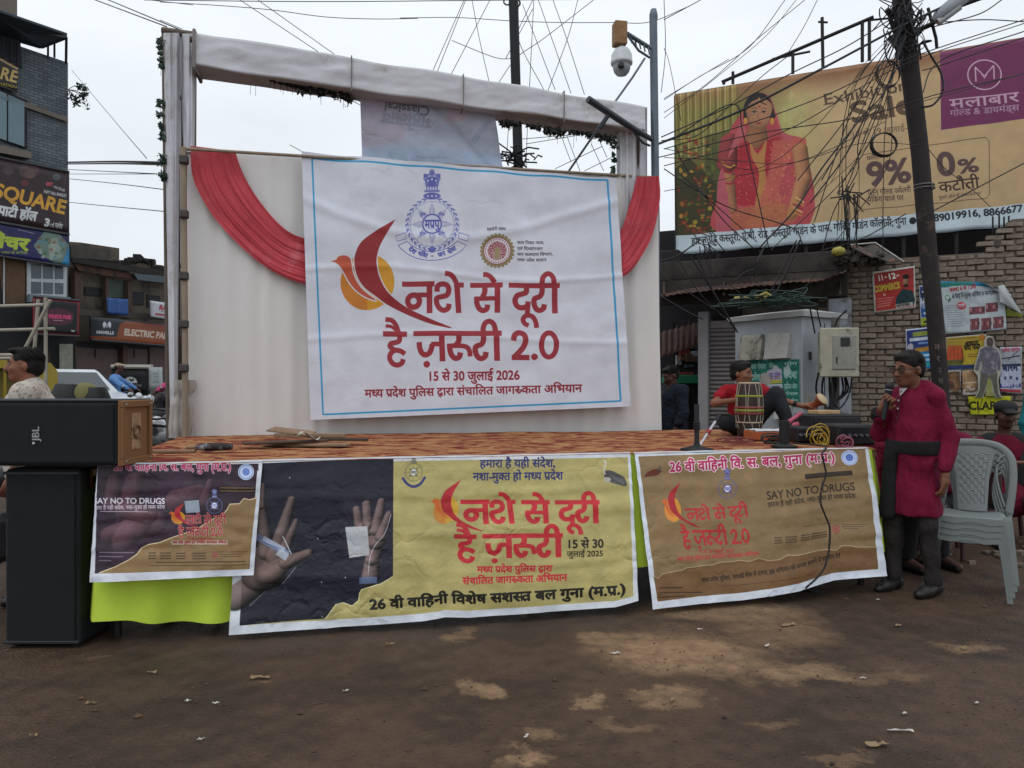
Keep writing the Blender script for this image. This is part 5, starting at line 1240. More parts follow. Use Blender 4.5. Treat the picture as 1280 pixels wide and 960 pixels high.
# ================================================================== RIGHT SIDE: wall, shops, hoarding
WO = Vector((7.15, 10.5, 0)); WU = Vector((-.902, .431, 0)).normalized(); WN = Vector((-.431, -.902, 0)).normalized()   # WU runs to the left, WN faces the camera
def on_wall(px, py, off=0): return onplane(px, py, WO+WN*off, WN)
def wall():
    w = thing('brick_wall', 'rough old brick wall with posters pasted on it', 'wall')
    mort = mat('mortar', '625950', .95, .2, 12, .5, 30)
    R = random.Random(5)
    bm_ = [mat('brick_a', '74695d', .9, .4, 9, .9, 26, c2='877c6e', c2s=3, c2a=.55), mat('brick_b', '7a6d60', .9, .4, 9, .9, 26, c2='5c5046', c2s=3, c2a=.5), mat('brick_c', '81766a', .9, .25, 7, .6, 26, c2='5c4c42', c2s=2, c2a=.5)]
    protos = []
    for k in range(6):
        mb = MB(); mb.box((0, 0, 0), (.218, .09, .070), bev=.008); mb.v = [(x+R.uniform(-.006, .006), y+R.uniform(-.007, .007), z+R.uniform(-.004, .004)) for x, y, z in mb.v]
        o = mb.build('brick', bm_[k % 3]); protos.append(o.data); bpy.data.objects.remove(o)
    rz = math.atan2(WU.y, WU.x); cand = []
    rows = 44
    for r in range(rows):
        z = .04+r*.084
        for i in range(-9, 12):
            t = i*.232+(.116 if r % 2 else 0)
            if t > 2.62: continue
            top = 3.30+(0 if t > .55 else min(.9, (.55-t)*1.2))+.12*wn(t*2, 0, 3)
            if z > top: continue
            p = WO+WU*t+Vector((0, 0, z)); px = 640+FPX*p.x/p.y; py = 480-FPX*(p.z-CAMZ)/p.y
            cand.append((0 if (1055 < px < 1285 and py < 545) else 1, p.y, t, z))
    cand.sort(key=lambda c: (c[0], -c[3])); rest = MB(); n = 0
    for f, _, t, z in cand:
        p = WO+WU*t+WN*R.uniform(-.022, .018)+Vector((0, 0, z+.012*wn(t, z, 4, 2))); a = rz+R.uniform(-.03, .03)
        if n < 300 and f == 0:
            o = bpy.data.objects.new('brick', protos[R.randrange(6)]); COLL.objects.link(o); o.parent = w; o.location = p; o.rotation_euler = (R.uniform(-.02, .02), R.uniform(-.05, .05), a); o.scale = (R.uniform(.88, 1.04), 1, R.uniform(.9, 1.08)); n += 1
        else: rest.box(p, (.214, .09, .068), a, bev=.006)
    tag(rest.build('brickwork', bm_[0], w), kind='stuff')
    c = MB(); vs = []
    for t in (-2.2, 2.66):
        for off in (-.02, -.22):
            for z in (0, 3.28): vs.append(WO+WU*t+WN*(off+.035)+Vector((0, 0, z)))
    c.add(vs, [(0,1,3,2), (4,6,7,5), (0,4,5,1), (2,3,7,6), (1,5,7,3), (0,2,6,4)]); c.build('mortar_core', mort, w)
    c = MB(); vs = []
    for t in (-2.2, .15):
        for off in (-.02, -.22):
            for z in (3.2, 3.72): vs.append(WO+WU*t+WN*(off+.034)+Vector((0, 0, z)))
    c.add(vs, [(0,1,3,2), (4,6,7,5), (0,4,5,1), (2,3,7,6), (1,5,7,3), (0,2,6,4)]); c.build('upper_core', mort, w)
wall()
def posters():
    D = poster_defs(); cats = {'clare': 'sign'}
    for i, (k, (w_, h_, q, bg, fn, lab)) in enumerate(D.items()):
        m = print_mat('poster_'+k, simple(w_, h_, q, bg, fn), 1.12, .6, .3, 14, .2, .25)
        c = [on_wall(x, y, .075+.006*(i % 3)) for x, y in q]
        def P(u, v, k=k, c=c):
            p = quad(c, u, v)+WN*(.010*wn(u*3, v*3, len(k))+.004*wn(u*9, v*9, 3))
            if k == 'big':
                e = max(0, (u-.72)/.28+(v-.80)/.2-.55); p += WN*.10*min(1, e)+Vector((.10, 0, -.22))*min(1, e)**1.5*.8
            return p
        o = tag(sheet('poster' if k != 'clare' else 'sign_board', P, 26, 20, m, thick=.004 if k != 'clare' else .02), lab, cats.get(k, 'poster'))
    # peeled corner of the big poster
    q = [W4((905,338))[0], W4((938,330))[0], W4((1040,494))[0], W4((915,425))[0]]; c = [on_wall(x, y, o) for (x, y), o in zip(q, (.11, .13, .12, .17))]
    par = [o for o in bpy.data.objects if o.get('label', '').startswith('large white coaching')][0]
    sheet('peeled_corner', lambda u, v: quad(c, u, v)+WN*(.05*math.sin(PI*u)*math.sin(PI*v)), 12, 12, mat('poster_back', 'a3a8a8', .7, .12, 9, .3), par, thick=.003)
    q = W4((945,460), (1040,492), (1038,508), (950,505)); c2 = [on_wall(x, y, .072) for x, y in q]
    tag(sheet('poster', lambda u, v: quad(c2, u, v), 6, 4, mat('poster_olive', '7c8030', .8, .3, 9), thick=.003), 'olive remnant of a torn poster below the peeling corner', 'poster')
    # cut-out figure
    t = thing('cutout_figure', 'man shaped cut-out in grey overalls with white outline above the yellow board', 'cutout')
    z3 = Z(1160, 420, 6.857)
    out_ = [(520,-5),(548,5),(568,35),(570,85),(605,110),(628,170),(632,235),(628,290),(612,345),(602,385),(608,440),(618,500),(640,528),(578,532),(560,500),(548,440),(538,370),(520,350),(505,420),(492,470),(470,528),(402,522),(425,480),(430,420),(425,340),(390,300),(400,240),(430,150),(440,105),(482,85),(480,40),(498,5)]
    def plate(pts, off, th, name, m, smooth_=True):
        q = [on_wall(x, y, off) for x, y in z3(*pts)]; n_ = len(q); vs = q+[p+WN*th for p in q]
        o = MB().add(vs, [tuple(range(n_)), tuple(range(2*n_-1, n_-1, -1))]+[(i, i+n_, (i+1) % n_+n_, (i+1) % n_) for i in range(n_)]).build(name, m, t); return o
    plate(out_, .10, .012, 'backing_board', mat('cut_white', 'a8a69a', .6, .1, 9))
    g1 = mat('cut_grey', '5a5862', .6, .35, 22, c2='7d7a84', c2s=14, c2a=.6)
    plate([(490,90),(560,90),(595,120),(618,180),(622,240),(618,290),(600,292),(592,240),(585,190),(583,250),(592,310),(520,335),(448,312),(465,250),(462,190),(445,240),(432,295),(405,285),(412,240),(438,165),(450,115)], .114, .008, 'printed_torso', g1)
    plate([(452,318),(520,340),(500,410),(485,465),(468,520),(415,518),(440,470),(448,410)], .114, .008, 'printed_leg', mat('cut_leg', '55544a', .6, .35, 22)); plate([(525,340),(594,316),(592,385),(598,440),(606,500),(628,522),(585,524),(572,490),(560,430),(545,370)], .114, .008, 'printed_leg', MATS['cut_leg'])
    plate([(505,30),(520,12),(548,15),(560,40),(558,75),(545,90),(515,88),(504,65)], .114, .008, 'printed_head', mat('cut_head', '4a3a3a', .6, .3, 22))
    plate([(505,365),(535,365),(548,440),(560,515),(490,515),(500,440)], .106, .010, 'printed_ground', mat('cut_ground', '8a8c50', .6, .2, 12))
posters()

def shops():
    s = thing('shop_row', 'dark weathered shop front with steel shutter and rusty tin awning', 'shop')
    dk = mat('wall_dark', '332e2b', .95, .3, 3, .4, c2='4a443e', c2s=1.5, c2a=.5); conc = mat('old_concrete', '514b45', .95, .28, 3, .5, c2='2f2b28', c2s=1.2, c2a=.6)  # very dark brown wall with paler brown patches, and a lighter old concrete
    rz = math.atan2(WU.y, WU.x)
    def blk(t0, t1, off, dep, z0, z1, name, m, par=s):
        c = WO+WU*(t0+t1)/2+WN*(off-dep/2)+Vector((0, 0, (z0+z1)/2)); return MB().box(c, (abs(t1-t0), dep, z1-z0), rz, bev=.01).build(name, m, par)
    TT = lambda px: (lambda p: (p-WO).dot(WU))(on_wall(px, 400))
    t885, t925, t880, t1062, t822 = TT(886), TT(926), TT(878), TT(1062), TT(815)
    blk(t1062, t822+.5, .25, 1.6, 3.12, 3.42, 'roof_slab', mat('slab_dark', '3b3633', .95, .3, 3, .5, c2='24211f', c2s=1.2, c2a=.6))  # slab coloured darker than the concrete wall, with near-black patches
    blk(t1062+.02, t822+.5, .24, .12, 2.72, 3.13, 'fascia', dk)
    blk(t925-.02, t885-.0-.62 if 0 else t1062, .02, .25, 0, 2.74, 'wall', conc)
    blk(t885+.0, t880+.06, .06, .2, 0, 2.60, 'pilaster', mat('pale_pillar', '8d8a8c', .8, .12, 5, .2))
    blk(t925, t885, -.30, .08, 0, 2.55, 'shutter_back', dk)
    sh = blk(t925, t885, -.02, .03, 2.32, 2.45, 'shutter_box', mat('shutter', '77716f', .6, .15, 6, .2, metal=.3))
    m = MATS['shutter']; proto = None
    for i in range(24):
        z = 2.29-i*.072
        c = WO+WU*(t925+t885)/2+WN*(-.05)+Vector((0, 0, z)); w = abs(t885-t925)
        if proto is None:
            mb = MB(); mb.prism([(-.034, -.006), (-.02, .012), (.0, .018), (.02, .012), (.034, -.006)], (-w/2, 0, 0), (0, 0, 1), (0, -1, 0), (w, 0, 0)); o = mb.build('slat', m, s); proto = o.data
        else: o = bpy.data.objects.new('slat', proto); COLL.objects.link(o); o.parent = s
        o.location = c; o.rotation_euler = (0, 0, rz+PI)
    # rusty tin awning
    a = thing('tin_awning', 'rusty corrugated tin awning sagging over the shuttered shop', 'awning')
    rust = mat('rust', '583a2e', .85, .35, 6, .3, c2='352723', c2s=2.5, c2a=.75)
    e0 = [(812,372),(870,364),(950,357),(1000,352),(1030,352),(1056,340)]
    def P(u, v):
        px = 812+(1057-812)*u; py = np.interp(px, [e[0] for e in e0], [e[1] for e in e0]); f = on_wall(px, py, .85); b = f-WN*.65+Vector((0, 0, .13))
        p = f.lerp(b, v); return p+Vector((0, 0, .007*math.sin(u*190)+.05*wn(u*6, v*2, 1)))
    sheet('tin_sheet', P, 240, 8, rust, a, thick=.004)
    for px in (830, 905, 985, 1050): b = on_wall(px, 345, .1); f = on_wall(px, 366, .85); MB().tube([b+Vector((0,0,-.05)), f+Vector((0,0,-.03))], .02, 5).build('bracket', mat('bracket', '3a2e28', .7), a)
    # rubble and weeds heap on the slab edge by the wall
    hp = MB(); R = random.Random(6)
    for i in range(60):
        p = on_wall(1045+55*R.random(), 330-14*R.random(), .1+.25*R.random()); hp.box(p, (R.uniform(.04,.16), R.uniform(.04,.1), R.uniform(.03,.09)), R.random()*3)
    tag(hp.build('rubble_heap', conc), kind='stuff')
    bt = thing('tin_sheet_scrap', 'bent rusty tin sheet with pale edge lying on the wall top above the red poster', 'sheet')
    q = [on_wall(1062,308,.35), on_wall(1094,306,.2), on_wall(1130,329,.3), on_wall(1090,322,.55)]
    sheet('tin_panel', lambda u, v: quad(q, u, v)+Vector((0, 0, .02*math.sin(u*9))), 14, 8, mat('tin_dark', '3a3431', .6, .3, 8, c2='7a4a36', c2s=4, c2a=.5), bt, thick=.01)
    MB().tube([q[0]+Vector((0,0,.02)), q[1]+Vector((0,0,.03)), q[2]+Vector((0,0,.02))], .012, 5).build('pale_edge', mat('pale_edge', 'a8a6a0', .6), bt)
    yb = tag(MB().sph(on_wall(1048,314,.5), (.10,.09,.07), 10, 7).build('plastic_bag', mat('yellow_bag', '9c9440', .5, .3, 20)), 'crumpled yellow plastic bag caught on the roof edge', 'bag')
    # junk on the cabinet roof: crumpled net of green cables
    R = random.Random(12); mb = MB()
    for i in range(34):
        c = V(R.uniform(925, 1010), R.uniform(372, 386), 8.9+R.random()*.6); pts = [c+Vector((R.gauss(0, .16), R.gauss(0, .15), abs(R.gauss(0, .05)))) for _ in range(5)]
        mb.tube([Vector(q) for q in smooth([tuple(p) for p in pts], 4)], .008, 4, cap=False)
    tag(mb.build('cable_heap', mat('cable_green', '1f3a30', .6, .3, 9)), kind='stuff')
    kb = thing('striped_rod', 'yellow and black banded rod lying in the cable heap over the cabinet', 'rod')
    for i in range(7): p = V(918+i*6, 373-.4*i, 9.0); q_ = V(924+i*6, 372.6-.4*i, 9.0); MB().tube([p, q_], .022, 7).build('band', mat('band_yellow', 'a8984a', .6) if i % 2 == 0 else mat('band_dark', '3a3428', .6), kb)
    MB().tube([V(951,378,9), V(950,369,9), V(957,366,9), V(963,370,9)], .02, 6).build('hook', mat('band_yellow', 'a8984a', .6), kb)
shops()

def back_lane():
    """what shows between the cloth wall and the pilaster: market stalls, a tin roof, a tree far behind"""
    st = thing('market_stall', 'cluttered open market stall with green cloth counter under a brown roof', 'stall')
    dk = mat('stall_dark', '1f1d1d', .9, .3, 5)
    MB().box(V(862, 500, 15.0)-Vector((0,0,.6)), (1.2, .5, 1.5), .2, bev=.01).build('counter', dk, st)
    MB().box(V(858, 474, 14.6), (.9, .3, .16), .2, bev=.01).build('green_cloth', mat('green_cloth', '1f7a58', .8, .2, 6), st)
    R = random.Random(8); cols = ['8a8f98', '5a4030', '7a5a48', 'a8a8ac', '3a4a5a', '8c3a30', '2f2f33', '5f6a78']
    for i in range(26):
        p = V(R.uniform(842, 880), R.uniform(428, 470), 14.8+R.random()*.4); MB().box(p, (R.uniform(.1,.4), .1, R.uniform(.06,.22)), .2, bev=.01).build('goods', mat('goods%d' % (i % 8), cols[i % 8], .7, .3, 9), st)
    for px in (842, 880): p = V(px, 470, 14.6); MB().tube([(p.x, p.y, 0), (p.x, p.y, 2.6)], .035, 6).build('post', dk, st)
    rf = [V(815,418,14), V(884,400,14), V(884,428,13.2), V(815,448,13.2)]
    sheet('roof', lambda u, v: quad(rf, u, v)+Vector((0,0,.015*math.sin(u*60))), 60, 6, mat('roof_brown', '5a4038', .8, .3, 6), st, thick=.02)
    MB().box(V(852, 400, 16), (2.0, .2, 1.1), .2, bev=.01).build('shade_board', dk, st)
    for i in range(14): x = 846+R.random()*34; p = V(x, R.uniform(396, 412), 13.4); MB().tube([p, p-Vector((0,0,R.uniform(.1,.45)))], .006, 4).build('hanging_goods', mat('goods%d' % (i % 8), cols[i % 8]), st)
    b = thing('market_building', 'dark low building closing the lane behind the market stall', 'building')
    MB().box(V(905, 440, 19), (4.2, .4, 3.6), .1, bev=.02).build('wall', dk, b)
    # distant tree
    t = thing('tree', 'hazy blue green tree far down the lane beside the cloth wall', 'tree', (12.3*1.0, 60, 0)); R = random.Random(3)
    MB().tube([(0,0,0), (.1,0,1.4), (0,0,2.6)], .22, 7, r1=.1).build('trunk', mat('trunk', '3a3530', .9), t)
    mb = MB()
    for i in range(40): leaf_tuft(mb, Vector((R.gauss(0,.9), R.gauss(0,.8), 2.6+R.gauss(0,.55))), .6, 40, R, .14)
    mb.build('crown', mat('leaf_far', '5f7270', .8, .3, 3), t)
back_lane()

def hoarding():
    a, b = Vector((3.01, 13.8, 0)), Vector((7.83, 11.5, 0)); hu = (b-a).normalized(); hn = Vector((hu.y, -hu.x, 0)); pl = a
    q = [(843,118),(1340,37),(1340,276),(845,318)]; c = [onplane(x, y, pl, hn) for x, y in q]
    t = thing('billboard', 'huge tan and purple jewellery billboard with a woman in a red sari', 'billboard')
    def P(u, v): return quad(c, u, v)+hn*(.02*wn(u*4, v*3, 2)+.008*wn(u*12, v*6, 5))-Vector((0,0,.015*math.sin(u*PI*9)**2*(1-v)))
    sheet('printed_sheet', P, 90, 40, print_mat('billboard', print_hoarding(), 1.12, .5, .15, 3, .06, .3), t, thick=.01)
    st = mat('frame_steel', '2c2a2b', .6, .2, 9, .1, metal=.5)
    for i in range(9):
        p = c[3].lerp(c[2], i/8); r = c[0].lerp(c[1], i/8); o = hn*-.08
        MB().tube([Vector((p.x, p.y, 2.9))+o, r+o], .03, 6).build('frame_post', st, t)
    for v in (0, .33, .66, 1): MB().tube([quad(c, 0, v)-hn*.05, quad(c, 1, v)-hn*.05], .022, 6).build('frame_rail', st, t)
    # pipe railing above the board
    r = thing('pipe_railing', 'slanting black pipe railing standing above the billboard top', 'railing')
    def H(x, y, o=-.3): return onplane(x, y, pl+hn*o, hn)
    Z6 = Z(830, 0, 2.844)
    for p, q_, rad in (((205,292),(745,60),.03), ((385,210),(520,183),.02), ((730,72),(800,65),.018)): a_, b_ = Z6(p, q_); MB().tube([H(*a_), H(*b_)], rad, 6).build('pipe', st, r)
    for p, q_ in (((213,300),(213,285)), ((245,298),(245,255)), ((458,262),(458,180)), ((565,240),(562,62)), ((705,220),(705,80)), ((730,215),(730,75))): a_, b_ = Z6(p, q_); MB().tube([H(*a_), H(*b_)], .028, 6).build('upright', st, r)
    a_, b_ = Z6((548,78), (582,80)); MB().tube([H(*a_), H(*b_)], .02, 5).build('cross_arm', st, r)
    # dark space under the board: back wall of the terrace
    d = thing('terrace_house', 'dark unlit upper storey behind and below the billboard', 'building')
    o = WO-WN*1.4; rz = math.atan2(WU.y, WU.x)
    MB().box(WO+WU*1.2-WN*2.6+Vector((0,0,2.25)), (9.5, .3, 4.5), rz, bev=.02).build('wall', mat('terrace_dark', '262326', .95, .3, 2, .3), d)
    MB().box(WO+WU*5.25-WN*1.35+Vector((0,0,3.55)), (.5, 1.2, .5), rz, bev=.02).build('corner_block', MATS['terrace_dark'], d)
    mb = MB()
    for px in (1213, 1242, 1246, 1250, 1256, 1262): mb.tube([on_wall(px, 302, -.1), on_wall(px+R_.uniform(-1, 1), 270, -.1)], .010, 5)
    o = thing('steel_bars', 'row of thin steel bars sticking up from the brick wall top at the far right', 'rebar'); 
    for px in (1241, 1249, 1255, 1261): MB().tube([on_wall(px, 305, -.08), on_wall(px, 268+R_.random()*4, -.08)], .012, 5).build('bar', st, o)
    br = tag(MB().box(on_wall(1246, 305, -.02), (.15, .14, .12), .4, bev=.015).build('loose_block', mat('old_concrete', '514b45')), 'loose pale block resting on top of the brick wall', 'block')
hoarding()

def cabinet():
    t = thing('electric_cabinet', 'tall grey street electricity cabinet with two square vents and green posters', 'cabinet')
    C = Vector((3.475, 9.0, 0)); A = Vector((-.53, .85, 0)).normalized(); B = Vector((.85, .53, 0)).normalized(); wa, wb = 1.04, .73
    gm = mat('cabinet_paint', '9aa0a4', .55, .10, 4, .15, c2='7c8082', c2s=2.2, c2a=.35); dirty = mat('vent_dirty', '9a9488', .7, .2, 9, .2, c2='4a4238', c2s=7, c2a=.55)
    rza = math.atan2(A.y, A.x)
    ctr = C+A*wa/2+B*wb/2
    MB().box(ctr+Vector((0,0,1.32)), (wa, wb, 1.84), rza, bev=.015).build('body', gm, t)
    # roof lid: slightly pitched
    vs = []
    for z, e, hz in ((2.22, .06, 0), (2.28, .07, 0)):
        for (i, j) in ((0,0), (1,0), (1,1), (0,1)): vs.append(ctr+A*(i-.5)*(wa+2*e)+B*(j-.5)*(wb+2*e)+Vector((0,0,z)))
    vs += [ctr+A*(i-.5)*(wa*.6)+Vector((0,0,2.345)) for i in (0, 1)]
    MB().add(vs, [(0,1,2,3), (0,4,5,1), (1,5,6,2), (2,6,7,3), (3,7,4,0), (4,8,9,5), (6,9,8,7), (5,9,6), (7,8,4)]).build('lid', mat('lid_paint', 'a9abaa', .6, .12, 5, .2), t)
    MB().box(ctr+Vector((0,0,.2)), (wa*.96, wb*.96, .4), rza).build('plinth', mat('old_concrete', '514b45'), t)
    na = -B                                             # left face looks along -B
    na = Vector((-A.y, A.x, 0)); na = na if na.dot(-C) > 0 else -na
    nb = Vector((-B.y, B.x, 0)); nb = nb if nb.dot(-C) > 0 else -nb
    def fa(px, py, o=0): return onplane(px, py, C+na*o, na)
    def hood(x0, y0, x1, y1, m):                         # sloping louvre hood
        q = [fa(x0, y0, .0), fa(x1, y0-1, .0), fa(x1, y1-1.5, .0), fa(x0, y1, .0)]; vs = q+[q[0]+na*.03-Vector((0,0,.03)), q[1]+na*.03-Vector((0,0,.03)), q[2]+na*.09, q[3]+na*.09]
        MB().add(vs, [(0,4,5,1), (1,5,6,2), (2,6,7,3), (3,7,4,0), (4,7,6,5)]).build('vent_hood', m, t)
    hood(928, 419, 955, 451, dirty); hood(960, 417, 989, 449, mat('vent_pale', 'a3a29c', .65, .15, 8, .2, c2='77756e', c2s=6, c2a=.4)); hood(972, 505, 990, 524, MATS['vent_pale'])
    g = [(936.5,450.5),(999,449),(999.5,507.5),(937,508.5)]
    sheet('poster', lambda u, v: quad([fa(x, y, .012) for x, y in g], u, v)+na*.003*wn(u*6, v*6, 1), 16, 14, print_mat('green_poster', print_green(), 1.15, .6, .3, 12, .15), t)
    MB().tube([C+na*.004+Vector((0,0,.45)), C+na*.004+Vector((0,0,2.2))], .012, 6).build('corner_seam', gm, t)
    for k in (.42,): MB().box(C+B*k+nb*.004+Vector((0,0,1.3)), (.008, .006, 1.7), math.atan2(B.y, B.x)).build('door_gap', mat('gap', '3a3c3e'), t)
    MB().box(C+B*.12+nb*.02+Vector((0,0,1.75)), (.03, .03, .10), 0, bev=.005).build('handle', mat('handle_dark', '2a2a2a', .5), t)
    MB().box(fa(1024, 470, 0)+na*0 if 0 else (C+B*.1+nb*.012+Vector((0,0,1.20))), (.10, .015, .16), math.atan2(B.y, B.x), bev=.003).build('notice', mat('notice', '9a9890', .7, .2, 12), t)
    # cream meter box on its own post
    b = thing('meter_box', 'grimy cream meter box with a dark window hung beside the cabinet', 'meter box')
    cm = mat('cream_box', '9a9684', .6, .2, 7, .25, c2='4f4a40', c2s=5, c2a=.45)
    Yb = 8.75; n0 = Vector((-.25, -.97, 0)).normalized(); e0 = Vector((.97, -.25, 0)).normalized(); base = V(1047, 441, Yb)
    bz = math.atan2(e0.y, e0.x)
    MB().box(base+n0*-.02, (.40, .24, .55), bz, bev=.03).build('body', cm, b)
    MB().box(base+n0*.105-e0*.0, (.42, .03, .57), bz, bev=.02).build('door_rim', cm, b)
    MB().box(base+n0*.118+e0*.05, (.25, .03, .40), bz, bev=.01).build('door', mat('box_door', '85857c', .6, .2, 9, .2, c2='56544c', c2s=8, c2a=.4), b)
    MB().box(base+n0*.136+e0*.06+Vector((0,0,.12)), (.10, .012, .10), bz, bev=.004).build('window', mat('box_window', '1f1f20', .3), b)
    MB().tube([base+n0*.14-e0*.03+Vector((0,0,-.05)), base+n0*.14-e0*.03+Vector((0,0,-.12))], .008, 5).build('latch', mat('handle_dark', '2a2a2a'), b)
    MB().tube([(base.x+.05, base.y+.18, 0), (base.x+.05, base.y+.18, 2.2)], .05, 8).build('post', mat('post_grey', '55534f', .8, .2, 9), b)
    R = random.Random(2)
    for i in range(9):
        x = 1022+R.random()*35; q_ = [V(x, 466, Yb), V(x+R.uniform(-3, 4), 490, Yb+.1), V(1030+R.random()*12, 515, Yb+.1), V(1032+R.random()*8, 545, Yb+.1)]
        MB().tube([Vector(p) for p in smooth([tuple(p) for p in q_], 4)], .012, 5, cap=False).build('lead', mat('cable_black', '17171a', .5, .1, 5), b)
    MB().tube([Vector(p) for p in smooth([tuple(V(*q)) for q in ((1066,455,Yb),(1062,490,Yb),(1050,510,Yb),(1040,500,Yb))], 5)], .010, 5, cap=False).build('lead', MATS['cable_black'], b)
    # painted pier behind the box
    p = thing('wall_pier', 'flaking white and blue painted pier between meter box and brick wall', 'pier')
    rz = math.atan2(WU.y, WU.x); q_ = on_wall(1050, 500, .1)
    MB().box((q_.x, q_.y, 1.35), (.32, .25, 2.7), rz, bev=.01).build('pier', mat('flaking', '8d9298', .85, .25, 5, .3, c2='4f4a48', c2s=3, c2a=.7), p)
cabinet()
# ================================================================== POLES AND WIRES
def poles():
    dk = mat('pole_black', '1d1c1f', .6, .25, 6, .25, metal=.2); gl = mat('galvanised', '5f6a74', .5, .15, 6, .1, metal=.4)
    t = thing('utility_pole', 'leaning dark iron utility pole in front of the billboard and brick wall', 'pole')
    pts = [V(1124,-60,9), V(1127,0,9), V(1139,100,9), V(1150,190,9), V(1159,300,9), V(1168,390,9), V(1176,486,9), V(1186,627,9)]
    for p, q in zip(pts[-1:], pts[-1:]): q.z = 0
    MB().tube(pts, [.10,.105,.105,.10,.098,.095,.092,.09], 10).build('shaft', mat('pole_rust', '2b2524', .85, .3, 8, .4, c2='4a3a33', c2s=4, c2a=.35), t)
    for y, x in ((232,1155), (236,1155.5)): p = V(x, y, 9); MB().torus(p, .108, .010, 18, 6).build('wire_band', mat('wire_steel', '6a6868', .5, metal=.5), t)
    MB().tube([V(1108,12,8.9), V(1122,24,8.95)], .03, 6).build('bolt_arm', dk, t); MB().tube([V(1112,48,8.9), V(1150,40,8.95)], .03, 6).build('cross_arm', dk, t)
    MB().tube([V(1120,0,9), V(1112,24,9), V(1122,52,9), V(1145,55,9)], .02, 5).build('strap', dk, t)
    for i, y in enumerate((438,452,467,480)):             # painted characters up the shaft
        p = V(1170+.12*(y-420), y, 8.89); decal_text('painted_mark', 'न१२७'[i], (p.x-.04, p.y, p.z), (1,0,0), (0,0,1), .075, mat('pole_letter', '6a6460', .8), t, .01)
    l = thing('street_lamp', 'grey street lamp head on a bracket reaching right from the dark pole top', 'lamp')
    MB().tube([V(1142,40,9), V(1165,30,8.95), V(1185,12,8.9), V(1240,-8,8.85)], .03, 7).build('arm', dk, l)
    mb = MB(); a, b = V(1166,26,8.8), V(1206,-6,8.7); d = (b-a).normalized(); u = d.cross(Vector((0,1,0))).normalized(); v = d.cross(u)
    for s_, w, z in ((0,.04,.0), (.1,.085,.02), (.42,.09,.02), (.52,.05,.0)):
        pass
    mb.tube([a, a+d*.08, a+d*.40, b], [.03,.075,.085,.04], 8); mb.build('lamp_body', mat('lamp_grey', '8a8f94', .5, .15, 6), l)
    MB().tube([a-Vector((0,0,.06))+d*.06, a-Vector((0,0,.075))+d*.34], .05, 8).build('lens', mat('lamp_lens', 'b0b4b4', .2), l)
    MB().tube([V(1160,10,8.95), V(1170,48,8.95), V(1171,60,8.95)], .018, 6).build('hanging_fitting', dk, l)
    # dark pole behind the gantry
    t = thing('utility_pole', 'straight black pole rising behind the middle of the gantry beam', 'pole')
    a = V(648, 212, 11); b = V(640, -60, 11); base = Vector((a.x+.12, 11, 0)); MB().tube([base, a, b], .072, 9).build('shaft', mat('pole_black2', '17181c', .6, .2, 6, metal=.2), t)
    mb = MB(); R = random.Random(5)
    for i in range(26):
        c = V(643, 197, 10.9); d = Vector((R.gauss(0,.14), R.gauss(0,.08), R.gauss(0,.07))); e = Vector((R.gauss(0,.16), R.gauss(0,.1), R.gauss(0,.09))); mb.tube([c+d, c+(d+e)*.5+Vector((0,0,.05)), c+e], .012, 4)
    mb.build('wire_knot', MATS['pole_black2'], t)
    for x, y in ((634,2), (646,4)): MB().torus(V(x, y, 11), .05, .012, 12, 5, Matrix.Rotation(PI/2, 3, 'X')).build('insulator', MATS['pole_black2'], t)
    # camera pole
    t = thing('camera_pole', 'grey steel pole with brackets standing at the right end of the gantry', 'pole')
    x = (817-640)/FPX*7.65; top = V(817, 18, 7.65); MB().tube([(x+.02, 7.65, 0), V(820, 300, 7.65), V(816.5, 18, 7.65)], .040, 10).build('shaft', gl, t); MB().lathe([(.0,.06),(.03,.05),(.042,0),(.042,-.04),(.036,-.06)], 10, loc=top).build('cap', gl, t)
    MB().tube([V(813,60,7.6), V(784,42,7.4)], .022, 7).build('arm', gl, t); MB().tube([V(812,72,7.6), V(798,63,7.5), V(785,45,7.4)], .013, 5).build('brace', gl, t)
    for i in range(5): MB().tube([V(788+i*5.5, 46+i*3.2, 7.5), V(790+i*5.5, 54+i*3.6, 7.5)], .008, 4).build('web_rod', gl, t)
    MB().tube([V(814,174,7.60), V(804,168,7.22), V(790,160,6.9), V(735,124,6.6)], [.026,.028,.030,.032], 9).build('lower_arm', mat('arm_dark', '3a4046', .5, .15, 6, metal=.4), t)
    MB().tube([V(812,182,7.5), V(803,178,7.2), V(785,157,6.87)], .013, 5).build('brace', MATS['arm_dark'], t)
    MB().tube([V(806,73,7.5), V(790,98,7.4), V(767,130,7.3)], .012, 5).build('stay', gl, t)
    MB().tube([V(760,142,6.72), V(740,172,7.0), V(711,214,7.6)], .012, 5).build('stay', gl, t); MB().tube([V(760,145,7.1), V(750,160,7.1)], .02, 5).build('stay_joint', MATS['arm_dark'], t)
    c = thing('security_camera', 'white dome security camera hanging under a brown box at the pole bracket', 'camera')
    p = V(777, 58, 7.35); wh = mat('cam_white', 'b7bbbd', .4, .06, 8); MB().lathe([(.0,.02),(.025,.02),(.03,-.01),(.07,-.03),(.098,-.08),(.105,-.15),(.108,-.155),(.105,-.175),(.08,-.18)], 20, loc=p).build('housing', wh, c)
    MB().lathe([(.085,-.175),(.086,-.21),(.075,-.25),(.05,-.28),(.0,-.295)], 20, loc=p).build('dome', mat('cam_grey', '8c9296', .3, .1, 6), c)
    MB().lathe([(.0,0),(.03,0),(.034,.012),(.02,.02),(0,.022)], 12, Matrix.Rotation(PI/2*1.1, 3, 'X'), p+Vector((-.02,-.085,-.225))).build('lens', mat('lens_dark', '24262a', .15), c)
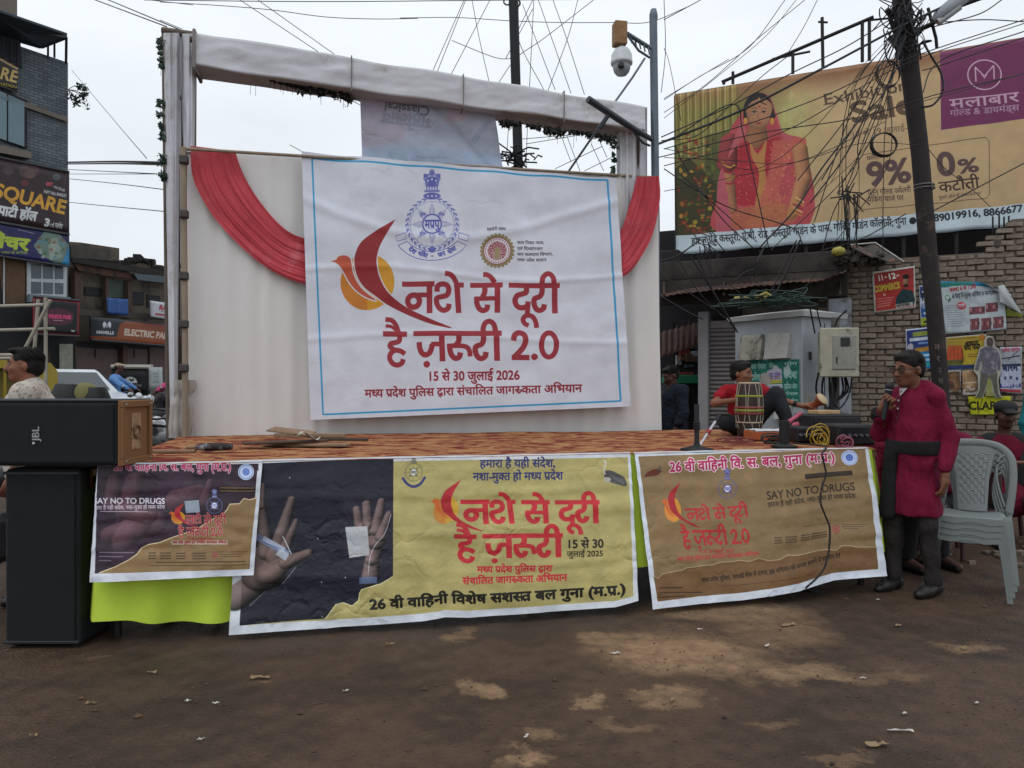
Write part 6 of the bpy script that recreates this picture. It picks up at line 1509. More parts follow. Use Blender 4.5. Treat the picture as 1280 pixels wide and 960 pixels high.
    bx = tag(MB().box(V(774.5, 43, 7.35), (.125, .12, .225), .15, bev=.008).build('junction_box', mat('cardboard', '8a6a4a', .8, .2, 9, .2, c2='6a4c34', c2s=5, c2a=.4)), 'small brown taped box on the bracket above the dome camera', 'box')
poles()
def wires():
    bk = mat('cable_black', '17171a', .5, .1, 5); thin = mat('cable_thin', '3c3f44', .6, .1, 5)
    Z6 = Z(830, 0, 2.844); Z5 = Z(500, 0, 3.556); Z4 = Z(200, 0, 4.0); Z2 = Z(0, 190, 4.8); Z1 = Z(0, 0, 4.8)
    def run(pts, Y0, Y1, r, m, label, grp, n=8):
        k = len(pts); P = [V(x, y, Y0+(Y1-Y0)*i/(k-1)) for i, (x, y) in enumerate(pts)]
        if k > 2: P = [Vector(q) for q in smooth([tuple(p) for p in P], n)]
        tag(MB().tube(P, r, 5, cap=False).build('overhead_cable', m), label, 'cable', grp)
    L1, G1 = 'thin dark wire drawn across the pale sky above the stage', 'thin wires against the sky above the stage'
    for pts, Y0, Y1 in (
        (((560,-5),(1000,160)),  9, 7), (((640,-5),(1080,178)), 9, 7), (((900,0),(1160,30)), 12, 14)): run(Z1(*pts), Y0, Y1, .006, thin, L1, G1)
    for pts in (((0,10),(300,28),(560,50),(830,85),(1080,95),(1290,92)), ((400,0),(790,258)), ((490,0),(870,270)), ((0,100),(110,145)), ((920,480),(1000,525)), ((930,475),(1000,508))): run(Z4(*pts), 12, 12, .006, thin, L1, G1)
    run([(180,0),(400,2),(640,0),(860,-2)], 14, 13, .008, thin, L1, G1)
    for pts in (((0,80),(250,78),(480,92),(700,100),(950,100),(1110,98),(1280,30)), ((285,0),(148,310)), ((292,0),(165,320)), ((400,0),(225,335)), ((320,0),(350,160),(395,360)), ((595,0),(575,400)), ((530,0),(525,170),(640,400)), ((545,20),(690,400)), ((615,0),(760,415)), ((680,0),(740,170),(820,420)), ((790,0),(745,170),(655,410)), ((860,0),(640,170),(520,255),(440,365)), ((230,180),(420,255),(510,260)), ((590,40),(470,260)), ((485,520),(475,680)), ((567,540),(560,750)), ((590,0),(522,140)), ((520,620),(820,595)), ((560,640),(800,600)), ((690,750),(900,650)), ((820,760),(960,690)), ((740,600),(800,760)), ((850,640),(905,760)), ((880,610),(920,700)), ((700,560),(760,720))): run(Z5(*pts), 11.5, 11, .0055, thin, L1, G1)
    L2, G2 = 'horizontal dark cable between the brick building and the left gantry pillar', 'cables left of the gantry pillar'
    for pts, r in ((((400,62),(700,58),(990,64)), .016), (((380,72),(700,70),(990,76)), .012), (((410,105),(960,132)), .006), (((410,132),(960,132)), .005), (((410,160),(700,190),(990,226)), .006), (((400,300),(650,325),(1000,358)), .006)): run(Z2(*pts), 12, 7.2, r*.8, bk if r > .01 else thin, L2, G2)
    run(Z1((430,420),(700,740),(880,950)), 20, 9, .006, thin, L1, G1)
    L3, G3 = 'black cable slanting across the face of the billboard towards the dark pole', 'cables crossing the billboard'
    big = [(((-20,512),(270,395),(560,245),(842,95),(1000,20)), .020), (((-10,488),(250,370),(450,262),(640,170),(800,72)), .010), (((0,530),(300,440),(560,345),(850,215),(1280,70)), .009), (((-20,560),(330,475),(690,418),(990,330),(1280,262)), .009), (((0,590),(420,470),(840,235),(1290,80)), .008), (((20,500),(240,370),(280,470),(320,640),(372,880)), .010), (((0,528),(150,560),(330,600),(520,470),(720,230)), .006), (((0,560),(240,570),(450,580),(700,510),(900,515)), .006), (((0,600),(120,680),(250,745),(400,790),(470,820),(492,868)), .010), (((0,680),(200,640),(520,560),(790,430)), .006), (((940,530),(1000,600),(1080,660),(1160,735)), .006), (((1290,575),(1090,680),(900,780)), .010), (((830,105),(830,200),(700,560),(380,890)), .008), (((700,420),(560,600),(470,740),(340,880)), .014), (((840,110),(720,400),(640,560),(520,720)), .012), (((860,130),(780,330),(690,430),(560,640)), .010), (((835,160),(790,420),(780,640),(778,900)), .007), (((850,200),(740,420),(660,640),(600,760),(560,900)), .009), (((840,170),(700,470),(690,600),(650,700),(655,900)), .009), (((790,300),(810,450),(790,600),(670,780),(600,870)), .007), (((915,340),(985,215),(1285,110)), .010), (((920,250),(990,230),(1290,130)), .009), (((920,360),(1280,262)), .006), (((0,355),(130,270),(300,170),(430,0)), .006), (((0,400),(150,300),(330,140),(500,0)), .006), (((0,420),(180,280),(360,130),(470,0)), .005), (((0,70),(130,0)), .007), (((440,190),(500,90),(545,0)), .006), (((-10,500),(120,480),(240,370),(350,270),(440,200)), .007), (((0,350),(230,210)), .005), (((40,520),(80,600),(200,770),(320,885)), .009), (((60,620),(330,860)), .008), (((960,95),(1120,50),(1200,0)), .010), (((1000,78),(1140,70),(1290,78)), .009), (((860,760),(700,850),(560,890)), .009), (((0,170),(20,230),(60,430)), .005), (((0,0),(5,180),(-10,330)), .006)]
    for pts, r in big: run(Z6(*pts), 8.6, 8.75, r*.72, bk, L3, G3)
    # coils hung on the cables
    for (x, y, rx, ry, r, lab) in ((785,512,44,40,.016,'round coil of black cable hanging in front of the billboard lettering'), (800,260,40,45,.012,'coil of cable hung at the pole beside the word Sale')):
        c = V(*Z6((x, y))[0], 8.7); mb = MB()
        for k in range(3): mb.tube([c+Vector((math.cos(a)*rx/2.844/FPX*8.7*(1+.03*k), .02*k, math.sin(a)*ry/2.844/FPX*8.7*(1+.04*k))) for a in np.linspace(0, 2*PI, 26)], r*.5, 5, cap=False)
        tag(mb.build('cable_coil', bk), lab, 'coil')
    # loop right of the pole
    p = [V(x, y, 8.75) for x, y in Z6((918,145),(950,200),(985,260),(992,320),(960,370),(915,382))]; tag(MB().tube([Vector(q) for q in smooth([tuple(a) for a in p], 6)], .013, 5, cap=False).build('cable_loop', bk), 'wide black cable loop bulging right of the pole before the purple panel', 'cable')
    # tangle round the pole head
    R = random.Random(17); mb = MB()
    for i in range(46):
        c = V(*Z6((865+R.gauss(0, 22), 95+R.gauss(0, 48)))[0], 8.85+R.gauss(0, .06)); q = [c+Vector((R.gauss(0,.11), R.gauss(0,.07), R.gauss(0,.15))) for _ in range(4)]; mb.tube([Vector(a) for a in smooth([tuple(b) for b in q], 4)], R.uniform(.004,.011), 4, cap=False)
    for i in range(12):
        x = R.uniform(636, 706); c = [V(*Z6((x+R.gauss(0,4), 690))[0], 8.6), V(*Z6((x+R.gauss(0,6), 770))[0], 8.6), V(*Z6((x+R.gauss(0,8), 880))[0], 8.65)]; mb.tube(c, .005, 4, cap=False)
    for i in range(9):
        a_, b_, c_ = (850+R.gauss(0, 12), 110+R.gauss(0, 35)), (R.uniform(640, 770), R.uniform(330, 520)), (R.uniform(470, 700), R.uniform(640, 900)); q = [V(*Z6(k)[0], 8.7+.1*j) for j, k in enumerate((a_, b_, c_))]; mb.tube([Vector(a) for a in smooth([tuple(b) for b in q], 5)], R.uniform(.003, .007), 4, cap=False)
    for i in range(18): c = V(*Z6((655+R.gauss(0,14), 690+R.gauss(0,10)))[0], 8.6); mb.tube([c, c+Vector((R.gauss(0,.09),0,R.gauss(0,.09)))], .008, 4)
    for i in range(16):
        c = V(*Z6((150+R.gauss(0,20), 850+R.gauss(0,22)))[0], 8.9); mb.tube([c, c+Vector((R.gauss(0,.09),0,R.gauss(0,.12)))], .006, 4)
    tag(mb.build('cable_tangle', bk), kind='stuff')
    Z3 = Z(800, 300, 4.8); L4, G4 = 'slack cable hanging before the dark shop front', 'cables before the shop front'
    for pts, r in ((((220,100),(360,320),(560,520)), .008), (((340,95),(440,310),(585,555)), .013), (((300,95),(430,300),(575,545)), .012), (((110,330),(300,440),(380,475)), .012), (((120,210),(330,340),(520,470)), .008), (((120,130),(230,90),(360,0)), .012), (((560,245),(620,200),(680,180),(690,230)), .010), (((450,200),(600,320)), .008), (((960,0),(880,190),(810,330)), .014), (((940,0),(850,180),(780,320)), .010), (((450,0),(520,80)), .009), (((630,0),(680,50)), .009), (((1085,120),(1040,220),(970,310)), .008), (((700,130),(760,20)), .008), (((380,0),(400,120),(440,240)), .008), (((1020,410),(1050,560)), .012), (((1060,410),(1085,520)), .010), (((1240,420),(1190,470),(1170,520)), .014)): run(Z3(*pts), 8.7, 8.8, r*.75, bk, L4, G4)
wires()

# ================================================================== LEFT SIDE: buildings and street
def left_side():
    # brick building
    D1 = Vector((.545, .838, 0)).normalized(); N1 = Vector((D1.y, -D1.x, 0)); A1 = V(85, 480, 22); A1.z = 0
    def f1(px, py, o=0): return onplane(px, py, A1+N1*o, N1)
    b = thing('brick_building', 'grey brick clad corner building with signboards and a dark canopy', 'building')
    m = bpy.data.materials.new('grey_brick'); m.use_nodes = True; t = m.node_tree; bs = t.nodes['Principled BSDF']; n = t.nodes.new; l = t.links.new
    tc = n('ShaderNodeTexCoord'); mp = n('ShaderNodeMapping'); mp.inputs[2].default_value = (PI/2, 0, math.atan2(D1.y, D1.x)); mp.vector_type = 'TEXTURE'; l(tc.outputs['Object'], mp.inputs[0])
    br = n('ShaderNodeTexBrick'); br.inputs['Scale'].default_value = 1; br.inputs['Brick Width'].default_value = .24; br.inputs['Row Height'].default_value = .085; br.inputs['Mortar Size'].default_value = .012; br.inputs['Color1'].default_value = (*lin('6c757a'), 1); br.inputs['Color2'].default_value = (*lin('565f66'), 1); br.inputs['Mortar'].default_value = (*lin('464c50'), 1); l(mp.outputs[0], br.inputs[0])
    nn = n('ShaderNodeTexNoise'); nn.inputs['Scale'].default_value = 1.2; nn.inputs['Detail'].default_value = 8; l(tc.outputs['Object'], nn.inputs[0]); mr = n('ShaderNodeMapRange'); mr.inputs[1].default_value = .3; mr.inputs[2].default_value = .7; mr.inputs[3].default_value = .75; mr.inputs[4].default_value = 1.2; l(nn.outputs[0], mr.inputs[0])
    vm = n('ShaderNodeVectorMath'); vm.operation = 'SCALE'; l(br.outputs[0], vm.inputs[0]); l(mr.outputs[0], vm.inputs['Scale']); l(vm.outputs[0], bs.inputs['Base Color']); bs.inputs['Roughness'].default_value = .9
    bp = n('ShaderNodeBump'); bp.inputs['Strength'].default_value = .5; bp.inputs['Distance'].default_value = .02; l(br.outputs['Fac'], bp.inputs['Height']); bp.invert = True; l(bp.outputs[0], bs.inputs['Normal'])
    def slab(t0, t1, o0, o1, z0, z1, name, mm, par, A=A1, D=D1, Nn=N1, bev=.01):
        c = A+D*(t0+t1)/2+Nn*(o0+o1)/2+Vector((0,0,(z0+z1)/2)); return MB().box(c, (abs(t1-t0), abs(o1-o0), z1-z0), math.atan2(D.y, D.x), bev=bev).build(name, mm, par)
    ztop = f1(84, 78).z
    vs = [A1+D1*t_+N1*o+Vector((0,0,z)) for t_ in (0, -9) for o in (0, -7) for z in (-.2, ztop)]
    MB().add(vs, [(0,1,3,2), (4,6,7,5), (0,4,5,1), (2,3,7,6), (1,5,7,3)]).build('wall', m, b)
    dk = mat('recess_dark', '26262a', .8, .3, 2); conc = mat('render_brown', '6e675f', .9, .15, 2, .3); wht = mat('white_frame', 'b0b6b8', .6, .1, 5)
    slab(-9, -1.0, -4.5, -.8, ztop, ztop+3.6, 'upper_storey', conc, b)
    # canopy over the upper floor
    q = [f1(-30,5,1.6), f1(84,44,.9), f1(84,48,.0), f1(50,61,0), f1(-30,38,0)]
    vs = q+[p+Vector((0,0,.06)) for p in q]; MB().add(vs, [(0,1,2,3,4), (9,8,7,6,5)]+[(i, (i+1) % 5, (i+1) % 5+5, i+5) for i in range(5)]).build('canopy', mat('canopy_dark', '2c3a44', .6, .15, 3), b)
    def panel(pts, o, th, name, mm, par=b):
        q = [f1(x, y, o) for x, y in pts]; k = len(q); vs = q+[p+N1*th for p in q]; return MB().add(vs, [tuple(range(k)), tuple(range(2*k-1, k-1, -1))]+[(i, i+k, (i+1) % k+k, (i+1) % k) for i in range(k)]).build(name, mm, par)
    panel([(-20,30),(25,52),(27,85),(-20,62)], .005, .03, 'balcony_opening', mat('balcony_dark', '2a3138', .8, .2, 3), b)
    for x in (4, 14, 22): MB().tube([f1(x,44+x*.4,.2), f1(x,70+x*.5,.2)], .03, 5).build('rail_post', dk, b)
    panel([(-30,98),(33,126),(33,186),(-30,166)], .03, .05, 'window_frame', dk, b)
    gl = mat('blue_glass', '5c7680', .12, .08, 3, 0, spec=.6)
    for x0, x1 in ((-30,-14),(-12,8),(10,30)): f_ = lambda x, a: 100+(x+30)*.44 if a else 163+(x+30)*.35; panel([(x0, 101+(x0+30)*.44), (x1, 101+(x1+30)*.44), (x1, 163+(x1+30)*.34), (x0, 163+(x0+30)*.34)], .09, .02, 'glass_pane', gl, b)
    panel([(-30,106),(84,148),(84,153),(-30,113)], .06, .05, 'string_course', conc, b); panel([(-30,178),(34,192),(34,200),(-30,188)], .06, .25, 'window_sill', conc, b)
    MB().tube([f1(83,47,.8), f1(82.5,79,.1)], .035, 6).build('canopy_post', dk, b); MB().tube([f1(52,60,.3), f1(83,48,.7)], .03, 5).build('canopy_rail', dk, b)
    for x0 in (60, 68): MB().tube([f1(x0,72,.1), f1(x0,55,.1)], .03, 5).build('railing_bar', dk, b)
    # lower storey
    panel([(-30,318),(37,325),(37,384),(-30,388)], .02, .03, 'dark_glazing', dk, b); panel([(-2,322),(31,322),(31,380),(4,384)], .055, .02, 'brown_shelf_panel', mat('shop_brown', '5c4634', .8, .25, 4), b)
    MB().tube([f1(5,320,.12), f1(5,380,.12)], .02, 5).build('mullion', wht, b)
    w = panel([(33,324),(83,331),(82,372),(33,370)], .06, .05, 'window', wht, b)
    xs = [(39,51.5),(54,66),(68.5,79)]; ys = [(328,347),(350,366)]
    for x0, x1 in xs:
        for y0, y1 in ys: q = panel([(x0,y0+.05*x0),(x1,y0+.05*x1),(x1,y1+.02*x1),(x0,y1+.02*x0)], .115, .01, 'pane', mat('pane_dark', '4c565c', .15, .2, 3, 0), b); q.parent = w
    panel([(33,368),(84,372),(84,380),(33,378)], .05, .2, 'sill_board', mat('sill_blue', '6a7880', .7), b)
    panel([(-40,384),(84,380),(86,470),(-40,480)], .02, .4, 'shop_front', mat('shop_front_dark', '17181b', .8, .3, 3), b)
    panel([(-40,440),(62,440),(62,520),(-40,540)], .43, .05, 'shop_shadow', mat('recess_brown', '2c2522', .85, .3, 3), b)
    panel([(74,430),(90,430),(90,520),(74,525)], .46, .05, 'notice_column', mat('notice_pale', '7f8376', .8, .3, 6), b)
    # signs
    def sign(pts, canv, name, label, o=.35, gain=1.2):
        c = [f1(x, y, o) for x, y in pts]; s = thing(name, label, 'signboard')
        sheet('sign_face', lambda u, v: quad(c, u, v), 12, 8, print_mat(name+label[:8], canv, gain, .4, .05, 3, .1), s, thick=.05)
        MB().tube([c[3]-Vector((0,0,.02)), c[2]-Vector((0,0,.02))], .03, 5).build('sign_frame', mat('sign_frame', '3a3a3e', .6), s); MB().tube([c[0]+Vector((0,0,.02)), c[1]+Vector((0,0,.02))], .03, 5).build('sign_frame', MATS['sign_frame'], s)
    z = Z(0, 190, 4.8); sign(z((-260,-15),(416,124),(416,492),(-260,375)), print_square(), 'signboard', 'large dark signboard reading SQUARE in gold letters on the brick building')
    sign(z((-260,378),(416,495),(416,684),(-260,580)), print_furniture(), 'signboard', 'blue furniture signboard with green lettering directly below the dark SQUARE board', .33)
    z = Z(0, 0, 4.8); sign(z((-160,245),(108,402),(104,548),(-160,460)), print_top_sign(), 'signboard', 'small brown signboard with gold letters high on the brick building', .15)
    z = Z(0, 370, 4.8); sign(z((200,8),(478,32),(474,238),(200,224)), print_park(), 'signboard', 'black signboard with red rim and pink lettering over the street shop', .9)
    # little shrub growing out of the wall
    s = thing('wall_plant', 'small leafy shrub growing out of the brick building corner against the sky', 'plant'); R = random.Random(31); mb = MB()
    base = f1(85, 112, .1)
    for i in range(12):
        e = base+Vector((R.uniform(.15,.6), R.uniform(-.2,.2), R.uniform(-.45,.12))); MB().tube([base, base.lerp(e, .5)+Vector((0,0,.06)), e], .012, 4).build('twig', dk, s) if i < 5 else None
        leaf_tuft(mb, e, .12, 16, R, .06)
    mb.build('foliage', mat('wall_leaf', '2f3f38', .8, .3, 9), s)

    # row of old shops
    D2 = Vector((.267, .964, 0)).normalized(); N2 = Vector((D2.y, -D2.x, 0)); A2 = V(110, 480, 28); A2.z = 0
    def f2(px, py, o=0): return onplane(px, py, A2+N2*o, N2)
    r = thing('old_shop_house', 'old two storey shop house with rusty awning and ragged tiled roof', 'building')
    def pan(pts, o, th, name, mm, par=r, N_=N2, f=f2):
        q = [f(x, y, o) for x, y in pts]; k = len(q); vs = q+[p+N_*th for p in q]; return MB().add(vs, [tuple(range(k)), tuple(range(2*k-1, k-1, -1))]+[(i, i+k, (i+1) % k+k, (i+1) % k) for i in range(k)]).build(name, mm, par)
    old = mat('old_plaster', '5c554a', .95, .3, 2.0, .4, c2='3a3530', c2s=.8, c2a=.6); rust = mat('rust', '6a4232')
    pan([(60,302),(88,304),(136,311),(136,326),(170,330),(190,332),(215,340),(262,352),(262,510),(60,530)], -.5, .5, 'wall', old)
    pan([(86,306),(136,312),(135,326),(86,322)], .02, .1, 'parapet', mat('parapet', '4c4743', .9, .3, 3))
    R = random.Random(4); mb = MB()
    for i in range(70): x = 95+i*1.75; y = np.interp(x, [95,150,165,190,215], [326,331,327,334,343]); p = f2(x, y+R.uniform(-2, 1)-(6*R.random() if 165 < x < 193 else 0), -.1); mb.box(p, (R.uniform(.15,.4), .4, R.uniform(.08,.2)), .3)
    mb.build('roof_edge', mat('roof_black', '2d2a28', .9, .3, 4), r)
    pan([(88,326),(133,330),(145,332),(177,351),(128,344),(96,338)], .35, .08, 'rusty_awning', rust); pan([(88,322),(196,337),(213,341),(213,346),(150,338),(88,328)], .45, .1, 'eave', mat('roof_black', '2d2a28'))
    pan([(165,342),(215,346),(262,354),(262,360),(170,350)], .5, .1, 'blue_grey_roof', mat('roof_grey', '4f5a62', .7))
    pan([(105,358),(126,360),(126,370),(105,369)], .01, .05, 'window', dk); pan([(162,364),(179,365),(179,381),(162,380)], .01, .05, 'window', dk); pan([(183,368),(199,370),(199,384),(183,384)], .01, .05, 'window', dk)
    pan([(88,335),(96,336),(96,395),(88,395)], .1, .2, 'pillar', mat('pillar_old', '4e3f36', .9)); pan([(127,346),(131,346),(131,398),(127,398)], .1, .2, 'pillar', MATS['pillar_old']); pan([(155,350),(160,350),(160,398),(155,398)], .1, .2, 'pillar', MATS['pillar_old'])
    pan([(131,349),(155,351),(155,372),(131,372)], .02, .05, 'green_wall', mat('green_wall', '46514a', .9, .25, 3))
    pan([(88,386),(262,397),(262,403),(88,394)], .5, .2, 'balcony_ledge', mat('ledge', '4a4640', .9))
    tp = thing('blue_tarpaulin', 'bright blue tarpaulin hung on the balcony of the old shop house', 'tarpaulin')
    c = [f2(133,372,.9), f2(159,374,.9), f2(159,394,.95), f2(134,392,.95)]; sheet('tarpaulin_sheet', lambda u, v: quad(c, u, v)+N2*.05*math.sin(u*14), 20, 6, mat('tarp', '24508c', .5, .15, 4), tp, thick=.01)
    def sgn(pts, canv, label, o):
        c = [f2(x, y, o) for x, y in pts]; s = thing('signboard', label, 'signboard'); sheet('sign_face', lambda u, v: quad(c, u, v), 10, 6, print_mat('sg'+label[:9], canv, 1.25, .4, .05, 3, .1), s, thick=.08)
        MB().tube([c[3], c[2]], .04, 5).build('sign_frame', MATS['sign_frame'], s)
    z = Z(0, 370, 4.8); sgn(z((545,122),(1160,182),(1160,312),(548,262)), print_electric(), 'brown and dark fascia board reading ELECTRIC PALACE over the closed shop', 1.0)
    sgn(z((908,28),(1060,50),(1060,150),(910,128)), print_ral(), 'small white hanging sign with red letters above the electric shop board', 1.3)
    sh = mat('shutter_brown', '5a4a48', .7, .2, 4, .3)
    pan([(88,426),(262,436),(262,500),(88,500)], .02, .1, 'shop_dark', mat('recess_dark', '26262a'))
    for x0, x1 in ((92,146),(152,183),(186,250)):
        s_ = pan([(x0,434),(x1,437),(x1,500),(x0,502)], .13, .05, 'shutter', sh)
        if x0 != 186:
            pan([((x0+x1)/2-.4,436),((x0+x1)/2+.4,436),((x0+x1)/2+.4,447),((x0+x1)/2-.4,447)], .19, .03, 'shutter_lock', dk, s_)
    pan([(146,432),(152,432),(152,502),(146,502)], .1, .3, 'pillar', MATS['pillar_old']); pan([(75,432),(88,433),(88,505),(75,505)], .1, .3, 'pillar', MATS['pillar_old'])
    # bamboo scaffold
    s = thing('bamboo_frame', 'lashed frame of pale bamboo poles standing before the dark shops', 'scaffold'); bm = mat('bamboo_pale', '9a9486', .7, .15, 8, .2)
    for a, bb, Y in (((57,372),(58,560),9.5), ((63,375),(26,446),9.4), ((48,374),(42,450),9.9), ((-10,383),(55,381),9.5), ((-10,413),(68,411),9.5), ((-10,444),(58,443),9.5), ((-10,448),(40,448),9.8)):
        p, q = V(*a, Y), V(*bb, Y)
        if bb[1] > 500: q.z = 0
        MB().tube([p, q], .022, 7).build('bamboo_pole', bm, s)
left_side()

# ================================================================== VEHICLES
def vehicles():
    def G(x, y): return Vector((x, y, rise(x, y)-.01))
    gl = mat('car_glass', '2a3236', .08, .1, 2, 0, spec=.7); rub = mat('rubber', '17171a', .8, .1, 9); chrome = mat('chrome', '9a9ea2', .25, .1, 9, 0, metal=.8)
    # white car
    p = V(80, 480, 18); p = G(p.x, p.y); c = thing('parked_car', 'white hatchback seen behind the standing man and the loudspeaker', 'car', p, math.radians(-35)); wh = mat('car_white', 'c3c9cc', .25, .04, 3, 0, spec=.6)
    side = [(-1.95,.35),(-2.0,.75),(-1.9,1.0),(-1.55,1.42),(-1.35,1.56),(.15,1.58),(.35,1.52),(.95,1.05),(1.75,.92),(1.95,.75),(1.98,.35)]
    mb = MB(); n = len(side); rows = []
    for k, (yy, sc) in enumerate(((-.84,.97),(-.80,1.0),(.80,1.0),(.84,.97))): rows.append([(x*sc, yy*(1 if z < 1.1 else .80), .35+(z-.35)*(sc if z > .9 else 1)) for x, z in side])
    vs = [v for r_ in rows for v in r_]; fs = [tuple(range(n)), tuple(range(4*n-1, 3*n-1, -1))]+[(k*n+i, k*n+(i+1) % n, (k+1)*n+(i+1) % n, (k+1)*n+i) for k in range(3) for i in range(n)]
    mb.add(vs, fs); mb.build('body', wh, c)
    for sy in (-1, 1):
        for (x0, x1, x2, x3) in ((-1.62,-.70,-.72,-1.40), (-.64,.42,.22,-.62)):
            y0, y1 = sy*.845, sy*.70; MB().add([(x0,y0*.985,1.06),(x1 if x1 < 0 else .80,y0*.985,1.06),(x2 if x2 < 0 else .26,y1*.985+sy*.0,1.49),(x3,y1*.985,1.49)], [(0,1,2,3)]).build('side_window', gl, c)
    MB().add([(.90,-.62,1.10),(.90,.62,1.10),(.36,.56,1.51),(.36,-.56,1.51)], [(0,1,2,3)]).build('windscreen', gl, c).location.x = .035
    MB().add([(-1.86,-.62,1.06),(-1.86,.62,1.06),(-1.56,.54,1.43),(-1.56,-.54,1.43)], [(0,1,2,3)]).build('rear_window', gl, c).location.x = -.03
    for x in (-1.25, 1.25):
        for y in (-.80, .80): w = MB().torus((x,y,.31), .25, .085, 20, 8, Matrix.Rotation(PI/2, 3, 'X')).build('wheel', rub, c); MB().lathe([(0,-.02),(.2,-.02),(.2,.02),(0,.03)], 14, Matrix.Rotation(PI/2, 3, 'X'), (x, y*1.06, .31)).build('rim', chrome, w)
    for y in (-.62, .62): MB().sph((1.88,y,.78), (.1,.16,.09), 10, 6).build('headlight', mat('lamp_clear', 'c8ccd0', .1), c); MB().sph((-1.90,y,.92), (.06,.12,.14), 10, 6).build('tail_light', mat('lamp_red', '8c1a1c', .2), c)
    for y in (-.9, .9): MB().box((.55,y,1.08), (.12,.14,.10), 0, bev=.02).build('mirror', wh, c)
    # yellow and green auto rickshaw
    def auto(name, loc, rz, cols, label):
        a = thing(name, label, 'auto rickshaw', loc, rz); up, lo, rf = cols
        prof = [(-1.2,.35),(-1.25,.9),(-1.15,1.0),(.55,1.0),(.75,.95),(1.05,.55),(1.0,.35)]
        MB().prism(prof, (0,-.62,0), (1,0,0), (0,0,1), (0,1.24,0)).build('body', lo, a)
        MB().prism([(-1.2,1.0),(-1.15,1.55),(-1.0,1.68),(.2,1.72),(.55,1.62),(.62,1.5),(.35,1.58),(-.9,1.56),(-1.08,1.5),(-1.12,1.0)], (0,-.60,0), (1,0,0), (0,0,1), (0,1.2,0)).build('canopy', rf, a)
        for y in (-.56, .56):
            for x in (-1.05, -.1, .55): MB().tube([(x,y,.95),(x*.98,y,1.6)], .025, 6).build('post', up, a)
        MB().prism([(-1.17,1.0),(-1.12,1.5),(-.9,1.56),(-.75,1.56),(-.75,1.0)], (0,-.61,0), (1,0,0), (0,0,1), (0,1.22,0)).build('rear_panel', up, a)
        MB().add([(.60,-.5,1.0),(.60,.5,1.0),(.52,.48,1.56),(.52,-.48,1.56)], [(0,1,2,3)]).build('windscreen', gl, a)
        MB().box((-.5,0,.72), (.5,1.0,.5), bev=.05).build('seat', mat('seat_black', '1c1c1e', .6), a)
        for x, y in ((.95,0),(-.85,.55),(-.85,-.55)): MB().torus((x,y,.22), .16, .06, 16, 7, Matrix.Rotation(PI/2, 3, 'X')).build('wheel', rub, a)
        MB().sph((.98,0,.8), (.06,.09,.09), 10, 6).build('headlight', mat('lamp_clear', 'c8ccd0'), a)
        return a
    p = V(-42, 480, 11.5); auto('auto_rickshaw', G(p.x, p.y), math.radians(262), (mat('auto_yellow', 'a38c22', .4, .08, 4), mat('auto_green', '1f6a3c', .4, .08, 4), mat('auto_yellow', 'a38c22')), 'yellow and green auto rickshaw partly hidden behind the standing man')
    blk = mat('auto_black', '16171a', .5, .1, 4)
    p = V(167, 480, 26); a = auto('auto_rickshaw', G(p.x, p.y), math.radians(112), (blk, blk, blk), 'black rickshaw with pale roof and a white arched sign on its back')
    MB().prism([(-1.2,1.66),(-1.0,1.75),(.2,1.78),(.55,1.68),(.5,1.62),(-1.15,1.60)], (0,-.63,0), (1,0,0), (0,0,1), (0,1.26,0)).build('pale_roof', mat('auto_roof', 'a09c90', .6, .1, 4), a)
    a.scale = (.9, .95, 1.0)
    # rear curtain sign: upright sheet across the back of the rickshaw
    sheet('rear_sign', lambda u, v: Vector((-1.28, .52-1.04*u, .80+.72*v)), 4, 4, print_mat('rick', print_rickshaw(), 1.2, .6, .05, 5), a, thick=.01)
    c = [V(186,459,22.8), V(202,459,22.5), V(203,487,22.5), V(186,488,22.8)]
    s = thing('rickshaw_side_board', 'grey white advertising board standing beside the black rickshaw', 'board'); sheet('board_face', lambda u, v: quad(c, u, v), 4, 4, print_mat('rick2', print_rickshaw_side(), 1.1, .6, .05, 5), s, thick=.02)
    for q in (c[2], c[3]): MB().tube([(q.x, q.y, rise(q.x, q.y)), q], .03, 5).build('leg', blk, s)
    # motorcycles
    def bike(loc, rz, label, group=None, body='16161a', stripe=None):
        b = thing('motorcycle', label, 'motorcycle', loc, rz, group); bd = mat('bike_'+body, body, .3, .1, 4, 0, spec=.6)
        for x in (-.66, .66):
            w = MB().torus((x,0,.30), .25, .05, 24, 8, Matrix.Rotation(PI/2, 3, 'X')).build('wheel', rub, b); MB().torus((x,0,.30), .20, .014, 24, 5, Matrix.Rotation(PI/2, 3, 'X')).build('rim', chrome, w)
            mb = MB()
            for i in range(6): a_ = i*PI/3; mb.tube([(x,0,.30),(x+.2*math.cos(a_),0,.30+.2*math.sin(a_))], .012, 4)
            mb.build('spokes', chrome, w)
        MB().sph((.12,0,.82), (.26,.13,.14), 14, 9).build('fuel_tank', bd, b); MB().tube([(-.15,0,.80),(-.45,0,.84),(-.75,0,.90)], [.10,.13,.09], 10).build('seat', mat('seat_black', '1c1c1e'), b)
        MB().tube([(-.45,0,.70),(-.75,0,.78),(-.95,0,.84)], [.11,.10,.05], 10).build('tail_panel', bd, b); MB().box((-.96,0,.80), (.05,.12,.07), bev=.015).build('tail_light', mat('lamp_red', '8c1a1c'), b)
        MB().tube([(-.66,0,.64),(-.95,0,.52),(-1.02,0,.40)], [.07,.06,.05], 7).build('mudguard', bd, b)
        MB().box((0,0,.42), (.36,.22,.32), bev=.05).build('engine', mat('engine_grey', '4a4a4c', .5, .2, 12, metal=.5), b)
        MB().tube([(-.9,.16,.36),(-.4,.16,.30),(.1,.12,.26)], [.05,.045,.025], 8).build('exhaust', chrome, b)
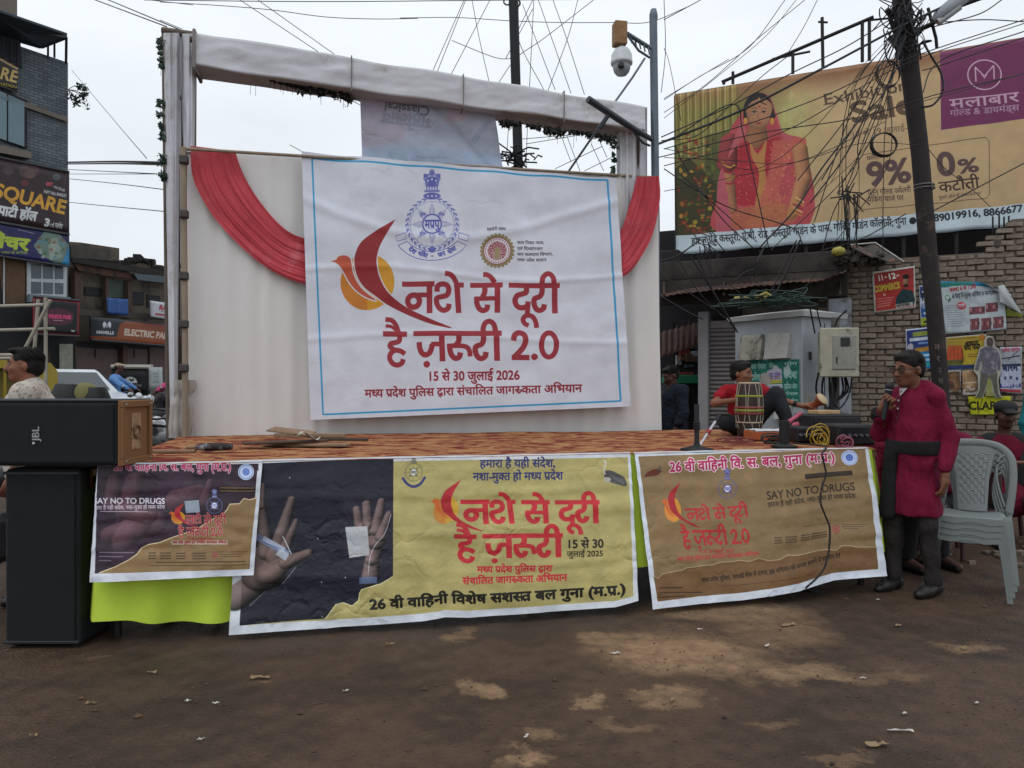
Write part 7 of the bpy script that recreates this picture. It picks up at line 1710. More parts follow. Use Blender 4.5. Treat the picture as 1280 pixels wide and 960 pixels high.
        for y in (-.07, .07): MB().tube([(.66,y,.30),(.46,y,.92)], .025, 6).build('fork', chrome, b)
        MB().tube([(.30,-.34,1.04),(.42,-.14,1.0),(.46,0,.98),(.42,.14,1.0),(.30,.34,1.04)], .016, 6).build('handlebar', bd, b)
        MB().sph((.56,0,.90), (.09,.10,.11), 12, 8).build('headlight', mat('lamp_clear', 'c8ccd0'), b); MB().tube([(.50,0,.58),(.66,0,.60),(.86,0,.50)], [.05,.07,.05], 6).build('front_fender', bd, b)
        for y in (-1, 1): MB().sph((.30,y*.36,1.16), (.03,.07,.045), 8, 6).build('mirror', chrome, b)
        if stripe:
            for y in (-.105, .105): MB().tube([(-.5,y,.72),(-.9,y*.7,.84)], .014, 5).build('stripe', mat('bike_stripe', stripe, .4), b)
        return b
    def at(px, Y): v = V(px, 480, Y); return G(v.x, v.y)
    bike(at(201, 7.0), math.radians(100), 'black motorcycle parked nearest the gantry pillar with pale tail stripes', 'motorcycles parked left of the gantry', '17161c', 'a8a4ac')
    bike(at(192, 8.3), math.radians(112), 'dark maroon motorcycle parked second in the row by the gantry pillar', 'motorcycles parked left of the gantry', '2a1718', '9a6a78')
    bike(at(207, 9.8), math.radians(96), 'black motorcycle farthest back in the row by the gantry pillar', 'motorcycles parked left of the gantry', '1b1b1e')
    bike(at(165, 11.5), math.radians(170), 'brown motorcycle parked sideways before the black rickshaw', 'motorcycles parked left of the gantry', '4a2a22')
    bike(at(-20, 4.9), math.radians(8), 'black motorcycle at the far left edge, only its spoked wheel showing behind the loudspeaker')
    bike(at(142, 18.5), math.radians(15), 'dark motorcycle ridden by the man in the light blue shirt', None, '22252a'); bike(at(222, 17), math.radians(200), 'silver fronted motorcycle ridden by the person in pink', None, '3a3c40')
    # khaki sack between black seat backs
    k = thing('loaded_seat', 'khaki sack held between two black padded seat backs behind the loudspeaker', 'seat'); Y = 7.2
    MB().tube([V(87,560,Y), V(87,500,Y), V(88,480,Y)], [.16,.19,.12], 12).build('seat_back', mat('seat_black', '1c1c1e'), k); MB().tube([V(121,560,Y), V(121,500,Y), V(121,484,Y)], [.10,.13,.08], 12).build('seat_back', MATS['seat_black'], k)
    MB().sph(V(106,495,Y), (.14,.12,.13), 14, 10).build('sack', mat('khaki', '6e6a44', .9, .2, 9, .4), k); q = V(104,530,Y); MB().box((q.x,q.y,.45), (.42,.5,.9), bev=.06).build('seat_base', MATS['seat_black'], k)
vehicles()
# ================================================================== PEOPLE
def RZ(a): return np.array(Matrix.Rotation(a, 3, 'Z'))
def frame(fwd, up=(0, 0, 1)):
    f = np.array(fwd, float); f /= np.linalg.norm(f); u = np.array(up, float); l = np.cross(u, f); l /= np.linalg.norm(l); u = np.cross(f, l)
    return np.stack([f, l, u], 1)                        # columns: forward, left, up
def head_prims(c, R, s=1.0, mi=0):
    """c = centre of the head, R columns forward / left / up"""
    P = lambda x, y, z: tuple(np.array(c)+R @ (np.array([x, y, z])*s))
    E = lambda x, y, z, a, b, h, k=.015, m=mi: ('ell', P(x, y, z), (a*s, b*s, h*s), R, k*s, m)
    pr = [E(-.012,0,.03,.098,.078,.088), E(.022,0,-.035,.072,.062,.078,.03), E(.055,0,-.082,.032,.034,.026,.02), ('cap', P(.085,0,.018), .011*s, P(.108,0,-.022), .016*s, .012*s, mi), E(.096,.011,-.027,.012,.009,.008,.006), E(.096,-.011,-.027,.012,.009,.008,.006),
          ('cap', P(.082,.036,.030), .010*s, P(.088,.012,.026), .010*s, .012*s, mi), ('cap', P(.082,-.036,.030), .010*s, P(.088,-.012,.026), .010*s, .012*s, mi),
          E(.060,.042,-.018,.022,.022,.020,.02), E(.060,-.042,-.018,.022,.022,.020,.02), E(.088,0,-.052,.012,.023,.006,.005), E(.086,0,-.062,.011,.019,.006,.005)]
    for y in (1, -1): pr += [E(-.008, y*.080, -.005, .018, .008, .030, .006), E(.090, y*.030, .010, .010, .015, .009, .012, -1)]
    return pr
def hand_prims(w, d, n, side, curl=.5, s=1.0, mi=0, spread=.12, thumb_close=.5):
    """w wrist, d towards the fingers, n palm normal (fingers curl that way), side +1/-1 gives the thumb side (d x n)*side"""
    w, d, n = np.array(w, float), np.array(d, float), np.array(n, float); d /= np.linalg.norm(d); n -= d*(n@d); n /= np.linalg.norm(n); t = np.cross(d, n)*side
    P = [('cap', tuple(w), .026*s, tuple(w+d*.045*s), .030*s, .01, mi), ('ell', tuple(w+d*.052*s), (.046*s,.038*s,.016*s), np.stack([d, t, n], 1), .012, mi)]
    for i, (o, L) in enumerate(((.030,.068),(.010,.076),(-.010,.070),(-.029,.056))):
        b = w+d*.088*s+t*o*s; a = curl*(1+.08*i); sp = spread*(o/.03)
        d1 = d*math.cos(a)+n*math.sin(a)+t*sp*.5; d1 /= np.linalg.norm(d1); p1 = b+d1*L*.45*s
        d2 = d*math.cos(a*2.1)+n*math.sin(a*2.1)+t*sp*.3; d2 /= np.linalg.norm(d2); p2 = p1+d2*L*.33*s
        d3 = d*math.cos(a*2.9)+n*math.sin(a*2.9); p3 = p2+d3*L*.24*s
        P += [('cap', tuple(b-d*.02*s), .0098*s, tuple(p1), .0092*s, .004, mi), ('cap', tuple(p1), .0092*s, tuple(p2), .0085*s, .003, mi), ('cap', tuple(p2), .0085*s, tuple(p3), .0078*s, .003, mi)]
    b = w+d*.022*s+t*.024*s; d1 = d*.65+t*.7+n*.3*thumb_close; d1 /= np.linalg.norm(d1); p1 = b+d1*.045*s; d2 = d*.85+t*.15+n*.6*thumb_close; d2 /= np.linalg.norm(d2); p2 = p1+d2*.036*s
    P += [('cap', tuple(b), .014*s, tuple(p1), .0115*s, .006, mi), ('cap', tuple(p1), .0115*s, tuple(p2), .0095*s, .004, mi)]
    return P
def limb(a, ra, b, rb, k=.02, mi=0, sc=None): return ('cap', tuple(a), ra, tuple(b), rb, k, mi) + ((sc,) if sc else ())
def face_bits(par, c, R, s=1.0, hair='14110f', style='short', glasses=False, brow=True, skinm=None, moustache=False, vox=.007, cap_=None, eyes=True, strands=0):
    P = lambda x, y, z: tuple(np.array(c)+R @ (np.array([x, y, z])*s)); M3 = Matrix([list(r) for r in R])
    hm = mat('hair_'+hair, hair, .75, .3, 40, .5, 120, spec=.25)
    if style:
        E = lambda x, y, z, a, b, h, k=.012, m=0: ('ell', P(x, y, z), (a*s, b*s, h*s), R, k*s, m)
        pr = [E(-.018,0,.042,.099,.082,.084), E(-.040,0,.005,.076,.080,.072), E(.030,0,.100,.055,.056,.020,.02)]
        if style == 'quiff': pr += [E(.055,0,.100,.045,.052,.024,.02), E(-.06,0,-.02,.045,.064,.045)]
        if style == 'full': pr += [E(-.022,0,.052,.103,.086,.085), E(.024,0,.092,.046,.054,.020,.02), E(-.066,0,-.02,.045,.064,.045)]
        if style == 'long': pr += [E(-.06,0,-.05,.07,.085,.10), E(-.07,0,-.16,.05,.07,.08)]
        # keep the face and ears free
        pr += [('ell', P(.088,0,-.040), (.098*s,.088*s,.112*s), R, .006*s, -1)]
        hr = sdf_mesh('hair', pr, vox, hm, par, .0034, 62)
        if strands:                                      # loose locks combed over the cap of hair
            rd = random.Random(strands); mb = MB()
            for i in range(170):
                a, e = rd.uniform(-2.5, 2.5), rd.uniform(.15, 1.25); pts = []
                for k in range(5):
                    ee = e-k*.17-.02; aa = a+k*.10+rd.uniform(-.05, .05)
                    if abs(aa) < 1.1 and ee < .95: break
                    if ee < -.15: break
                    q = (-.020-.102*math.cos(ee)*math.cos(aa)*-1, .085*math.cos(ee)*math.sin(aa), .045+.090*math.sin(max(ee, -.3))+rd.uniform(0, .005)); pts.append(P(*q))
                if len(pts) > 2: mb.tube(pts, [.0045*s]*(len(pts)-1)+[.0015*s], 4)
            tag(mb.build('locks', hm, hr), kind='stuff')
    if eyes:
        for y in (1, -1):
            e = MB().sph((0,0,0), (.006*s,.0125*s,.0062*s), 10, 6); o = e.build('eye', mat('eye_white', 'a39a92', .3), par); o.matrix_local = Matrix.Translation(P(.0845, y*.030, .011)) @ M3.to_4x4()
            i = MB().sph((0,0,0), (.004*s,.0062*s,.0062*s), 8, 6).build('iris', mat('iris', '120c0a', .2), o); i.location = (.004*s, 0, 0)
            if brow:
                b_ = MB().tube([P(.086,y*.050,.034), P(.094,y*.032,.040), P(.096,y*.014,.036)], [.003*s,.005*s,.004*s], 6).build('eyebrow', hm, par)
    MB().tube([P(.098,.020,-.057), P(.1045,0,-.0565), P(.098,-.020,-.057)], .0028*s, 5).build('mouth', mat('lips', '5a2a24', .6), par)
    if moustache: MB().tube([P(.092,.028,-.050), P(.104,.008,-.041), P(.104,-.008,-.041), P(.092,-.028,-.050)], [.003*s,.006*s,.006*s,.003*s], 6).build('moustache', hm, par)
    if glasses:
        g = mat('spectacle_frame', '1a1012', .3)
        mb = MB()
        for y in (1, -1):
            cc = [P(.103, y*.033+.026*math.cos(a), .008+.017*math.sin(a)) for a in np.linspace(0, 2*PI, 17)]; mb.tube(cc, .0028*s, 5, cap=False); mb.tube([P(.102,y*.058,.014), P(.05,y*.084,.014), P(-.01,y*.088,.006)], .0025*s, 5)
        mb.tube([P(.104,.008,.012), P(.107,0,.014), P(.104,-.008,.012)], .0028*s, 5); o = mb.build('spectacles', g, par)
        lm = mat('lens_clear', '7c746c', .08, .02, 2, 0, trans=.85)
        for y in (1, -1): q = [P(.1035, y*.033+.024*math.cos(a), .008+.0155*math.sin(a)) for a in np.linspace(0, 2*PI, 16, endpoint=False)]; MB().add(q, [tuple(range(16))]).build('lens', lm, o)
SK = dict(man='6e4634', boy='7a4f39', dark='4c3028', left='7c4f3c')
def skin(k): return mat('skin_'+k, SK[k], .55, .12, 14, .08, 90, spec=.35)

def speaker_man():
    """stands right of the stage, microphone in his right hand, turned to the left"""
    x, y = 2.735, 5.12; t = thing('person', 'standing man in a maroon kurta and glasses speaking into a microphone', 'person', (x, y, gz(x, y)), math.radians(208))
    # local frame: +x forward, +y his left, z up; he faces left and towards the camera
    Rh = frame((.96, -.12, -.10)); H = (.045, -.01, 1.505)
    ls, rs = (-.01, .160, 1.318), (.0, -.150, 1.318)      # shoulders
    le, lw = (-.055, .215, 1.06), (.01, .225, .815)
    re, rw = (.05, -.215, 1.06), (.205, -.095, 1.245)
    lk, la = (.02, .11, .46), (-.03, .12, .09); rk, ra = (.09, -.09, .47), (.07, -.10, .09)
    sk = skin('man')
    body = head_prims(H, Rh)+[limb((-.02,-.0,1.34), .060, (.018,-.005,1.435), .054, .02), limb((-.02,.09,1.33), .045, (-.02,-.09,1.33), .045, .02), limb((-.01,0,1.24), .09, (.01,0,.95), .085, .02, 0, (1,.85,1)),
        limb(ls, .04, le, .036), limb(le, .036, lw, .025), limb(rs, .04, re, .036), limb(re, .036, rw, .025),
        limb((0.01,.06,.88), .06, lk, .05), limb(lk, .05, la, .038), limb((0.01,-.06,.88), .06, rk, .05), limb(rk, .05, ra, .038)]
    body += hand_prims(lw, (.12,.0,-1), (.2,-1,0), 1, .35)
    body += hand_prims(rw, (-.1,.42,.50), (.9,.35,.1), 1, .85, thumb_close=1.0)
    sdf_mesh('body', body, .0068, sk, t)
    face_bits(t, H, Rh, 1, '16110f', 'full', True, moustache=False, strands=3)
    mr = mat('maroon_kurta', '6c1531', .85, .14, 8, 1, 11, spec=.15, stretch=(1, 1, .4), bd=.06)
    k = [limb((-.02,.09,1.33), .062, (-.01,-.09,1.33), .062, .03), limb((-.03,.07,1.385), .040, (-.02,.15,1.325), .055, .04), limb((-.02,-.06,1.385), .040, (-.01,-.14,1.325), .055, .04), limb((-.02,0,1.37), .066, (-.01,0,1.30), .11, .03), limb((-.01,.01,1.25), .128, (.01,.01,1.02), .128, .03, 0, (1,.84,1)), limb((.03,0,1.10), .118, (.02,0,.98), .125, .03, 0, (1,.9,1)),
         limb((.01,.01,.95), .125, (.015,.01,.57), .152, .03, 0, (1,.84,1)),
         limb(ls, .058, le, .050, .04), limb(le, .050, (.004,.223,.86), .040, .02), limb(rs, .064, re, .055, .02), limb(re, .055, (.165,-.140,1.195), .040, .02), limb((-.05,.0,1.39), .050, (-.055,.04,1.31), .08, .03)]
    k += [('ell', (.01,.01,.385), (.5,.5,.155), None, .01, -1), ('ell', (.03,-.005,1.465), (.060,.060,.085), None, .01, -1)]
    sdf_mesh('kurta', k, .0085, mr, t, .0085, 31, 1)
    # placket, buttons, collar with the pale vest showing
    for i, z in enumerate((1.30,1.245,1.185,1.13)): MB().sph((.128+.008*i-.003*i*i, -.025, z), (.005,.007,.007), 8, 5).build('button', mat('button', 'b8b0a8', .3), t)
    MB().tube([(.105,-.018,1.365), (.128,-.022,1.26), (.140,-.022,1.11)], .006, 5).build('placket', mat('placket', '4c0f22', .8), t)
    MB().add([(.095,-.040,1.385),(.095,.02,1.385),(.125,-.015,1.33)], [(0,1,2)]).build('vest_neck', mat('vest', 'a8a0a0', .8), t)
    bk = mat('black_sash', '121114', .9, .2, 9, .4, 60)
    sdf_mesh('sash', [('cap', (.014,.008,.995), .156, (.014,.008,.985), .156, .0, 0, (1,.85,1)), ('ell', (.012,.008,1.175), (.4,.4,.155), None, .004, -1), ('ell', (.012,.008,.800), (.4,.4,.155), None, .004, -1), ('cap', (.142,-.070,.97), .042, (.165,-.085,.54), .052, .02, 0, (1.6,.9,1)), ('cap', (.135,-.02,.98), .03, (.14,-.06,.93), .04, .02, 0)], .008, bk, t, .0012, 60, 3)
    tr = mat('grey_trousers', '221e1c', .85, .15, 8, 1, 11, bd=.06, stretch=(1, 1, .5))
    sdf_mesh('trousers', [limb((.0,.075,.80), .085, lk, .062), limb(lk, .062, (-.03,.12,.10), .052), limb((0,-.075,.80), .085, rk, .062), limb(rk, .062, (.07,-.10,.10), .052)], .010, tr, t, .007, 30, 2)
    sh = mat('shoe_black', '1a1818', .45, .15, 9, .1)
    for a, n_ in ((la, 1), (ra, 2)): sdf_mesh('shoe', [('cap', (a[0]-.035,a[1],.045), .042, (a[0]+.09,a[1]+.004,.038), .042, .02, 0, (1,1,1)), ('cap', (a[0]+.08,a[1]+.004,.034), .040, (a[0]+.165,a[1]+.004,.026), .030, .02, 0), ('cap', (a[0]-.01,a[1],.06), .045, (a[0]-.01,a[1],.10), .042, .02, 0)], .009, sh, t)
    # wristband of black cloth on the microphone hand
    MB().tube([(.165,-.165,1.185), (.195,-.128,1.222)], .040, 12).build('cuff', bk, t)
    m = thing('microphone', 'black handheld microphone with round mesh head held by the standing man', 'microphone', (x, y, gz(x, y)), math.radians(208))
    a, b = Vector((.225,-.060,1.20)), Vector((.190,-.045,1.395)); d = (b-a).normalized()
    MB().tube([a-d*.03, a, b-d*.05, b-d*.03], [.014,.016,.022,.025], 12).build('handle', mat('mic_black', '18181a', .4), m); MB().sph(b, .028, 14, 9).build('mesh_head', mat('mic_mesh', '2c2c2e', .5, .3, 200, .5, 300, metal=.5), m); MB().torus(b-d*.026, .025, .004, 16, 6, d.to_track_quat('Z', 'Y').to_matrix()).build('ring', mat('chrome', '9a9ea2'), m)
speaker_man()

def seated(name_label, loc, rz, kcol, kname, lean=0, headdir=(1,0,0), hair='16110f', style='short', armL=None, armR=None, hgt=1.0, sk='dark', extras=None, legcol='1f2026', face=True, headoff=(0,0,0), vox=.011, mous=False, seat=.45):
    t = thing('person', name_label, 'person', loc, rz); s = hgt; Rh = frame(headdir)
    hip = np.array((0,0,seat+.08)); ch = hip+np.array((lean*.8, 0, .42*s)); H = ch+np.array((.03+lean*.5, 0, .30*s))+np.array(headoff)
    ls, rs = ch+np.array((0,.18,.02))*s, ch+np.array((0,-.18,.02))*s
    aL = armL or [(ls[0]+.08, .27, hip[2]+.12), (ls[0]+.28, .14, hip[2]+.08)]; aR = armR or [(rs[0]+.08, -.27, hip[2]+.12), (rs[0]+.28, -.14, hip[2]+.08)]
    kl, kr = (.42,.14,seat+.06), (.42,-.14,seat+.06); fl, fr = (.44,.15,.08), (.40,-.16,.08)
    S = skin(sk)
    b = head_prims(H, Rh, .98)+[limb(ch+np.array((0,0,.05)), .058, H+np.array((-.02,0,-.08)), .052), limb(ls, .05, rs, .05, .03), limb(ch, .12, hip, .12, .05), limb(ls, .046, aL[0], .038), limb(aL[0], .038, aL[1], .026), limb(rs, .046, aR[0], .038), limb(aR[0], .038, aR[1], .026),
        limb(hip+np.array((0,.09,0)), .09, kl, .06), limb(kl, .058, fl, .036), limb(hip+np.array((0,-.09,0)), .09, kr, .06), limb(kr, .058, fr, .036), limb(fl, .036, (fl[0]+.14, fl[1], .04), .03), limb(fr, .036, (fr[0]+.14, fr[1], .04), .03)]
    for aa, sd_ in ((aL, 1), (aR, -1)):
        d = np.array(aa[1])-np.array(aa[0]); b += hand_prims(aa[1], d, (0, -sd_*.4, -1) if 1 else (0,0,-1), sd_, .5)
    sdf_mesh('body', b, .0085, S, t); face_bits(t, H, Rh, .98, hair, style, vox=.008, moustache=mous)
    km = mat(kname, kcol, .85, .15, 8, 1, 11, spec=.15, bd=.05)
    k = [limb(ls, .075, rs, .075, .04), limb(ch, .145, hip+np.array((.02,0,.05)), .155, .05, 0, (1,.86,1)), limb(ls, .072, aL[0], .062, .03), limb(aL[0], .062, np.array(aL[0])*.2+np.array(aL[1])*.8, .045, .02), limb(rs, .072, aR[0], .062, .03), limb(aR[0], .062, np.array(aR[0])*.2+np.array(aR[1])*.8, .045, .02), limb(hip, .15, (.25,0,seat+.05), .14, .05, 0, (1,.7,1)),
         ('ell', tuple(H+np.array((0,0,-.07))), (.07,.07,.09), None, .01, -1)]
    sdf_mesh('shirt', k, vox, km, t, .004, 22, 2)
    lm = mat('leg_'+legcol, legcol, .85, .2, 8, .3)
    sdf_mesh('trousers', [limb(hip+np.array((0,.09,0)), .10, kl, .08), limb(kl, .078, (fl[0], fl[1], .12), .055), limb(hip+np.array((0,-.09,0)), .10, kr, .08), limb(kr, .078, (fr[0], fr[1], .12), .055)], .013, lm, t, .003, 20)
    for f in (fl, fr): sdf_mesh('shoe', [('cap', (f[0]-.03,f[1],.045), .043, (f[0]+.13,f[1],.035), .036, .02, 0)], .012, mat('shoe_black', '1a1818'), t)
    if extras: extras(t, H, Rh, ch, hip)
    return t
def chairs_for_seated(loc, rz, label, seat=.45, grp=None):
    t = thing('plastic_chair', label, 'chair', loc, rz, grp); m = mat('chair_maroon', '3a2426', .5, .1, 6)
    MB().box((0,0,seat-.05), (.42,.42,.04), bev=.015).build('seat', m, t); MB().box((-.21,0,seat+.22), (.04,.40,.45), bev=.015).build('backrest', m, t)
    for sx in (-1, 1):
        for sy in (-1, 1): MB().tube([(sx*.19,sy*.19,seat-.06),(sx*.22,sy*.22,0)], .02, 6).build('leg', m, t)
def others():
    # capped musician at the right edge
    def cap_ex(t, H, Rh, ch, hip):
        P = lambda x, y, z: tuple(np.array(H)+Rh @ np.array([x, y, z])); bk = mat('cap_black', '141416', .8, .15, 20, .3)
        sdf_mesh('cap', [('ell', P(-.012,0,.070), (.110,.092,.066), Rh, .01, 0), ('cap', P(.06,0,.052), .050, P(.145,0,.040), .048, .01, 0, (1,1,2.6)), ('ell', P(-.01,0,.0), (.14,.12,.045), Rh, .004, -1)], .006, bk, t)
        sdf_mesh('waistcoat', [limb(ch+np.array((0,.10,.06)), .085, ch+np.array((.06,.12,-.30)), .09, .03), limb(ch+np.array((0,-.10,.06)), .085, ch+np.array((.06,-.12,-.30)), .09, .03), limb(ch+np.array((-.03,0,0)), .15, hip+np.array((-.02,0,.1)), .15, .03)], .012, bk, t, .004, 22)
        for i in range(3): MB().sph((ch[0]+.175, 0, ch[2]-.06-.07*i), .007, 6, 4).build('button', mat('button', 'b8b0a8'), t)
    Y = 6.7; x = (1266-640)/FPX*Y
    seated('seated musician in a black cap and waistcoat over a maroon shirt, at the right edge', (x, Y+.15, 0), math.radians(-108), '5c1226', 'maroon_shirt_b', .06, (1,.05,-.12), style='short', legcol='20242e', extras=cap_ex, seat=.33, mous=True, armR=[(.14,-.27,.64),(.36,-.14,.72)], armL=[(.14,.28,.64),(.36,.20,.72)])
    chairs_for_seated((x, Y+.15, 0), math.radians(-108), 'dark plastic chair under the seated musician in the black cap', .33)
    s = tag(MB().tube([(x-.22,Y-.27,.74),(x+.38,Y-.42,.75)], .014, 8).build('cymbal_stick', mat('stick_brown', '6a4a38', .6)), 'thin brown stick held level in the capped musician\'s hands', 'stick')
    # musician bent forward behind the standing man
    Y = 6.2; x = (1200-640)/FPX*Y
    seated('bent musician in maroon seated just right of and behind the speaking man', (x, Y, 0), math.radians(198), '621430', 'maroon_shirt_c', .22, (.9,.2,-.5), style='full', seat=.42, legcol='24262c')
    chairs_for_seated((x, Y, 0), math.radians(198), 'dark plastic chair under the bent musician behind the speaking man', .42)
    # musician left of the speaking man
    Y = 6.1; x = (1101-640)/FPX*Y
    def but(t, H, Rh, ch, hip):
        for i in range(4): MB().sph((ch[0]+.165, 0, ch[2]-.02-.06*i), .007, 6, 4).build('button', mat('button', 'b8b0a8'), t)
    seated('musician in a buttoned maroon shirt seated just left of the speaking man', (x, Y, 0), math.radians(-70), '5a1024', 'maroon_shirt_d', .10, (1,0,-.5), style='full', seat=.38, extras=but, legcol='1a1a1c', headoff=(.02,0,-.04))
    chairs_for_seated((x, Y, 0), math.radians(-70), 'dark plastic chair under the musician in the buttoned shirt', .38)
    # standing people
    def standing(label, loc, rz, hgt, col_, cname, headdir=(1,0,0), arm=None, trous='1f2228', sk='dark', style='short', vox=.012, hairc='14110f', extras=None, pattern=None, mous=True):
        t = thing('person', label, 'person', loc, rz); s = hgt/1.68; Rh = frame(headdir); H = np.array((.03,0,1.56))*s
        ls, rs = np.array((0,.20,1.38))*s, np.array((0,-.20,1.38))*s; aL, aR = arm or [[(-.02,.26,1.10),(.06,.24,.85)], [(-.02,-.26,1.10),(.06,-.24,.85)]]; aL = [np.array(q)*s for q in aL]; aR = [np.array(q)*s for q in aR]
        kl, kr = np.array((.03,.10,.48))*s, np.array((.03,-.10,.48))*s; fl, fr = (-.01,.11,.08), (-.01,-.11,.08)
        b = head_prims(H, Rh, s)+[limb((0,0,1.36*s), .06, H+np.array((-.02,0,-.08)), .055), limb(ls, .05, rs, .05, .03), limb((0,0,1.3*s), .13, (0,0,.95*s), .12, .05, 0, (1,.85,1)), limb(ls,.048,aL[0],.04), limb(aL[0],.04,aL[1],.027), limb(rs,.048,aR[0],.04), limb(aR[0],.04,aR[1],.027), limb((0,.09,.9*s),.09,kl,.06), limb(kl,.058,fl,.036), limb((0,-.09,.9*s),.09,kr,.06), limb(kr,.058,fr,.036), limb(fl,.036,(.13,.11,.035),.03), limb(fr,.036,(.13,-.11,.035),.03)]
        for aa, sd_ in ((aL, 1), (aR, -1)): b += hand_prims(aa[1], aa[1]-aa[0], (.2,-sd_,0), sd_, .35)
        sdf_mesh('body', b, .0085, skin(sk), t); face_bits(t, H, Rh, s, hairc, style, vox=.007, moustache=mous, strands=5)
        km = pattern or mat(cname, col_, .85, .15, 8, 1, 11, spec=.15, bd=.05)
        sdf_mesh('shirt', [limb(ls,.078,rs,.078,.04), limb((0,0,1.28*s),.155,(0,0,.88*s),.155,.05,0,(1,.84,1)), limb(ls,.076,aL[0],.064,.03), limb(aL[0],.064,aL[0]*.45+aL[1]*.55,.055,.02), limb(rs,.076,aR[0],.064,.03), limb(aR[0],.064,aR[0]*.45+aR[1]*.55,.055,.02), limb((-.02,0,1.42*s),.07,(0,0,1.3*s),.11,.03), ('ell', tuple(H+np.array((.02,0,-.08))), (.062,.062,.10), None, .008, -1)], vox, km, t, .004, 24, 5)
        sdf_mesh('trousers', [limb((0,.08,.88*s),.11,kl,.085), limb(kl,.082,(fl[0],fl[1],.1),.062), limb((0,-.08,.88*s),.11,kr,.085), limb(kr,.082,(fr[0],fr[1],.1),.062)], .014, mat('leg_'+trous, trous, .85, .2, 8, .3), t, .003, 20)
        for f in (fl, fr): sdf_mesh('shoe', [('cap', (f[0]-.03,f[1],.045), .043, (f[0]+.13,f[1],.035), .036, .02, 0)], .013, mat('shoe_black', '1a1818'), t)
        if extras: extras(t, H, Rh, s)
        return t
    Y = 9.0; standing('bearded man in a dark navy shirt standing behind the stage at the cloth wall edge', (V(841,480,Y).x, Y, -.02), math.radians(200), 1.64, '1f242c', 'navy_shirt', (1,.1,-.42), [[(.02,.27,1.12),(.12,.22,.88)],[(.10,-.27,1.12),(.26,-.12,1.08)]])
    fp = mat('floral_shirt', 'b4aca2', .85, .1, 30, .3, 60, c2='7a6e66', c2s=34, c2a=.55, spec=.15)
    Y = 4.95; standing('man in a white patterned shirt standing behind the loudspeaker, face in profile', (V(38,480,Y).x, Y, -.015), math.radians(203), 1.66, '', '', (1,.06,.02), sk='left', style='quiff', pattern=fp, trous='2a2c34', vox=.010)
    Y = 7.0; standing('person in a teal shirt just cut off by the right picture edge', (V(1320,480,Y).x, Y, -.01), math.radians(-95), 1.60, '1f6e74', 'teal_shirt')
    # riders
    def rider(label, loc, rz, colr, cname, hair, capc=None):
        def ex(t, H, Rh, ch, hip):
            if capc: sdf_mesh('cap', [('ell', tuple(np.array(H)+Rh @ np.array((-.01,0,.055))), (.108,.09,.062), Rh, .01, 0), ('ell', tuple(np.array(H)+Rh @ np.array((.10,0,.05))), (.06,.07,.012), Rh, .01, 0)], .012, mat('cap_beige', capc, .8), t)
        seated(label, loc, rz, colr, cname, .12, (1,0,-.05), style='short', seat=.82, armL=[(.34,.30,1.18),(.50,.30,1.08)], armR=[(.34,-.30,1.18),(.50,-.30,1.08)], extras=ex, vox=.02)
    p = V(139, 480, 18.5); rider('motorcyclist in a light blue shirt and beige cap riding right', (p.x, p.y, rise(p.x, p.y)), math.radians(10), '5f86b8', 'blue_shirt', 0, 'a08c78')
    p = V(227, 480, 17.0); rider('motorcyclist in a bright pink top, mostly hidden by the gantry pillar', (p.x, p.y, rise(p.x, p.y)), math.radians(200), 'b84a78', 'pink_top', 0)
others()

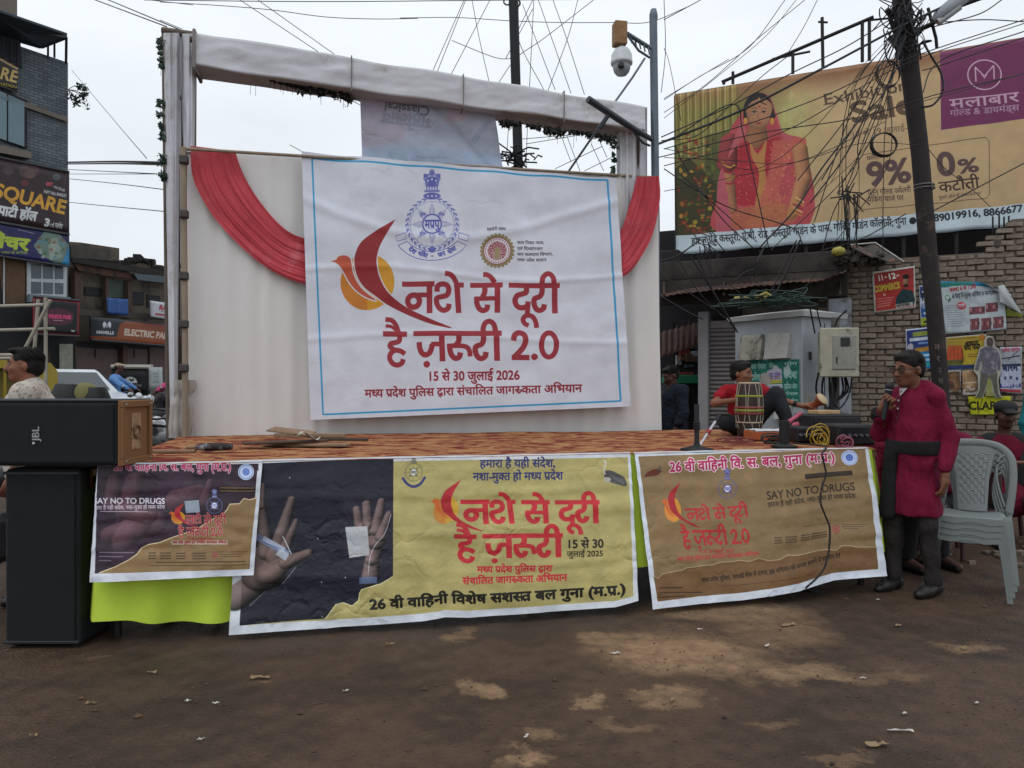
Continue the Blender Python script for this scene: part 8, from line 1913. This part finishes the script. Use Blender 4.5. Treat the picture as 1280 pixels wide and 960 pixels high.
def drummer():
    """boy seated at the right back of the stage, arms spread round an upright drum"""
    x, y, z = 2.08, 6.72, TOP; t = thing('person', 'boy in a red T-shirt seated on the stage playing the upright drum with arms spread', 'person', (x, y, z), 0)
    # world-aligned local frame: x right, y away from the camera, z up
    Rh = frame((.72,-.62,-.08)); H = (-.035,-.02,.545)
    ls, rs = (.13,-.02,.40), (-.17,.0,.385)              # his left is image right
    le, lw = (.29,-.08,.315), (.45,-.16,.265); re, rw = (-.30,-.10,.285), (-.10,-.26,.325)
    S_ = skin('boy'); hip = (-.02,.02,.10)
    b = head_prims(H, Rh, .90)+[limb((-.02,0,.38), .045, (-.03,-.01,.47), .043), limb(ls,.042,rs,.042,.03), limb((-.02,0,.34),.10,hip,.10,.04,0,(1,1.2,1)), limb(ls,.038,le,.031), limb(le,.031,lw,.021), limb(rs,.038,re,.031), limb(re,.031,rw,.021),
        limb((.05,.0,.10),.075,(.24,-.12,.36),.052), limb((.24,-.12,.36),.05,(.32,-.22,.06),.034), limb((-.08,.0,.09),.075,(-.22,-.20,.12),.052), limb((-.22,-.20,.12),.05,(.02,-.26,.05),.034), limb((.32,-.22,.05),.032,(.44,-.27,.035),.028)]
    b += hand_prims(lw, (1,-.25,-.10), (0,-.3,-1), -1, .55, .86, thumb_close=.8)+hand_prims(rw, (.8,-.3,.12), (0,0,-1), 1, .25, .84)
    sdf_mesh('body', b, .0068, S_, t); face_bits(t, H, Rh, .90, '14110f', 'full', vox=.0065, strands=7)
    sdf_mesh('tshirt', [limb(ls,.062,rs,.062,.03), limb((-.02,0,.33),.125,(-.02,.02,.12),.128,.04,0,(1,1.15,1)), limb(ls,.058,(.22,-.05,.355),.052,.02), limb(rs,.058,(-.24,-.04,.34),.052,.02), ('ell',(-.03,-.01,.49),(.055,.05,.065),None,.008,-1)], .008, mat('red_tshirt', '8c1a24', .85, .1, 8, 1, 13, spec=.15, bd=.05), t, .0032, 30, 1)
    jn = mat('dark_jeans', '14161c', .85, .2, 9, .35, 120)
    sdf_mesh('jeans', [limb((.05,.0,.10),.095,(.24,-.12,.36),.072), limb((.24,-.12,.36),.072,(.315,-.215,.10),.052), limb((-.08,.0,.09),.09,(-.22,-.20,.12),.07), limb((-.22,-.20,.12),.068,(-.02,-.255,.06),.05), limb((-.02,.04,.09),.12,(-.02,.0,.1),.12)], .009, jn, t, .003, 34)
    sdf_mesh('shoe', [('cap',(.30,-.21,.035),.036,(.43,-.27,.03),.032,.015,0)], .008, mat('shoe_grey', '20242a', .6), t)
    MB().tube([(.385,-.13,.287),(.41,-.142,.278)], .026, 10).build('wristband', mat('band_black', '18161a'), t)
    # dholak drum standing upright
    d = thing('dholak_drum', 'upright wooden barrel drum with cream lacing and yellow bands before the boy', 'drum', (2.005, 6.36, TOP+.008)); d.scale = (.84, .84, 1)
    prof = [(.0,0),(.100,.0),(.112,.01),(.116,.04),(.122,.12),(.133,.22),(.128,.32),(.112,.42),(.104,.455),(.100,.46)]
    MB().lathe(prof, 28).build('shell', mat('drum_wood', '2a1c17', .45, .3, 8, .15), d); MB().lathe([(.0,.463),(.098,.463),(.107,.458),(.107,.446),(.101,.444)], 28).build('drumhead', mat('drum_skin', '9a8a78', .7, .15, 9), d)
    for zz, r, cc, nm in ((.345,.1265,'7f8430','band_lime'), (.225,.134,'7f8430','band_lime'), (.20,.134,'6e2620','band_red'), (.25,.1335,'7c3a34','band_rust')): MB().torus((0,0,zz), r, .011, 28, 6).build('painted_band', mat(nm, cc, .5, .15, 9), d)
    MB().torus((0,0,.452), .104, .007, 28, 6).build('rim', mat('rim_cream', 'a39078', .6), d); MB().torus((0,0,.125), .123, .007, 28, 6).build('rim', MATS['rim_cream'], d)
    rp = mat('lacing', 'a8a08c', .8, .1, 30)
    def rr(z): return float(np.interp(z, [p[1] for p in prof[1:]], [p[0] for p in prof[1:]]))+.006
    for i in range(14):
        a0 = i*2*PI/14
        pts = []
        for k in range(9):
            u = k/8; zz = .45-.325*u; a = a0+(.16 if 1 else 0)*math.sin(u*PI*1.0)*(1 if i % 2 else -1); pts.append((rr(zz)*math.cos(a), rr(zz)*math.sin(a), zz))
        MB().tube(pts, .0032, 5, cap=False).build('lace', rp, d)
    for i in range(10): a0 = i*2*PI/10+.2; MB().tube([(rr(.12)*math.cos(a0), rr(.12)*math.sin(a0), .12), (rr(.07)*math.cos(a0+.1), rr(.07)*math.sin(a0+.1), .075)], .003, 5).build('lace_end', rp, d)
    # small hand drum held out in his left hand
    h = thing('hand_drum', 'small waisted wooden hand drum held out in the boy\'s left hand', 'drum', (x+.555, y-.205, z+.285)); h.rotation_euler = (math.radians(40), math.radians(38), 0)
    MB().lathe([(.0,.075),(.055,.075),(.058,.068),(.056,.055),(.028,0),(.052,-.055),(.054,-.072),(0,-.072)], 20).build('shell', mat('hand_drum_wood', '7c3f24', .5, .2, 9), h); MB().lathe([(0,.078),(.054,.078),(.058,.072)], 20).build('drumhead', mat('drum_head2', 'b09a78', .7), h)
    # boxes and gear
drummer()
# ================================================================== STAGE GEAR, LOUDSPEAKERS, CHAIRS
def gear():
    blk = mat('gear_black', '131316', .6, .15, 8, .2); chm = mat('chrome', '9a9ea2'); zt = TOP+.006
    # harmonium-like box with white cloth
    q = Vector((1.97, 6.10, zt)); b = thing('flat_box', 'flat orange-sided box with a white cloth top on the stage beside the drum', 'box', q, .12)
    MB().box((.18,.0,.035), (.44,.26,.07), bev=.006).build('box_body', mat('orange_wood', 'a2542c', .6, .2, 8), b); sheet('white_cloth', lambda u, v: Vector((-.03+.43*u, -.13+.27*v, .078+.010*wn(u*6, v*5, 2))), 20, 12, mat('white_cloth', 'bfc1c4', .9, .05, 6, .2), b, thick=.004)
    MB().sph((.36,-.08,.12), (.09,.03,.03), 12, 7).build('pink_grip', mat('pink_grip', 'a0485a', .5), b)
    # short microphone stand, leaning boom
    s = thing('microphone_stand', 'short black floor microphone stand near the stage front', 'stand', S(3.68, .16, zt))
    MB().lathe([(0,0),(.11,0),(.11,.012),(.03,.03),(.018,.05),(0,.05)], 20).build('base', blk, s); MB().tube([(0,0,.04),(0,0,.31)], .017, 9).build('post', mat('stand_grey', '2c2c30', .5, metal=.3), s)
    for i in range(4): MB().torus((0,0,.14+i*.015), .02, .006, 12, 5).build('grip_ring', blk, s)
    bm = thing('boom_arm', 'silver and red boom arm resting tilted against the short microphone stand', 'microphone'); p, r = V(868, 567, 5.35), V(900, 518, 5.55)
    d = (r-p); MB().tube([p, p+d*.16], .016, 8).build('butt', blk, bm); MB().tube([p+d*.14, p+d*.50], .010, 8).build('silver_tube', mat('silver_tube', 'b4b4b8', .3, metal=.3), bm); MB().tube([p+d*.50, p+d*.58], .017, 8).build('red_grip', mat('red_grip', '8c1f28', .5), bm); MB().tube([p+d*.58, p+d*.82], .010, 8).build('silver_tube', MATS['silver_tube'], bm); MB().tube([p+d*.82, r], .018, 8).build('clutch', blk, bm); MB().tube([r-Vector((.03,0,0)), r+Vector((.07,0,0))], .012, 6).build('tee_handle', blk, bm)
    # short dark stand in front of amplifiers
    s = thing('microphone_stand', 'stubby black stand close to the amplifiers at the stage front', 'stand', S(4.40, .26, zt))
    MB().tube([(0,0,0),(0,0,.19)], .035, 10).build('post', blk, s); MB().lathe([(0,0),(.09,0),(.09,.012),(.03,.03),(0,.03)], 16).build('base', blk, s); MB().tube([(.02,0,.17),(.14,.05,.24)], .015, 6).build('arm', mat('pink_grip', 'a0485a'), s)
    # amplifiers
    def amp(label, c, sz, rz, knobs=0, grp=None):
        a = thing('amplifier', label, 'amplifier', c, rz, grp); MB().box((0,0,sz[2]/2), sz, bev=.012).build('case', blk, a); MB().box((0,-sz[1]/2-.004,sz[2]/2), (sz[0]*.92,.008,sz[2]*.78), bev=.002).build('front_panel', mat('panel_dark', '1d1d22', .4, .2, 20), a)
        for i in range(knobs): MB().tube([(-sz[0]*.38+i*sz[0]*.76/max(1, knobs-1), -sz[1]/2-.008, sz[2]*.5), (-sz[0]*.38+i*sz[0]*.76/max(1, knobs-1), -sz[1]/2-.03, sz[2]*.5)], .011, 8).build('knob', mat('knob_grey', '5a5a60', .4), a)
    amp('black rack amplifier behind the yellow cables at the stage corner', Vector((2.50, 5.62, zt)), (.30,.26,.15), .15, 6)
    amp('second black amplifier standing taller at the right stage corner', Vector((2.52, 6.02, zt)), (.42,.28,.21), .15, 4)
    amp('low dark mixer box beside the orange sided box', Vector((2.27, 5.86, zt)), (.20,.18,.12), .1, 5)
    tp = tag(MB().box(Vector((2.48, 5.98, zt+.226)), (.20,.14,.03), .3, bev=.004).build('packet', mat('packet', 'a8906a', .6, .3, 20, c2='a06070', c2s=9, c2a=.5)), 'small cream and pink packet lying on the taller amplifier', 'packet')
    def coil(label, c, colr, n, R, seed, flat=.5, r=.005):
        rd = random.Random(seed); mb = MB()
        for k in range(n):
            a0 = rd.random()*6; rad = R*rd.uniform(.5, 1.1); cc = Vector(c)+Vector((rd.gauss(0, R*.35), rd.gauss(0, R*.25), rad*flat*rd.uniform(.5, 1.2))); tl = rd.uniform(-.9, .9)
            mb.tube([cc+Vector((math.cos(a0+a)*rad, math.sin(a0+a)*rad*.5*tl, max(-cc.z+zt+.004, math.sin(a0+a)*rad*flat))) for a in np.linspace(0, 5.2, 16)], r, 5, cap=False)
        tag(mb.build('cable_pile', mat('cable_'+colr, colr, .5, .1, 9)), label, 'cable')
    coil('loose heap of yellow cable at the stage corner before the amplifier', Vector((2.27, 5.52, zt)), 'a8892c', 8, .065, 3, 1.1, .0045); coil('coil of pink violet cable beside the black amplifier', Vector((2.36, 5.36, zt)), '8a4a5c', 5, .05, 5, .8, .006); coil('tangle of thin red and brown leads lying under the flat box', S(4.30, .75, zt), '6e2a28', 9, .12, 8, .18, .004); coil('tangle of black leads on the stage between the stands', S(4.55, .62, zt), '17171a', 9, .09, 12, .35, .005)
    # cable running over the right banner to the ground
    z4 = Z(780, 540, 3.765); pts = [(925,20),(928,80),(933,100),(942,150),(950,200),(930,262),(925,330),(948,395),(968,450),(966,540),(955,600),(940,645),(905,690),(862,728)]
    P = [on_front(x, y, .13+.12*min(1, max(0, (yy-80)/600))) for (x, y), yy in zip(z4(*pts), [p[1] for p in pts])]; P[0] = S(4.5, .3, TOP+.03); P[1] = S(4.52, -.03, TOP+.035)
    P += [gnd(780+850/3.765, 540+748/3.765)+Vector((0,0,.012)), gnd(780+880/3.765, 540+757/3.765)+Vector((0,0,.01)), gnd(780+930/3.765, 540+755/3.765)+Vector((0,0,.01))]
    tag(MB().tube([Vector(q) for q in smooth([tuple(p) for p in P], 6)], .0065, 6, cap=False).build('cable', MATS['cable_black']), 'black cable running down over the brown banner onto the ground', 'cable')
    # planks and a wrapped bundle on the stage
    wd_ = mat('plank_wood', '8a7058', .8, .25, 6, .3, stretch=(1,4,1), c2='5f4a3a', c2s=4, c2a=.4); dkb = mat('board_dark', '4a3a2e', .8, .2, 6, .3)
    def plank(name, label, a, b, w, th, m_, z, tilt=0, grp=None, lift=0):
        a, b = S(*a), S(*b); d = (b-a); L_ = d.length; c = (a+b)/2+Vector((0,0,zt+z+th/2)); M = Matrix.Rotation(math.atan2(d.y, d.x), 3, 'Z') @ Matrix.Rotation(-lift, 3, 'Y') @ Matrix.Rotation(tilt, 3, 'X')
        return tag(MB().box(c, (L_, w, th), M=M, bev=.004).build(name, m_), label, 'plank', grp)
    plank('wooden_plank', 'long pale plank at the bottom of the plank pile on the stage', (.78,1.20), (1.38,1.0), .11, .02, wd_, .0)
    plank('wooden_plank', 'dark brown plank lying crosswise at the left of the plank pile', (.66,1.00), (1.22,1.18), .12, .015, dkb, .026, 0)
    plank('wooden_plank', 'upper pale batten of the plank pile pointing right', (.84,1.36), (1.36,1.22), .05, .03, wd_, .048)
    plank('wooden_plank', 'short split board rising at the top of the plank pile', (.80,1.44), (1.12,1.32), .15, .012, wd_, .085, .12, None, -.10)
    plank('wooden_plank', 'narrow dark batten under the right end of the plank pile', (1.12,1.28), (1.52,1.12), .04, .022, dkb, .026)
    plank('wooden_plank', 'long thin pale batten lying along the near left part of the stage', (.02,.76), (.40,.72), .05, .02, wd_, .0)
    pb = tag(sheet('paper_scrap', lambda u, v: S(1.02+.13*u+.03*v, 1.05+.10*v, zt+.075+.03*math.sin(u*4+v*2)), 8, 6, mat('scrap_white', 'b9b5ac'), thick=.003), 'crumpled white paper caught in the plank pile', 'paper')
    w = thing('paper_bundle', 'long bundle wrapped in printed white and dark paper on the left of the stage', 'bundle')
    a, b = S(.40,.72), S(.63,.72); c0 = Vector((0,0,zt+.035))
    MB().tube([a+c0, a.lerp(b,.3)+c0, a.lerp(b,.7)+c0, b+c0], [.018,.028,.026,.02], 9).build('wrapping', mat('wrap_print', 'a8a8ae', .7, .2, 12, .3, c2='2b2428', c2s=11, c2a=1.0), w); MB().tube([a+c0-U*.06, a+c0], .012, 6).build('core', wd_, w)
    # dark low boards left on stage front edge (thin light batten seen under them)
gear()
def loudspeakers():
    bk = mat('speaker_black', '15171a', .75, .12, 6, .3, 120); gr = mat('speaker_grille', '111315', .8, .2, 9, .6, 400)
    s = thing('loudspeaker', 'tall black loudspeaker cabinet standing on the ground at the left stage corner', 'loudspeaker')
    MB().box((-2.535,4.255,.475), (.405,.40,.95), bev=.014).build('cabinet', bk, s); MB().box((-2.535,4.050,.475), (.365,.012,.90), bev=.004).build('grille', gr, s)
    for z in (.02, .93): MB().box((-2.535,4.05,z), (.41,.02,.016), bev=.003).build('edge_trim', mat('speaker_trim', '24262a', .5), s)
    for sx in (-1, 1):
        for sy in (-1, 1): MB().tube([(-2.535+sx*.16,4.25+sy*.15,-.02),(-2.535+sx*.16,4.25+sy*.15,.02)], .02, 8).build('foot', mat('rubber', '17171a'), s)
    t = thing('loudspeaker', 'long black loudspeaker lying on its side with a wooden end panel', 'loudspeaker')
    MB().box((-2.58,4.155,1.147), (.98,.33,.345), bev=.012).build('cabinet', bk, t); MB().box((-2.58,3.986,1.147), (.94,.012,.31), bev=.004).build('grille', gr, t)
    MB().box((-2.58,4.155,1.322), (.985,.335,.010), bev=.003).build('top_trim', mat('speaker_grey', '2f363c', .8, .2, 60, .5, 200), t)
    # rough plywood end with battens
    pw = mat('plywood', '75512f', .7, .22, 5, .3, 30, stretch=(1,1,.25), c2='5a391f', c2s=3, c2a=.45); x = -2.085
    MB().box((x,4.155,1.147), (.012,.335,.35), bev=.002).build('end_panel', pw, t)
    for c, d in (((x+.014,4.155,1.302),(.018,.335,.036)), ((x+.014,4.155,.992),(.018,.335,.034)), ((x+.013,4.005,1.147),(.016,.032,.272)), ((x+.013,4.305,1.147),(.016,.032,.272))): MB().box(c, d, bev=.003).build('batten', pw, t)
    MB().box((x+.008,4.155,1.15), (.006,.10,.20), bev=.002).build('handle_plate', mat('plywood_pale', '9a7c5c', .7, .3, 12, .2, c2='5f4430', c2s=16, c2a=.5), t); MB().torus((x+.014,4.155,1.15), .034, .006, 18, 6, Matrix.Rotation(PI/2, 3, 'Y')).build('cup_ring', mat('cup', '6f5238', .6), t)
    for i, (yy, zz) in enumerate(((4.02,1.30),(4.29,1.30),(4.02,.995),(4.29,.995))): MB().sph((x+.024,yy,zz), .006, 6, 4).build('screw', mat('chrome', '9a9ea2'), t)
    lg = decal_text('logo', 'JBL', (-2.50,3.976,1.11), (0,0,1), (-1,0,0), .036, mat('logo_white', 'b8b8b8', .5), t, .02, .075); 
    MB().box((-2.50-.03,3.976,1.098), (.012,.002,.012)).build('logo_mark', MATS['logo_white'], t)
loudspeakers()
def chairs():
    m = mat('chair_grey', '767c7b', .5, .08, 6, .08, c2='5c6260', c2s=3, c2a=.25)
    def make():
        t = thing('plastic_chair', 'grey moulded plastic chair', 'chair')
        # local: x right, -y towards the sitter's front, z up; seat height .42
        def seat(u, v):
            x = (u-.5)*.44*(1-.06*v); y = -.22+.42*v; z = .42-.018*math.cos((u-.5)*PI)*1.0-.012*v
            if v < .08: z -= (.08-v)*.5
            if abs(u-.5) > .44: z -= (abs(u-.5)-.44)*.5
            return Vector((x, y, z))
        sheet('seat', seat, 22, 22, m, t, thick=.012)
        # apron under the front edge
        MB().prism([(-.20,0),(.20,0),(.19,-.035),(.10,-.045),(.03,-.03),(-.03,-.03),(-.10,-.045),(-.19,-.035)], (0,-.222,.405), (1,0,0), (0,0,1), (0,.012,0)).build('front_apron', m, t)
        # back frame: arched tube-like rim
        rim = [(-.225,.19,.40),(-.245,.21,.55),(-.252,.235,.68),(-.235,.255,.78),(-.17,.268,.845),(-.08,.274,.868),(0,.276,.872),(.08,.274,.868),(.17,.268,.845),(.235,.255,.78),(.252,.235,.68),(.245,.21,.55),(.225,.19,.40)]
        pts = smooth(rim, 4); mb = MB(); n = len(pts); k = 8; vs = []
        for i, p in enumerate(pts):
            d = pts[min(i+1, n-1)]-pts[max(i-1, 0)]; d /= np.linalg.norm(d); a = np.array([0, 1., 0])-d*d[1]; a /= np.linalg.norm(a); b = np.cross(d, a)
            for j in range(k): th = 2*PI*j/k; vs.append(tuple(p+a*math.cos(th)*.010+b*math.sin(th)*.027))
        mb.add(vs, [(i*k+j, i*k+(j+1) % k, (i+1)*k+(j+1) % k, (i+1)*k+j) for i in range(n-1) for j in range(k)], True); mb.build('back_frame', m, t)
        # top infill and centre splat with basket weave cells
        def splat(u, v):
            w = np.interp(v, [0,.5,.85,1], [.092,.105,.135,.19]); x = (u-.5)*2*w; z = .40+.45*v; y = .19+.085*v-.012*math.cos((u-.5)*PI)
            if v > .93: z = .40+.45*v-(abs(u-.5)**2)*.10
            cell = (.0022 if (int(u*9)+int(v*16)*1) % 2 else -.0022) if .1 < u < .9 and .12 < v < .88 else 0
            return Vector((x, y-cell, z))
        bp_ = sheet('back_panel', splat, 54, 96, m, t, smooth=False, thick=.008)
        for s_ in (-1, 1):                                # curved inner ribs either side of the splat
            MB().tube([Vector(q) for q in smooth([(s_*.20,.20,.44),(s_*.165,.215,.56),(s_*.150,.235,.66),(s_*.165,.255,.76),(s_*.215,.262,.80)], 5)], .009, 6).build('side_rib', m, t)
        for sx in (-1, 1):
            # front legs: channel section, wider at the top
            vs = []
            for (z, w, yy, xx) in ((.425,.052,-.215,.205),(.40,.050,-.222,.212),(.2,.040,-.235,.232),(.0,.034,-.248,.250)):
                for dx, dy in ((-w,0),(0,-.006),(0,w*.9),(-.008,w*.9),(-.010,.008),(-w,.010)): vs.append((sx*(xx+dx+.02), yy+dy, z))
            MB().add(vs, [(r*6+i, r*6+(i+1) % 6, r*6+6+(i+1) % 6, r*6+6+i) for r in range(3) for i in range(6)]+[tuple(range(18,24)), tuple(range(5,-1,-1))]).build('leg', m, t)
            vs = []
            for (z, w, yy, xx) in ((.42,.05,.20,.195),(.2,.040,.235,.215),(.0,.034,.262,.232)):
                for dx, dy in ((-w,0),(0,0),(0,-w*.9),(-.008,-w*.9),(-.010,-.010),(-w,-.010)): vs.append((sx*(xx+dx+.02), yy+dy, z))
            MB().add(vs, [(r*6+i, r*6+(i+1) % 6, r*6+6+(i+1) % 6, r*6+6+i) for r in range(2) for i in range(6)]+[tuple(range(12,18)), tuple(range(5,-1,-1))]).build('leg', m, t)
        return t
    c = make(); labs = ['grey plastic chair at the bottom of the stack, its feet on the ground', 'grey plastic chair second from the bottom of the stack', 'grey plastic chair third from the bottom of the stack', 'grey plastic chair on top of the stack with woven pattern backrest fully showing']
    x, y = (1210-640)/FPX*5.16, 5.16
    for i in range(4):
        o = c if i == 0 else copy_tree(c); o.location = (x+.004*i, y-.010*i, gz(x, y)+.006+.042*i); o.rotation_euler = (0, 0, math.radians(-33+.5*i)); o.scale = (.95, .95, 1); o['label'] = labs[i]; o['group'] = 'stacked grey plastic chairs'; o['category'] = 'chair'
    # a bag of rubbish and a bundle of dark cloth under the gear corner
    R = random.Random(41)
    g = MB()
    for i in range(90):
        p = Vector((R.uniform(2.6, 4.6), R.uniform(5.7, 7.6), 0)); g.box((p.x, p.y, .015), (R.uniform(.02,.10), R.uniform(.02,.06), R.uniform(.01,.04)), R.random()*3)
    tag(g.build('debris', mat('debris', '6f6256', .9, .35, 20, c2='a8a49c', c2s=4, c2a=.3)), kind='stuff')
chairs()
